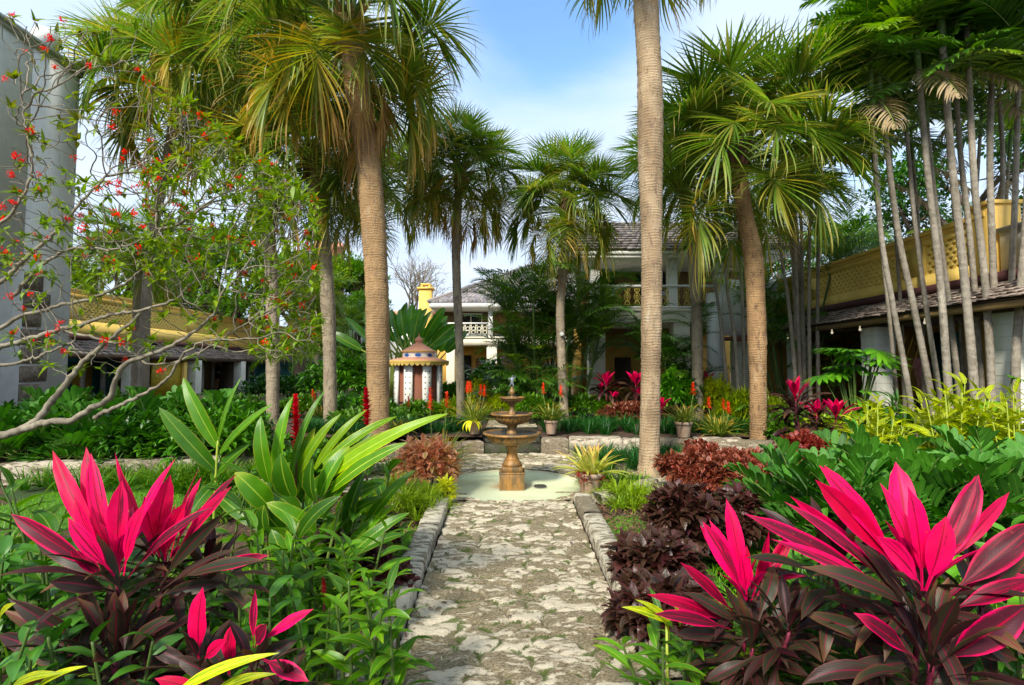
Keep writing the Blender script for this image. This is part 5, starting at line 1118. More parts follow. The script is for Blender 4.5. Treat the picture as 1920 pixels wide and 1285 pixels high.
def inside(x, y):   # how thick the twigs stand over the bush
    if x < 0 or x > 600: return 0
    if y < 60 - x * .0: return .12 if x < 250 else 0
    if y > 655 - (x < 200) * 60 + (x > 350) * 20: return .1 * (x < 480)
    if y > 530 and x < 470: return .16
    top = 60 + max(0, x - 180) * .75
    if y < top: return 0
    return .16 if y < 300 and x < 320 else (.42 if x < 260 else (1.1 if y > 300 else .6))
while len(att) < 2500:
    x, y = rs.uniform(0, 600), rs.uniform(20, 700)
    if rs.random() < inside(x, y): att.append(P(x, y, rs.uniform(3.9, 5.3)))
att = np.array(att); nodes = [np.array(q) for q in nodes]; st = .055
NA = np.zeros((14000, 3)); nn = len(nodes); NA[:nn] = nodes; pr_ = [-1] * nn; dirp = [None] * nn; alive = np.ones(len(att), bool)
for it in range(75):
    if not alive.any() or nn > 13000: break
    idx = np.where(alive)[0]; d = np.linalg.norm(att[idx][:, None] - NA[None, :nn], axis=2); near = d.argmin(1); dm = d.min(1); new = {}
    for k, (a_, ne, dd) in enumerate(zip(idx, near, dm)):
        if dd < .075: alive[a_] = False
        elif dd < 1.3: new.setdefault(ne, []).append(unit(att[a_] - NA[ne]))
    if not new: break
    for ne, ds in new.items():
        v_ = unit(np.mean(ds, 0) + rs.normal(0, .28, 3)); NA[nn] = NA[ne] + v_ * st; pr_.append(ne); nn += 1
        if nn > 13000: break
pr_ = np.array(pr_); wgt = np.zeros(nn); kids = [[] for _ in range(nn)]
for i in range(nn):
    if pr_[i] >= 0: kids[pr_[i]].append(i)
for i in range(nn - 1, -1, -1):
    wgt[i] = 1 if not kids[i] else sum(wgt[k] for k in kids[i])
radf = lambda w: .0018 + .0015 * np.sqrt(w)
mb = MB(); tips = [i for i in range(nn) if not kids[i] and pr_[i] >= 0]
started = set()
for i in range(nn):   # chains
    if pr_[i] < 0 and not kids[i]: continue
    for k in kids[i]:
        main = max(kids[i], key=lambda q: wgt[q])
        if pr_[i] >= 0 and k == main: continue
        ch_ = [i, k]; j = k
        while kids[j]:
            j = max(kids[j], key=lambda q: wgt[q]); ch_.append(j)
        p = NA[ch_].copy()
        if len(p) > 3: p[1:-1] = (p[:-2] + p[1:-1] * 2 + p[2:]) / 4
        rr = np.array([radf(wgt[q]) for q in ch_]); rr[0] = rr[1] if len(rr) > 1 else rr[0]; rr = np.minimum(rr, .016)
        mb.tube(p, rr, 5, cap=False)
mb.build('fine_branches', M['bark_branch'], jb, smooth=True)
mb = MB(); mf = MB()
for i in tips:
    p = NA[i]; d = unit(NA[i] - NA[pr_[i]]); sx = 960 + p[0] / p[1] * F; sy = 690 - (p[2] - 1.6) / p[1] * F
    u = rs.random(); dens = .25 if (sx < 250 and sy < 420) else (.45 if sx < 260 else .95)
    if u < dens:
        n_ = rs.integers(7, 14); th = rs.random(n_) * 6.28; e_ = unit(rs.normal(0, 1, (n_, 3)) + d * .9 + [0, 0, .25])
        mb.leaves(p + e_ * .01, e_, rs.uniform(.035, .12, n_), rs.uniform(.010, .019, n_), droop=rs.uniform(.1, .9, n_), n=5, prof=PR['ovate'], c=rs.random(n_) * (.8 if sy < 300 else .25))
    if rs.random() < .17:
        q = p + [0, 0, .03]; n_ = rs.integers(9, 18); fc = q + rs.normal(0, .014, (n_, 3)); fd = unit(rs.normal(0, 1, (n_, 3)) + [0, -.3, .5])
        fc = np.repeat(fc, 5, 0); fd2 = unit(np.repeat(fd, 5, 0) * .35 + unit(rs.normal(0, 1, (n_ * 5, 3)))); mf.leaves(fc, fd2, .016, .0055, n=2, prof=PR['ovate'], droop=.3)
leafmat('bush_leaf', (.10, .24, .018), (.26, .40, .03), rib=(.35, .45, .06), tip=(.22, .2, .03), old=(.20, .13, .03), trans=.35, rough=.35, tipat=(.85, 1.3))
mb.build('leaf_tuft', M['bush_leaf'], jb); mf.build('flower', M['red_flower'], jb)

rs = np.random.default_rng(91); mb = MB()
for k in range(60):
    x = rs.uniform(-60, 60); y = 62 + rs.uniform(-4, 6); h = rs.uniform(4.5, 8.5); leafcloud(mb, (x, y, h * .45), (3.4, 2.5, h * .55), 110, 7, .55, .14, 'ovate', 900 + k, shell=.5, low=-.7, sp=.3)
tag(mb.build('treeline', M['mid_green']), 'far line of garden trees behind the buildings', 'trees', kind='stuff')
# ------------------------------------------------------------ shrubs and beds
def shrub(name, label, cat, px, D, wpx, ytop, mat, L, W, nt=300, per=8, prof='lance', zb=0., seed=1, c0=(0, 0), droop=.5, depth=None, group=None, n=4, up=.35, shell=.5, low=-.15, sp=.05, extra=None, cols=3):
    x = Xat(px, D); zt = Zat(ytop, D); rx = wpx / 2 * D / F; ry = depth or rx * .8; rz_ = (zt - zb) * .62; c = np.array([x, D, zb + (zt - zb) * .38])
    t = thing(name, label, cat, (x, D, zb), group); mb = MB(); leafcloud(mb, c, (rx, ry, rz_), nt, per, L, W, prof, seed, c0, droop, up, shell, low, n, cols, sp); mb.build('foliage', M[mat], t)
    ms = MB(); rs = np.random.default_rng(seed)
    for k in range(10):
        a = rs.random() * 6.28; e_ = c + np.array([math.cos(a) * rx * .7, math.sin(a) * ry * .7, rz_ * .5 * rs.random()]); b0 = np.array([x + math.cos(a) * rx * .2, D + math.sin(a) * ry * .2, zb]); ms.tube(spline([b0, (b0 + e_) / 2 + rs.normal(0, .03, 3), e_], 6), [.012, .011, .01, .008, .006, .004], 5)
    ms.build('stem', M['bark_dark'], t)
    return t
# hedge masses at the left
G = 'leafy shrubs in the beds'
shrub('shrub', 'dark glossy low shrub at the foot of the white corner wall', 'shrub', 70, 9.3, 330, 742, 'glossy_green', .17, .035, 420, 9, seed=1, group=G)
shrub('shrub', 'dark shrub under the left limbs of the red-flowered bush', 'shrub', 330, 8.4, 330, 752, 'dark_green', .15, .03, 420, 9, seed=2, group=G)
shrub('shrub', 'shrub between the red-flowered bush and the big ginger leaves', 'shrub', 410, 8.0, 260, 762, 'glossy_green', .15, .03, 300, 9, seed=3, group=G)
shrub('shrub', 'pale green tufted shrub before the yellow mosaic panel', 'shrub', 190, 11.2, 190, 735, 'mid_green', .2, .03, 260, 9, seed=4, group=G)
shrub('shrub', 'fine-leaved green shrub left of the thick grey trunk', 'shrub', 445, 12.4, 170, 738, 'mid_green', .1, .02, 300, 9, seed=5, zb=.3, group=G)
shrub('shrub', 'rounded grey-green shrub below the kiosk on the left', 'shrub', 665, 12.6, 110, 736, 'glossy_green', .09, .02, 260, 9, seed=6, zb=.3, group=G)
shrub('shrub', 'small green shrub directly before the kiosk', 'shrub', 790, 12.8, 100, 750, 'mid_green', .12, .03, 160, 8, seed=7, zb=.3, group=G)
shrub('shrub', 'low green shrub left of the kiosk behind the big trunk', 'shrub', 725, 13.2, 70, 752, 'dark_green', .12, .03, 130, 8, seed=8, zb=.3, group=G)
shrub('shrub', 'dark green shrub below the house balcony left of the clumping palm', 'shrub', 920, 15, 110, 672, 'glossy_green', .18, .04, 300, 8, seed=9, zb=.3, group=G)
shrub('croton', 'yellow and green leaved croton behind the potted plant left of the fountain', 'shrub', 900, 13.8, 62, 706, 'yellow_leaf', .11, .024, 150, 8, seed=10, zb=.3, c0=(0, .8))
shrub('shrub', 'yellow-green low shrub beside the small statue', 'shrub', 935, 12.8, 70, 736, 'lime', .18, .012, 130, 9, seed=11, zb=.3, group=G, prof='strap')
shrub('shrub', 'green shrub at the right foot of the clumping palm', 'shrub', 1000, 12.0, 110, 742, 'mid_green', .18, .02, 160, 8, seed=12, zb=.3, group=G)
shrub('shrub', 'dark mixed shrub under the cream column behind the slim right trunk', 'shrub', 1110, 12.9, 150, 738, 'mid_green', .14, .03, 280, 8, seed=13, zb=.3, group=G, c0=(0, .4))
shrub('shrub', 'green shrub spotted with pink leaves before the open loggia', 'shrub', 1170, 12.0, 110, 752, 'copper', .10, .025, 150, 8, seed=14, zb=.3, group=G, c0=(0.3, 1))
shrub('shrub', 'dark leafy shrub between the tall bare trunk and the dark crowned palm', 'shrub', 1262, 12.8, 110, 690, 'glossy_green', .22, .03, 300, 8, seed=15, zb=.3, group=G)
shrub('croton', 'yellow leaved croton right of the dark crowned palm trunk', 'shrub', 1345, 12.6, 75, 700, 'yellow_leaf', .13, .026, 170, 8, seed=16, zb=.3, c0=(0, .8))
shrub('shrub', 'lime green spiky shrub behind the leaning palm trunk', 'shrub', 1405, 11.6, 150, 735, 'lime', .24, .014, 220, 9, seed=17, zb=.2, group=G, prof='strap', c0=(0, .4))
shrub('shrub', 'bright green shrub right of the leaning palm trunk', 'shrub', 1475, 9.6, 150, 772, 'mid_green', .15, .03, 240, 8, seed=18, zb=.0, group=G)
shrub('shrub', 'yellow-green shrub below the pink plants beside the monstera', 'shrub', 1540, 9.0, 130, 775, 'lime', .16, .025, 220, 8, seed=19, zb=.0, group=G, c0=(0, .6))
shrub('shrub', 'dark shrub deep in shade at the arcade floor edge', 'shrub', 1620, 9.9, 170, 770, 'dark_green', .18, .035, 220, 8, seed=20, zb=.0, group=G)
shrub('copper_shrub', 'coppery red-leaved rounded shrub right of the tall bare trunk', 'shrub', 1338, 6.5, 230, 832, 'copper', .09, .026, 720, 8, 'ovate', seed=21, c0=(0, .9), depth=.7)
shrub('copper_shrub', 'low edge of the red-leaved shrub spreading toward the broad-leaved cycads', 'shrub', 1425, 6.0, 170, 868, 'copper', .085, .024, 380, 8, 'ovate', seed=22, c0=(.0, .7), depth=.5)
shrub('copper_shrub', 'small reddish shrub behind the cycads below the pink plants', 'shrub', 1505, 7.4, 110, 805, 'copper', .10, .026, 260, 8, 'ovate', seed=36, c0=(.0, .2))
grassbed('ground_cover', 'green strap-leaved plants left of the pool before the wall', -2.9, -1.3, 7.6, 9.1, 0, 40, .42, .006, 'liriope', 6) if False else None
for k, (px, D, wd, yt, lb) in enumerate(((1282, 4.25, 190, 905, 'glossy dark purple foliage plant at the right kerb, tallest of its row'), (1225, 3.7, 170, 1000, 'dark purple foliage plant spilling over the right kerb'), (1240, 3.05, 190, 1095, 'dark purple foliage plant nearest the camera on the right kerb'), (1370, 4.6, 130, 925, 'purple foliage plant half hidden beside the small lawn on the right'))):
    shrub('purple_plant', lb, 'foliage plant', px, D, wd, yt, 'purple', .105, .033, 230, 6, 'ovate', seed=30 + k, c0=(0, .8), depth=.34, group='dark purple foliage plants', n=5, droop=.9)
for k, (px, D, wd, yt, lb) in enumerate(((700, 4.3, 130, 950, 'dark purple foliage plant left of the path below the long green leaves'), (712, 3.6, 130, 1035, 'dark purple foliage plant at the left kerb beside the lawn'), (650, 3.9, 120, 1000, 'purple foliage plant half hidden in the green stems on the left'))):
    shrub('purple_plant', lb, 'foliage plant', px, D, wd, yt, 'purple', .08, .03, 120, 7, 'ovate', seed=40 + k, c0=(0, .4), depth=.25, group='dark purple foliage plants', n=5, droop=.9)
shrub('croton', 'orange and salmon leaved plant behind the left kerb corner', 'shrub', 800, 6.5, 135, 815, 'croton', .11, .028, 300, 7, 'lance', seed=45, c0=(0, .8), depth=.4)
shrub('croton', 'small yellow and orange leaves touching the edge of the pool', 'shrub', 838, 6.0, 36, 895, 'yellow_leaf', .08, .02, 40, 6, 'lance', seed=46, c0=(0, .2), depth=.1)

shrub('shrub', 'low green shrub between the two left grey trunks', 'shrub', 565, 13.5, 120, 742, 'mid_green', .14, .03, 260, 8, seed=51, zb=.3, group=G)
shrub('shrub', 'tall green shrub behind the two left grey trunks', 'shrub', 640, 16.5, 170, 660, 'glossy_green', .2, .045, 420, 8, seed=52, zb=.3, group=G)
shrub('shrub', 'dark green shrub at the left back corner of the court', 'shrub', 520, 18, 160, 700, 'dark_green', .2, .045, 300, 8, seed=53, zb=.3, group=G)
shrub('shrub', 'green shrub right of the kiosk below the house', 'shrub', 850, 15.5, 90, 715, 'mid_green', .18, .04, 240, 8, seed=54, zb=.3, group=G)
shrub('shrub', 'yellow-green shrub at the foot of the slim left palm', 'shrub', 845, 12.8, 60, 752, 'spider', .2, .014, 120, 9, seed=55, zb=.3, group=G, prof='strap')
shrub('shrub', 'leafy shrub filling the bed behind the left terrace wall', 'shrub', 700, 11.3, 190, 768, 'mid_green', .13, .028, 300, 8, seed=56, zb=.3, group=G)
shrub('shrub', 'low leafy green shrub in the bed behind the upright ginger leaves', 'shrub', 560, 6.6, 190, 850, 'glossy_green', .12, .028, 320, 8, seed=57, group=G)
shrub('shrub', 'green shrub between the ginger leaves and the big trunk', 'shrub', 650, 7.4, 140, 815, 'mid_green', .12, .026, 260, 8, seed=58, group=G)
# grassy clumps
def tussock(mb, c, n, L, W, seed, sp=.08, el=(45, 85), droop=1.3):
    rs = np.random.default_rng(seed); th = rs.random(n) * 6.28; e_ = R(rs.uniform(*el, n)) if False else np.radians(rs.uniform(*el, n))
    D = np.stack([np.cos(th) * np.cos(e_), np.sin(th) * np.cos(e_), np.sin(e_)], 1)
    mb.leaves(np.asarray(c) + np.stack([np.cos(th) * sp * rs.random(n), np.sin(th) * sp * rs.random(n), np.zeros(n)], 1), D, L * rs.uniform(.6, 1.1, n), W, droop=droop * rs.uniform(.5, 1.4, n), k=1.6, fold=.3, n=5, prof=PR['strap'], c=rs.random(n) * .5)
def grassbed(name, label, x0, x1, y0, y1, zb, n, L, W, mat, seed, per=45, kind=None):
    rs = np.random.default_rng(seed); mb = MB()
    for k in range(n): tussock(mb, (rs.uniform(x0, x1), rs.uniform(y0, y1), zb), per, L, W, seed * 100 + k, .07)
    return tag(mb.build(name, M[mat]), label, 'ground cover', kind='stuff')
grassbed('ground_cover', 'dark green strap-leaved ground cover on the terrace right of the steps', .62, 5.2, 9.95, 11.0, .30, 95, .42, .006, 'liriope', 1)
grassbed('ground_cover', 'dark green strap-leaved ground cover on the terrace left of the steps', -4.2, -.7, 9.95, 11.0, .30, 75, .42, .006, 'liriope', 2)
grassbed('ground_cover', 'green strap-leaved plants before the right terrace wall', 1.2, 3.4, 7.5, 9.2, 0, 80, .42, .006, 'liriope', 3)
grassbed('ground_cover', 'green strap-leaved plants before the left terrace wall', -5.6, -3.4, 8.1, 9.1, 0, 60, .5, .006, 'grass', 4)
def spider(label, px, D, wd, yt, seed, n=26, mat='spider'):
    x = Xat(px, D); t = thing('spider_plant', label, 'grassy plant', (x, D, 0), 'yellow-green grassy plants by the pool'); rs = np.random.default_rng(seed); mb = MB(); zt = Zat(yt, D)
    for k in range(n):
        a = rs.random() * 6.28; r = math.sqrt(rs.random()) * wd / 2 * D / F; h = zt * (1 - (r / (wd / 2 * D / F)) ** 2 * .55); tussock(mb, (x + math.cos(a) * r, D + math.sin(a) * r * .7, max(h - .26, 0)), 34, .26, .007, seed * 50 + k, .03, (15, 85), 1.1)
    mb.build('leaves', M[mat], t)
spider('bushy yellow-green grassy plant left of the pool and path corner', 745, 5.55, 165, 872, 1, 34); spider('yellow-green grassy plant below the orange plant beside the left kerb end', 800, 5.8, 90, 885, 2, 16)
spider('yellow-green grassy plant right of the pool behind the potted bromeliad', 1180, 6.1, 130, 880, 3, 26); spider('green grassy plant at the foot of the tall bare trunk', 1150, 7.0, 120, 862, 4, 18, 'grass')
spider('grassy plant between the left terrace wall and the pool', 770, 7.6, 130, 835, 6, 24, 'grass'); spider('long fine grassy plant beside the left terrace wall end', 385, 6.8, 100, 850, 5, 20, 'grass'); spider('dark grassy plant in the bed behind the big ginger leaves', 470, 5.6, 130, 900, 7, 22, 'grass'); spider('dark strap-leaved plant low behind the tall left cordyline', 560, 5.2, 130, 930, 8, 20, 'liriope')

# ------------------------------------------------------------ bromeliads, some in terracotta pots
def bromeliad(label, px, D, zb, n, L, W, potr=0, poth=0, spikes=0, seed=1, tall=.5, mat='bromel', red=False, name='potted_bromeliad'):
    x = Xat(px, D); t = thing(name, label, 'potted plant' if potr else 'bromeliad', (x, D, zb), 'bromeliads with strap leaves'); rs = np.random.default_rng(seed)
    if potr: pot_mb(potr, poth).build('pot', M['terracotta'], t, smooth=False, loc=(0, 0, 0))
    mb = MB()
    for k in range(3 if potr else 4):
        a = k * 2.1 + rs.random(); rosette(mb, (math.cos(a) * .07, math.sin(a) * .06, poth * .9), n, L, W, 84, 22, .7, 'strap', (0, .6), .45, lf=(.7, 1.05))
    mb.build('leaves', M[mat], t, loc=(0, 0, 0))
    for k in range(spikes):
        a = k * 2.0 + rs.random(); b0 = np.array([math.cos(a) * .09, math.sin(a) * .07, poth]); top = b0 + [math.cos(a) * .10, math.sin(a) * .05, L * tall * rs.uniform(.95, 1.35)]
        ms = MB(); ms.tube(spline([b0, (b0 + top) / 2, top], 6), [.006] * 6, 5); m2 = MB(); nn_ = 34; th = np.arange(nn_) * 2.4; u = np.linspace(0, 1, nn_); pt = top + np.stack([0 * u, 0 * u, u * .20], 1)
        m2.leaves(pt, np.stack([np.cos(th), np.sin(th), .35 + u], 1) + rng.normal(0, .25, (nn_, 3)), rs.uniform(.045, .085, nn_) * (1.15 - u * .5), .012, n=3, fold=.4, droop=.3, prof=PR['lance'])
        o = m2.build('flower_spike', M['orange_flower'], t, loc=(0, 0, 0)); ms.build('stalk', M['petiole'], o, loc=(0, 0, 0))
    if red: mb = MB(); [rosette(mb, (rs.normal(0, .05) - .05, -.10 + rs.normal(0, .02), poth * rs.uniform(.35, 1.05)), 16, .12, .012, 80, 0, .5, 'lance', (0, .3), .3) for k in range(5)]; mb.build('red_leaves', M['copper'], t, loc=(0, 0, 0))
    return t
bromeliad('potted bromeliad with red-orange spikes on the terrace wall left of the fountain', 890, 9.75, .34, 22, .60, .018, .135, .24, 5, 1, .75)
bromeliad('potted bromeliad with two red spikes on the terrace wall right of the fountain', 1033, 9.75, .34, 20, .50, .018, .125, .26, 2, 2, .75)
bromeliad('pale bromeliad in an old terracotta pot at the right rim of the pool', 1105, 6.45, .0, 18, .47, .028, .16, .29, 0, 3, red=True, mat='bromel_pale' if 'bromel_pale' in M else 'bromel')
bromeliad('potted bromeliad right of the tall bare trunk on the terrace wall', 1280, 9.3, .34, 20, .46, .018, .15, .28, 1, 4, .9)
bromeliad('bromeliad clump with orange spikes right of the dark crowned palm trunk', 1345, 9.6, .32, 22, .50, .02, 0, 0, 4, 5, .8, name='bromeliad')
bromeliad('bromeliad clump with orange spikes beside the left corner of the pool', 822, 7.0, .05, 26, .66, .019, 0, .16, 3, 6, 1.05, name='bromeliad')
bromeliad('small bromeliad behind the ginger leaves with one orange spike', 748, 9.7, .33, 18, .40, .016, 0, 0, 1, 7, 1., name='bromeliad')
bromeliad('bromeliad with orange spikes far behind the two left trunks', 600, 12.8, .33, 18, .42, .016, 0, 0, 3, 8, 1., name='bromeliad')
mb = MB(); c = np.array([Xat(885, 9.5), 9.55, .60]); mb.leaves(np.repeat([c], 5, 0), [(-.9, -.5, .3), (-.5, -.9, .3), (-.2, -1, .3), (.6, -.6, .3), (.9, -.3, .3)], .30, .035, droop=2.1, k=1., n=8, fold=.3, prof=PR['strap'])
tag(mb.build('banana_skin_leaf', M['yellow_leaf']), 'limp yellowed leaves hanging over the pot left of the fountain', 'dead leaves')

# ------------------------------------------------------------ cordylines
def head(mp_, md_, c, n, L, W, pink=.45, tilt=(0, 0, 1), fine=True, seed=0, e=(84, 5), cols=5, droop=.75, prof='cordy'):
    rs = np.random.default_rng(seed); i = np.arange(n); u = (i + .5) / n; th = i * 2.39996 + rs.random() * 6; el = np.radians(e[0] + (e[1] - e[0]) * u ** 1.05 + rs.normal(0, 6, n))
    D = np.stack([np.cos(th) * np.cos(el), np.sin(th) * np.cos(el), np.sin(el)], 1); tl = unit(np.array(tilt, float)); q = Vector((0, 0, 1)).rotation_difference(Vector(tl)).to_matrix(); D = D @ np.array(q).T
    Ls = L * np.clip(.62 + u * .75, 0, 1.05) * rs.uniform(.88, 1.1, n); pk = u < pink
    Pt = np.asarray(c) - tl * (u[:, None] * .16 * L / .45) + D * .008; dr = droop * (.15 + u * 1.35) * rs.uniform(.7, 1.3, n)
    cv = np.clip((u - pink * .55) / (pink * .9) + rs.normal(0, .12, n), 0, 1) * .75
    for msk, m_ in ((pk, mp_), (~pk, md_)):
        if msk.any(): m_.leaves(Pt[msk], D[msk], Ls[msk], W * rs.uniform(.85, 1.15, msk.sum()) * (.85 if fine else 1.), droop=dr[msk], k=1.5, fold=.32, n=12 if fine else 5, prof=PR[prof], c=cv[msk] if m_ is mp_ else np.clip(rs.random(msk.sum()) ** 2, 0, 1), cols=cols if fine else 3, wav=.07 if fine else 0, tw=rs.normal(0, .35, msk.sum()))
def cordyline(label, heads, base, seed=0, fine=True, group='pink and burgundy cordylines', n=22, L=.45, W=.045, lower=2, extra=None):
    """heads: (px, py, D, scale, pink share, tilt x)"""
    t = thing('cordyline', label, 'cordyline', tuple(base), group); a, b_, s_ = MB(), MB(), MB(); base = np.array(base, float)
    for k, (px, py, D, sc, pk, tx) in enumerate(heads):
        c = P(px, py, D); head(a, b_, c, n, L * sc, W * sc, pk, (tx, -.12, 1), fine, seed * 10 + k)
        st_ = base + [.05 * (k % 3 - 1), .04 * (k % 2), 0]; mid = (st_ + c) / 2 + [0, 0, -.05]; path = spline([st_, mid, c - np.array([tx, -.1, 1.]) * .08 * sc, c], 14); s_.tube(path, np.linspace(.017, .010, 14) * sc, 8)
        for q in range(lower):      # old dark leaves down the cane
            pp_ = path[int(13 * (.80 - q * .22))]; nq = 7; th = rng.random(nq) * 6.28; ee = np.radians(rng.uniform(-10, 35, nq)); b_.leaves(np.repeat([pp_], nq, 0) + rng.normal(0, .012, (nq, 3)), np.stack([np.cos(th) * np.cos(ee), np.sin(th) * np.cos(ee), np.sin(ee)], 1), L * sc * rng.uniform(.8, 1.1, nq), W * sc * .8, droop=rng.uniform(.8, 2.0, nq), k=1.4, fold=.3, n=12 if fine else 5, prof=PR['cordy'], c=rng.random(nq), cols=5 if fine else 3, wav=.08 if fine else 0, tw=rng.normal(0, .5, nq))
    s_.build('cane', M['stem_pink'], t, smooth=True); 
    if a.n: a.build('young_leaves', M['cordy_pink'], t, smooth=True)
    if b_.n: b_.build('old_leaves', M['cordy_dark'], t, smooth=True)
    if extra: extra(t)
    return t
def pinkset(spec, D0, mat='cordy_pink', W=.05, seed=0, cv=0., name='young_leaves', droop=.35):
    """leaves that are individually recognisable: base and tip of each one"""
    def f(t):
        mb = MB()
        for (x0, y0, x1, y1, d0, d1, w_, c_, *r_) in spec: mb.leaf_to(P(x0, y0, D0 + d0), P(x1, y1, D0 + d1), w_ * (.90 if mat == 'cordy_pink' else .80), droop * (r_[1] if len(r_) > 1 else 1), up=(0, -.75, .65), n=14, prof=PR['cordy'], c=c_, cols=7, wav=.07, fold=.22, roll=(r_[0] if r_ else 0.) + rng.normal(0, .15), tw=rng.normal(0, .5))
        mb.build(name, M[mat], t, smooth=True)
    return f
# big one, right foreground
cordyline('largest cordyline with wide magenta leaves filling the right foreground', [(1725, 1095, 1.95, .82, .42, .0), (1560, 1060, 2.15, .85, .02, -.25), (1850, 1120, 2.1, .85, .02, .3), (1745, 1235, 1.75, .85, 0, 0)], (P(1735, 1285, 1.95)[0], 2.0, 0), 1, n=24, L=.44, W=.036, lower=3,
    extra=pinkset([(1725, 1105, 1650, 905, 0, .05, .047, 0, .1), (1700, 1090, 1535, 872, .05, .15, .042, .05, -.3), (1690, 1080, 1528, 900, .08, .1, .046, .10, .2), (1700, 1070, 1680, 866, .1, .25, .050, .05, .1), (1650, 1040, 1545, 872, .12, .2, .036, .08, 0),
      (1728, 1108, 1702, 912, -.02, -.02, .048, 0, -.1), (1732, 1108, 1642, 1005, -.05, -.14, .042, 0, .1), (1735, 1108, 1772, 968, -.05, -.08, .042, 0, .3), (1745, 1100, 1835, 890, .05, .1, .044, .35, .5), (1738, 1092, 1828, 892, .12, .22, .038, .1, -.2),
      (1750, 1080, 1892, 922, .1, .15, .026, .15, 0), (1700, 1125, 1470, 940, 0, .0, .030, .35, 0), (1690, 1130, 1395, 963, .02, .0, .036, .45, .2), (1680, 1110, 1480, 930, .1, .2, .03, .1, .1), (1705, 1150, 1445, 1010, -.02, -.1, .027, .2, .1, 1.6), (1770, 1125, 1945, 975, -.02, -.05, .048, .62, .1), (1765, 1150, 1950, 1085, -.05, -.1, .034, .45, 0, 1.6), (1780, 1115, 1930, 1080, .05, 0, .03, .3, .2, 1.5), (1720, 1240, 1600, 1150, -.1, -.15, .035, .8, 0), (1752, 1250, 1930, 1130, -.1, -.2, .05, .95, .1, 2.)], 1.9))
cordyline('cordyline with an upright magenta tuft left of the largest one on the right', [(1400, 1115, 2.3, .72, .42, -.05), (1480, 1180, 2.1, .7, 0, .2), (1410, 1215, 2.2, .8, 0, 0)], (P(1410, 1285, 2.25)[0], 2.3, 0), 2, n=20, L=.40, W=.034,
    extra=pinkset([(1400, 1128, 1318, 978, 0, .05, .040, .05, 0), (1395, 1120, 1362, 935, .05, .12, .036, 0, .2), (1388, 1110, 1312, 985, .1, .14, .034, .1, -.3), (1392, 1118, 1330, 975, .06, .08, .03, 0, 0), (1400, 1125, 1388, 1035, -.06, -.08, .037, 0, 0), (1408, 1130, 1442, 995, 0, .04, .030, .1, .3), (1412, 1130, 1490, 990, .03, .1, .026, .2, 0), (1385, 1160, 1275, 1055, 0, -.02, .028, .4, 0), (1375, 1172, 1212, 1115, -.02, -.1, .028, .3, 0, 1.6), (1370, 1180, 1225, 1150, -.1, -.2, .028, .55, 0, 1.6), (1425, 1110, 1470, 1010, .02, .1, .02, .2, 0)], 2.25))
cordyline('tall cordyline with spreading magenta crown in the left foreground', [(218, 1065, 2.25, .8, .4, -.05), (310, 1045, 2.4, .78, .45, .1), (215, 1235, 2.05, .9, 0, 0), (390, 1080, 2.4, .7, 0, .1)], (P(240, 1285, 2.25)[0], 2.3, 0), 3, n=23, L=.44, W=.035, lower=3,
    extra=pinkset([(215, 1078, 98, 845, 0, .1, .036, .08, 0), (212, 1075, 162, 838, .05, .15, .040, .1, .2), (218, 1078, 170, 850, .03, .1, .034, 0, 0), (225, 1075, 228, 900, 0, 0, .040, .05, .1), (228, 1070, 330, 860, .02, .05, .038, 0, .2), (232, 1080, 275, 940, -.06, -.1, .040, 0, 0), (215, 1080, 130, 968, -.05, -.12, .030, 0, 0, 1.6), (205, 1085, 20, 962, 0, -.05, .034, .45, .1, 1.5), (200, 1070, 140, 930, 0, -.02, .026, .1, 0), (290, 1040, 320, 890, .1, .12, .042, 0, 0), (300, 1045, 270, 930, .12, .1, .036, 0, 0), (310, 1050, 350, 940, .06, 0, .036, .05, 0, 1.7), (320, 1045, 375, 875, .1, .15, .026, 0, .2), (325, 1048, 435, 912, .08, .05, .030, .2, .1), (330, 1035, 378, 895, .15, .2, .026, .05, 0), (290, 1040, 215, 848, .2, .3, .03, .02, .1), (320, 1055, 445, 888, .1, .1, .026, .8, .1), (240, 1085, 400, 950, -.02, -.05, .03, .7, .1, 1.8), (380, 1080, 505, 1040, 0, -.03, .024, .7, 0, 1.6), (205, 1090, 130, 1030, 0, -.04, .026, .3, 0)], 2.2))
cordyline('low cordyline with few bright pink leaves at the bottom left', [(375, 1245, 1.95, .6, 0, 0), (480, 1260, 1.9, .6, .02, .2), (540, 1290, 1.85, .5, .05, .2)], (P(440, 1285, 1.95)[0], 2.0, 0), 4, n=10, L=.36, W=.036,
    extra=pinkset([(372, 1245, 380, 1100, 0, 0, .042, 0, 0), (380, 1240, 425, 1200, -.03, -.1, .024, .1, 0), (430, 1265, 438, 1168, 0, 0, .034, .15, 0), (475, 1215, 478, 1105, .02, .05, .014, .2, 0), (480, 1210, 588, 1142, 0, -.02, .024, 0, 0), (478, 1215, 500, 1170, -.03, -.06, .03, .6, 0), (490, 1235, 580, 1278, -.05, -.15, .028, .35, 0, 1.6), (400, 1300, 290, 1272, -.1, -.14, .022, 0, 0)], 1.95))
def darkset(t, spec, D0, W=.036, name='old_leaves'):
    pinkset([(x0, y0, x1, y1, rng.uniform(-.05, .05), rng.uniform(-.15, .1), W * rng.uniform(.85, 1.15), rng.random(), rng.normal(0, .2), rng.uniform(1.4, 2.6)) for (x0, y0, x1, y1) in spec], D0, 'cordy_dark', name=name)(t)
cl = [o for o in bpy.data.objects if o.get('category') == 'cordyline']
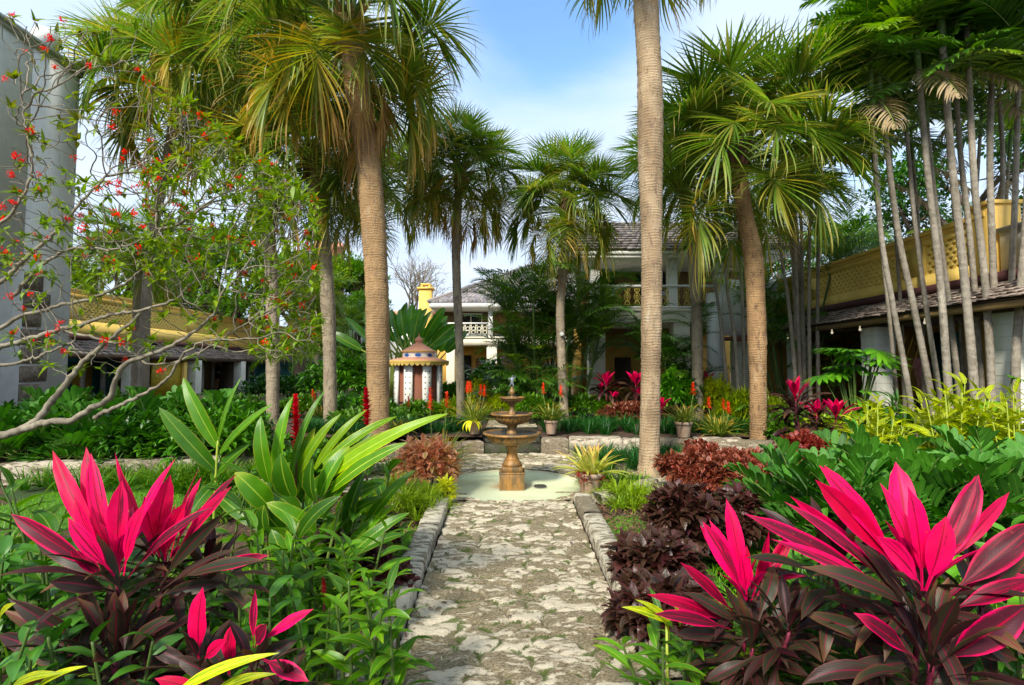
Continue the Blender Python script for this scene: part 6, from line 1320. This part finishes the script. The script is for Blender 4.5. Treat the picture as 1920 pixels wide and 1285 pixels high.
darkset(cl[2], [(217, 1245, 18, 1115), (212, 1250, 2, 1140), (210, 1262, -8, 1190), (222, 1235, 150, 1080), (228, 1240, 330, 1150), (232, 1230, 300, 1090), (225, 1250, 60, 1235), (300, 1100, 425, 960), (300, 1110, 450, 1030), (225, 1100, 60, 1010), (290, 1120, 420, 1095), (215, 1110, 90, 1090), (235, 1120, 180, 1000), (325, 1090, 500, 1050), (240, 1260, 350, 1220), (210, 1275, 40, 1290)], 2.15)
darkset(cl[3], [(440, 1290, 330, 1230), (445, 1270, 560, 1200), (440, 1280, 380, 1180), (455, 1290, 560, 1260), (380, 1260, 280, 1210)], 1.95, .03)
darkset(cl[0], [(1725, 1150, 1500, 1060), (1720, 1160, 1540, 1120), (1720, 1170, 1600, 1010), (1745, 1150, 1700, 1040), (1760, 1170, 1925, 1190), (1755, 1190, 1910, 1240), (1725, 1210, 1560, 1190), (1730, 1240, 1580, 1260), (1745, 1200, 1860, 1060), (1760, 1180, 1930, 1030), (1710, 1230, 1500, 1150), (1745, 1280, 1850, 1180), (1730, 1285, 1640, 1190), (1700, 1150, 1560, 1000)], 1.9, .04)
darkset(cl[1], [(1400, 1180, 1280, 1110), (1410, 1190, 1340, 1240), (1420, 1190, 1520, 1100), (1405, 1200, 1260, 1190), (1425, 1210, 1540, 1200), (1415, 1230, 1320, 1280), (1420, 1170, 1450, 1060), (1400, 1185, 1350, 1090), (1425, 1240, 1520, 1270)], 2.2, .034)
# middle-distance ones
cordyline('cordyline with a bright pink tuft before the cream column right of the slim palm', [(1137, 722, 12.6, 1.15, .45, 0), (1150, 750, 12.5, .8, .35, .2), (1128, 735, 12.7, .8, .3, -.2)], (P(1140, 780, 12.6)[0], 12.6, .3), 5, fine=False, n=24, W=.05)
cordyline('cordyline just left of the tall bare trunk with pink tufts', [(1192, 722, 12.6, 1.15, .45, 0), (1200, 745, 12.5, .9, .4, .1)], (P(1196, 780, 12.6)[0], 12.6, .3), 6, fine=False, n=24, W=.05)
cordyline('cordyline with a magenta tuft just right of the tall bare trunk', [(1240, 765, 11.6, .9, .5, 0)], (P(1240, 790, 11.6)[0], 11.6, .3), 7, fine=False, n=20)
cordyline('dark red cordyline behind the dark crowned palm trunk', [(1325, 722, 13.2, 1.2, .5, -.1), (1335, 745, 13, .9, .4, .2)], (P(1330, 780, 13.2)[0], 13.2, .3), 8, fine=False, n=22)
cordyline('three-headed cordyline with tall magenta leaves beside the monstera', [(1492, 748, 8.0, 1.15, .4, -.05), (1532, 780, 7.8, .95, .45, .05), (1568, 782, 7.7, .95, .5, .1), (1490, 775, 8.1, 1.05, 0, 0)], (P(1515, 840, 7.9)[0], 7.9, 0), 9, fine=True, n=20, W=.042)
cordyline('cordyline half cut by the mulch bed with small dark red leaves near the purple plants', [(655, 1000, 4.6, .45, 0, 0)], (P(655, 1040, 4.6)[0], 4.6, 0), 10, fine=False, n=14)

# ------------------------------------------------------------ gingers
def gstem(mb, ms, base, tip, n, L, W, seed, plane=None, droop=.9, c=0., first=.25, cols=5, nseg=9, el=.75, prof='broad'):
    rs = np.random.default_rng(seed); base = np.array(base, float); tip = np.array(tip, float); d = tip - base; mid = base + d * .5 - np.array([d[0], d[1], 0]) * .12
    p = spline([base, mid, tip], 24); ms.tube(p, np.linspace(.011, .005, 24), 6); t_ = unit(np.gradient(p, axis=0)); a0 = rs.random() * 6.28 if plane is None else plane
    u = np.linspace(first, 1, n)
    for i, uu in enumerate(u):
        k = min(int(uu * 23), 23); sd = 1 if i % 2 else -1; side = np.array([math.cos(a0), math.sin(a0), 0]) * sd; D = unit(t_[k] * el + side * (1 - .5 * (uu > .97)) + rs.normal(0, .10, 3)); f = .65 + .45 * math.sin(math.pi * min(uu * 1.0, .95))
        mb.leaves([p[k]], [D], L * f * rs.uniform(.9, 1.1), W * f, droop=droop * rs.uniform(.6, 1.3), k=1.3, fold=.25, n=nseg, prof=PR[prof], c=c * rs.random(), cols=cols, wav=.05, roll=rs.normal(0, .25))
def cone_flower(label, px, py0, py1, D, r, seed):
    a = P(px, py0, D); b_ = P(px - 2, py1, D); H = np.linalg.norm(b_ - a); n = 85; u = np.linspace(0, 1, n); th = np.arange(n) * 2.39996; t = thing('ginger_flower', label, 'flower', tuple(a), 'red ginger flowers')
    mb = MB(); pos = a + (b_ - a) * u[:, None]; rr = np.sin(np.pi * (u * .86 + .12)) ** .7; D_ = np.stack([np.cos(th), np.sin(th), .55 + 1.1 * u], 1) + rng.normal(0, .12, (n, 3)); mb.leaves(pos, D_, r * 1.5 * (rr * .8 + .25) * rng.uniform(.8, 1.15, n), .017 * r / .035, n=4, fold=.6, droop=.35, prof=PR['lance']); mb.build('bracts', M['ginger_bract'], t)
    ms = MB(); ms.tube([a - [0, 0, .5], a, b_], [.006, .006, .003], 6); ms.build('stalk', M['stem_pink'], t)
# the two tall stems with big leaves left of the big trunk
t = thing('ginger_plant', 'tall ginger stem with broad upright bright leaves before the grey trunk', 'ginger plant', tuple(P(405, 1150, 3.9)), 'ginger plants in the left bed'); mb, ms = MB(), MB()
for (x0, y0, x1, y1, d0, d1, w_, c_, r_) in [(408, 838, 342, 708, 0, .05, .060, .0, .2), (402, 880, 298, 764, 0, -.1, 0.064, .1, -.2), (412, 850, 512, 757, 0, -.05, .045, .0, .3), (408, 830, 452, 706, 0, .05, .018, 0, 0), (395, 900, 470, 832, .05, 0, .06, .3, .2), (405, 905, 360, 960, 0, -.2, .05, .5, 0), (410, 930, 500, 1000, 0, -.15, .05, .6, 0)]: mb.leaf_to(P(x0, y0, 3.9 + d0), P(x1, y1, 3.9 + d1), w_, .5, up=(0, -.9, .5), n=12, prof=PR['broad'], c=c_, cols=7, wav=.03, roll=r_, fold=.2)
ms.tube(spline([P(395, 1180, 3.95), P(400, 1000, 3.95), P(407, 850, 3.9), P(410, 820, 3.9)], 16), np.linspace(.014, .008, 16), 8); ms.build('stem', M['petiole_lime'], t, smooth=True); mb.build('leaves', M['ginger'], t, smooth=True)
t = thing('ginger_plant', 'ginger plant with long arching yellow-green leaves before the big tan trunk', 'ginger plant', tuple(P(600, 1150, 3.3)), 'ginger plants in the left bed'); mb, ms, ml = MB(), MB(), MB()
for (x0, y0, x1, y1, d0, d1, w_, c_, r_) in [(600, 905, 842, 772, 0, -.1, .046, .2, .1), (615, 880, 800, 793, .1, .1, .044, 0, 0), (605, 870, 745, 780, .2, .3, .04, .7, .2), (590, 880, 690, 768, .25, .3, .036, 0, .2), (560, 890, 640, 775, .3, .3, .04, .1, .1), (620, 920, 765, 830, -.05, -.2, .044, .8, .0)]: ml.leaf_to(P(x0, y0, 3.2 + d0), P(x1, y1, 3.2 + d1), w_ * .98, .75, up=(-.1, -.9, .5), n=14, prof=PR['broad'], c=c_, cols=7, wav=.05, roll=r_, fold=.15)
for (x0, y0, x1, y1, d0, d1, w_, c_, r_) in [(505, 905, 488, 780, 0, 0, .042, 0, .1), (520, 905, 552, 742, .1, .15, .040, 0, .3), (545, 900, 610, 730, .2, .3, .022, 0, 0), (505, 950, 440, 885, 0, -.1, .06, .3, 0), (545, 930, 525, 850, -.1, -.2, .062, .55, .2), (600, 930, 655, 835, -.15, -.1, .046, .5, .1), (605, 970, 700, 850, -.1, -.1, .042, .5, 0), (590, 940, 600, 865, -.1, -.25, .05, .8, .4), (500, 1000, 455, 985, 0, -.2, .05, .9, 0), (560, 1010, 640, 930, -.1, -.2, .045, .6, 0), (630, 960, 720, 905, .1, 0, .04, .4, 0), (550, 1080, 510, 990, -.1, -.1, .05, .5, 0), (640, 1060, 770, 960, -.15, -.1, .035, .5, 0), (660, 1040, 760, 1000, 0, .1, .03, .3, 0), (620, 1080, 745, 940, .1, .1, .035, .1, 0), (600, 1000, 680, 955, .2, .2, .04, .2, 0), (560, 960, 470, 900, .1, .05, .055, .2, .1), (575, 950, 640, 880, .2, .1, .05, .7, 0), (590, 1000, 500, 940, 0, -.1, .05, .3, .1), (620, 1000, 720, 930, .1, 0, .042, .3, 0), (560, 930, 590, 800, .25, .25, .05, .6, .2), (640, 920, 700, 810, .15, .1, .046, .7, .1), (650, 1000, 690, 880, .05, 0, .045, .8, .2), (530, 1000, 470, 930, .1, 0, .05, .8, 0), (680, 1000, 780, 880, .1, .1, .035, .2, 0)]: mb.leaf_to(P(x0, y0, 3.3 + d0), P(x1, y1, 3.3 + d1), w_ * 1.25, .9, up=(0, -.75, .65), n=12, prof=PR['broad'], c=c_, cols=7, wav=.05, roll=r_)
for (x0, y0, x1, y1, d) in ((520, 1230, 500, 900, 3.3), (560, 1230, 548, 900, 3.5), (540, 1230, 605, 890, 3.3), (580, 1240, 640, 940, 3.2), (600, 1240, 690, 1000, 3.3), (500, 1230, 560, 980, 3.2), (530, 1240, 625, 860, 3.4)): ms.tube(spline([P(x0, y0, d), P((x0 + x1) / 2 - 5, (y0 + y1) / 2, d), P(x1, y1, d)], 14), np.linspace(.012, .007, 14), 7)
ms.build('stem', M['petiole'], t, smooth=True); mb.build('leaves', M['ginger'], t, smooth=True); ml.build('arching_leaves', M['ginger_light'], t, smooth=True)
cone_flower('red ginger flower cone between the upright ginger leaves', 556, 850, 742, 3.5, .038, 1); cone_flower('red ginger flower cone before the base of the big tan trunk', 688, 800, 730, 4.6, .042, 2); cone_flower('small dark red ginger bud low in the green leaves at left', 608, 1120, 1085, 2.8, .012, 3)
# leafy stems in the lower left
def thicket(name, label, cat, spots, mat, L, W, n, seed, group=None, tipdx=.3, droop=.9, cols=5, c=.4, prof='lance', first=.2, el=.75, plane=None):
    t = thing(name, label, cat, tuple(spots[0][0]), group); mb, ms = MB(), MB()
    for k, (a, b_) in enumerate(spots): gstem(mb, ms, a, b_, n, L, W, seed * 30 + k, droop=droop, cols=cols, c=c, prof=prof, first=first, el=el, plane=plane)
    ms.build('stem', M['stem_green'], t, smooth=True); mb.build('leaves', M[mat], t, smooth=True); return t
def stems(px0, px1, ytop, ybot, D, n, seed, dD=.3, lean=30):
    rs = np.random.default_rng(seed); o = []
    for k in range(n):
        x = px0 + (px1 - px0) * (k + rs.random()) / n; d = D + rs.uniform(-dD, dD); a = P(x, ybot, d); a[2] = 0; o.append((a, P(x + rs.normal(0, lean), ytop + rs.uniform(0, 70), d - rs.uniform(0, .1))))
    return o
GG = 'leafy green plants in the front beds'
thicket('leafy_plant', 'bright green narrow-leaved plant leaning over the left edge of the path', 'leafy plant', stems(600, 760, 1075, 1285, 2.35, 9, 1, .15, 25), 'ginger', .19, .026, 11, 1, GG)
thicket('leafy_plant', 'green narrow-leaved plant between the ginger and the path', 'leafy plant', stems(490, 690, 985, 1200, 2.9, 10, 2, .25, 35), 'ginger', .22, .028, 12, 2, GG)
thicket('leafy_plant', 'dark green leafy plant under the tall left cordyline', 'leafy plant', stems(-20, 330, 1000, 1285, 2.75, 18, 3, .3, 60), 'dark_green', .2, .04, 12, 3, GG, c=.2)
thicket('leafy_plant', 'dark leafy plant in the lower left corner', 'leafy plant', stems(-60, 260, 1170, 1285, 1.9, 9, 4, .15, 50), 'dark_green', .16, .03, 10, 4, GG)
thicket('leafy_plant', 'dark leafy plant behind the low cordyline at bottom left', 'leafy plant', stems(330, 620, 1090, 1285, 2.5, 11, 5, .25, 20), 'glossy_green', .17, .03, 12, 5, GG)
thicket('leafy_plant', 'bright green leafy plant at the left edge beside the lawn', 'leafy plant', stems(-40, 110, 880, 1100, 3.3, 6, 6, .3, 60), 'ginger', .3, .05, 7, 6, GG)
thicket('leafy_plant', 'dark green filler plant behind the large right cordyline', 'leafy plant', stems(1480, 1940, 985, 1285, 2.75, 20, 7, .25, 30), 'glossy_green', .19, .036, 12, 7, GG)
thicket('leafy_plant', 'dark leafy plant in the lower right corner', 'leafy plant', stems(1560, 1940, 1130, 1285, 2.2, 11, 8, .15, 20), 'dark_green', .17, .034, 10, 8, GG)
thicket('leafy_plant', 'green broad-bladed plant below the upright magenta tuft at right', 'leafy plant', stems(1190, 1450, 1155, 1285, 2.45, 12, 9, .2, 25), 'ginger', .2, .024, 9, 9, GG, first=.1)
thicket('leafy_plant', 'dark leafy filler between the two right cordylines', 'leafy plant', stems(1400, 1580, 1060, 1285, 2.6, 10, 10, .2, 25), 'dark_green', .17, .034, 11, 10, GG)
thicket('leafy_plant', 'broad-leaved ginger stems massed behind the narrow-leaved plants at left', 'leafy plant', stems(420, 720, 880, 1150, 3.8, 11, 11, .4, 40), 'ginger', .34, .05, 8, 11, GG, c=.9, prof='broad', droop=1.1)
thicket('leafy_plant', 'green leafy plant along the outer side of the left kerb', 'leafy plant', stems(640, 760, 960, 1100, 4.1, 7, 12, .4, 20), 'mid_green', .17, .026, 9, 12, GG)
grassbed('ground_cover', 'green ground cover beyond the right foreground plants', 1.9, 6.5, 1.2, 4.0, 0, 90, .38, .008, 'grass', 7); grassbed('ground_cover', 'green ground cover beyond the left foreground plants', -6.5, -2.2, 1.2, 4.6, 0, 90, .38, .008, 'grass', 8)
grassbed('ground_cover', 'green strap-leaved plants growing against the front of the left terrace wall', -6.4, -3.6, 6.6, 7.3, 0, 46, .42, .007, 'grass', 9)
# variegated blades near the bottom edge
def blades(label, spec, D, W, seed):
    t = thing('variegated_plant', label, 'variegated plant', tuple(P(spec[0][0], spec[0][1], D)), 'yellow-striped plants'); mb = MB(); rs = np.random.default_rng(seed)
    for (x0, y0, x1, y1, w_) in spec: mb.leaf_to(P(x0, y0, D), P(x1, y1, D - .05), w_, .7, up=(0, -.6, .75), n=12, prof=PR['lance'], cols=7, wav=.03, roll=rs.normal(0, .2))
    mb.build('leaves', M['shell_ginger'], t, smooth=True); ms = MB(); ms.tube([P(spec[0][0], spec[0][1], D), np.append(P(spec[0][0], spec[0][1], D)[:2], 0)], .007, 6); ms.build('stem', M['petiole_lime'], t)
blades('striped yellow-green blades crossing below the low cordyline at bottom left', [(330, 1300, 525, 1225, .022), (60, 1300, 165, 1248, .018), (20, 1290, 120, 1262, .02), (0, 1170, 30, 1130, .02), (400, 1300, 520, 1262, .02)], 1.75, .02, 1)
blades('yellow-striped leaves peeping out beside the right kerb under the magenta tuft', [(1250, 1165, 1165, 1140, .022), (1260, 1170, 1190, 1125, .02), (1275, 1175, 1260, 1130, .018), (1255, 1200, 1235, 1150, .02), (1350, 1130, 1345, 1165, .015)], 2.5, .02, 2)
# big variegated ginger, right
def variegated(label, px0, px1, ytop, ybot, D, n, seed, L=.34, W=.041):
    t = thing('variegated_plant', label, 'variegated plant', (Xat((px0 + px1) / 2, D), D, 0), 'yellow-striped plants'); mb, ms = MB(), MB(); rs = np.random.default_rng(seed); xc = (px0 + px1) / 2
    for k in range(n):
        x = rs.uniform(px0, px1); f = 1 - abs((x - xc) / (px1 - px0) * 2) ** 2 * .5; yt = ybot - (ybot - ytop) * f * rs.uniform(.45, 1.0); d = D + rs.uniform(-.5, .5); b0 = P(xc + (x - xc) * .45, 900, d); b0[2] = 0; tp = P(x, yt, d); gstem(mb, ms, b0, tp, 9, L, W, seed * 40 + k, droop=.95, prof='lance', first=.3, nseg=7, el=.9)
    ms.build('stem', M['petiole_lime'], t, smooth=True); mb.build('leaves', M['shell_ginger'], t, smooth=True)
variegated('large yellow and green striped ginger before the slender palm stems', 1690, 1900, 715, 850, 6.3, 60, 3); variegated('left arm of striped ginger leaves reaching toward the magenta cordyline', 1585, 1700, 752, 850, 6.4, 30, 4, .3, .03); variegated('striped ginger at the right edge below the white building', 1860, 1960, 735, 850, 6.0, 24, 5)

# ------------------------------------------------------------ broad-leaved cycads (right middle, also left)
CY = [pin_frond(.85, 10, .27, .034, e_, ar, .25, 'zamia', vee=.75, sweep=.6, stub=.22, cols=3, nseg=6, prof='zamia', taper=.2, rr=.008) for e_, ar in ((78, 35), (62, 45), (42, 50), (20, 40))]
def cycad(label, px, D, s, n, seed, z=0., group='broad-leaved cycads'):
    rs = np.random.default_rng(seed); t = thing('cycad', label, 'cycad', (Xat(px, D), D, z), group); mb = MB(); mb.lathe([(.10, 0), (.12, .08), (.07, .18), (.001, .2)], sides=14); mb.build('caudex', M['bark_dark'], t, smooth=True, loc=(0, 0, 0)); ph = rs.random() * 6
    for k in range(n): ph += 2.4; put(CY[min(3, int(k / n * 4))], 'frond', t, (math.cos(ph) * .05, math.sin(ph) * .05, .15), ph, s * rs.uniform(.85, 1.15), (rs.normal(0, .1), rs.normal(0, .1)))
for k, (px, D, s, n, lb) in enumerate([(1500, 4.6, 0.88, 22, 'broad-leaved cycad nearest the red-leaved shrub'), (1590, 4.2, 0.92, 24, 'broad-leaved cycad behind the left half of the largest cordyline'), (1690, 4.5, 0.96, 24, 'broad-leaved cycad centred below the striped ginger'), (1790, 4.2, 0.96, 26, 'broad-leaved cycad behind the right half of the largest cordyline'), (1890, 4.4, 0.96, 24, 'broad-leaved cycad at the right edge below the striped ginger'), (1640, 5.3, 0.95, 20, 'broad-leaved cycad at the back of the right bed'), (1840, 5.2, 0.95, 20, 'broad-leaved cycad at the back of the right edge')]): cycad(lb, px, D, s, n, 200 + k)
for k, (px, D, s, n, lb) in enumerate([(60, 8.0, 1.3, 24, 'dark cycad under the lowest limb at the left edge'), (200, 8.1, 1.3, 24, 'dark cycad below the fork of the red-flowered bush'), (300, 8.4, 1.3, 22, 'dark cycad left of the tall ginger leaves'), (130, 8.9, 1.35, 20, 'dark cycad before the foot of the white corner wall'), (410, 8.7, 1.25, 22, 'dark cycad directly behind the tall ginger stem')]): cycad(lb, px, D, s, n, 220 + k)

# ------------------------------------------------------------ monstera by the arcade
def monstera(label, px, D, zt, n, seed, spread=.55, s=.34):
    rs = np.random.default_rng(seed); c = np.array([Xat(px, D), D, 0]); t = thing('monstera', label, 'monstera', tuple(c)); mb, ms = MB(), MB()
    for k in range(n):
        a = rs.random() * 6.28; h = rs.uniform(.35, 1) * zt; r = spread * math.sqrt(rs.random()) ; hub = c + [math.cos(a) * r, math.sin(a) * r * .6 - .1, h]; ms.tube(spline([c + [0, 0, .1], (c + hub) / 2 + [0, 0, .15], hub], 8), np.linspace(.018, .010, 8), 6)
        out = unit(np.array([math.cos(a), -.6, rs.uniform(-.5, .2)])); sd = unit(np.cross(out, [0, 0, 1])); nm = unit(np.cross(sd, out)); m_ = 15; th = np.linspace(-2.5, 2.5, m_); D_ = np.cos(th)[:, None] * out + np.sin(th)[:, None] * sd
        base = hub + out * np.linspace(0, 1, m_)[:, None] * 0; mid = np.cos(th) > .2; base = base + out * (np.clip(np.cos(th), 0, 1) * s * .25)[:, None]
        mb.leaves(base, D_, s * (.62 + .38 * np.cos(th)) * rs.uniform(.9, 1.1, m_), s * .105, up=nm, droop=.6, n=4, fold=.1, prof=PR['paddle'])
    ms.build('petiole', M['stem_green'], t, smooth=True); mb.build('leaves', M['glossy_green'], t)
monstera('dark split-leaved monstera climbing before the arcade column', 1600, 9.6, 2.0, 30, 1, .62, .40)
monstera('low split-leaved monstera peeping above the striped ginger', 1845, 7.2, 1.62, 7, 2, .3, .24)
shrub('shrub', 'spiky dark green plant below the white arcade column', 'shrub', 1680, 8.2, 70, 745, 'dark_green', .3, .02, 30, 9, seed=50, prof='strap', group=G)

rs = np.random.default_rng(77); n = 120; x = rs.uniform(-.75, .8, n); y = rs.uniform(2.6, 6.0, n); mb = MB(); dd = rs.normal(0, 1, (n, 3)); dd[:, 2] = rs.normal(.08, .08, n)
k_ = rs.random(n) < .5; x[k_] = np.sign(x[k_]) * rs.uniform(.5, .78, k_.sum())
mb.leaves(np.stack([x, y, np.full(n, .036)], 1), dd, rs.uniform(.02, .06, n), rs.uniform(.004, .010, n), droop=.5, n=3, prof=PR['ovate'])
tag(mb.build('leaf_litter', M['mulch_chip']), 'small fallen brown leaves lying on the stone path', 'fallen leaves', kind='stuff')
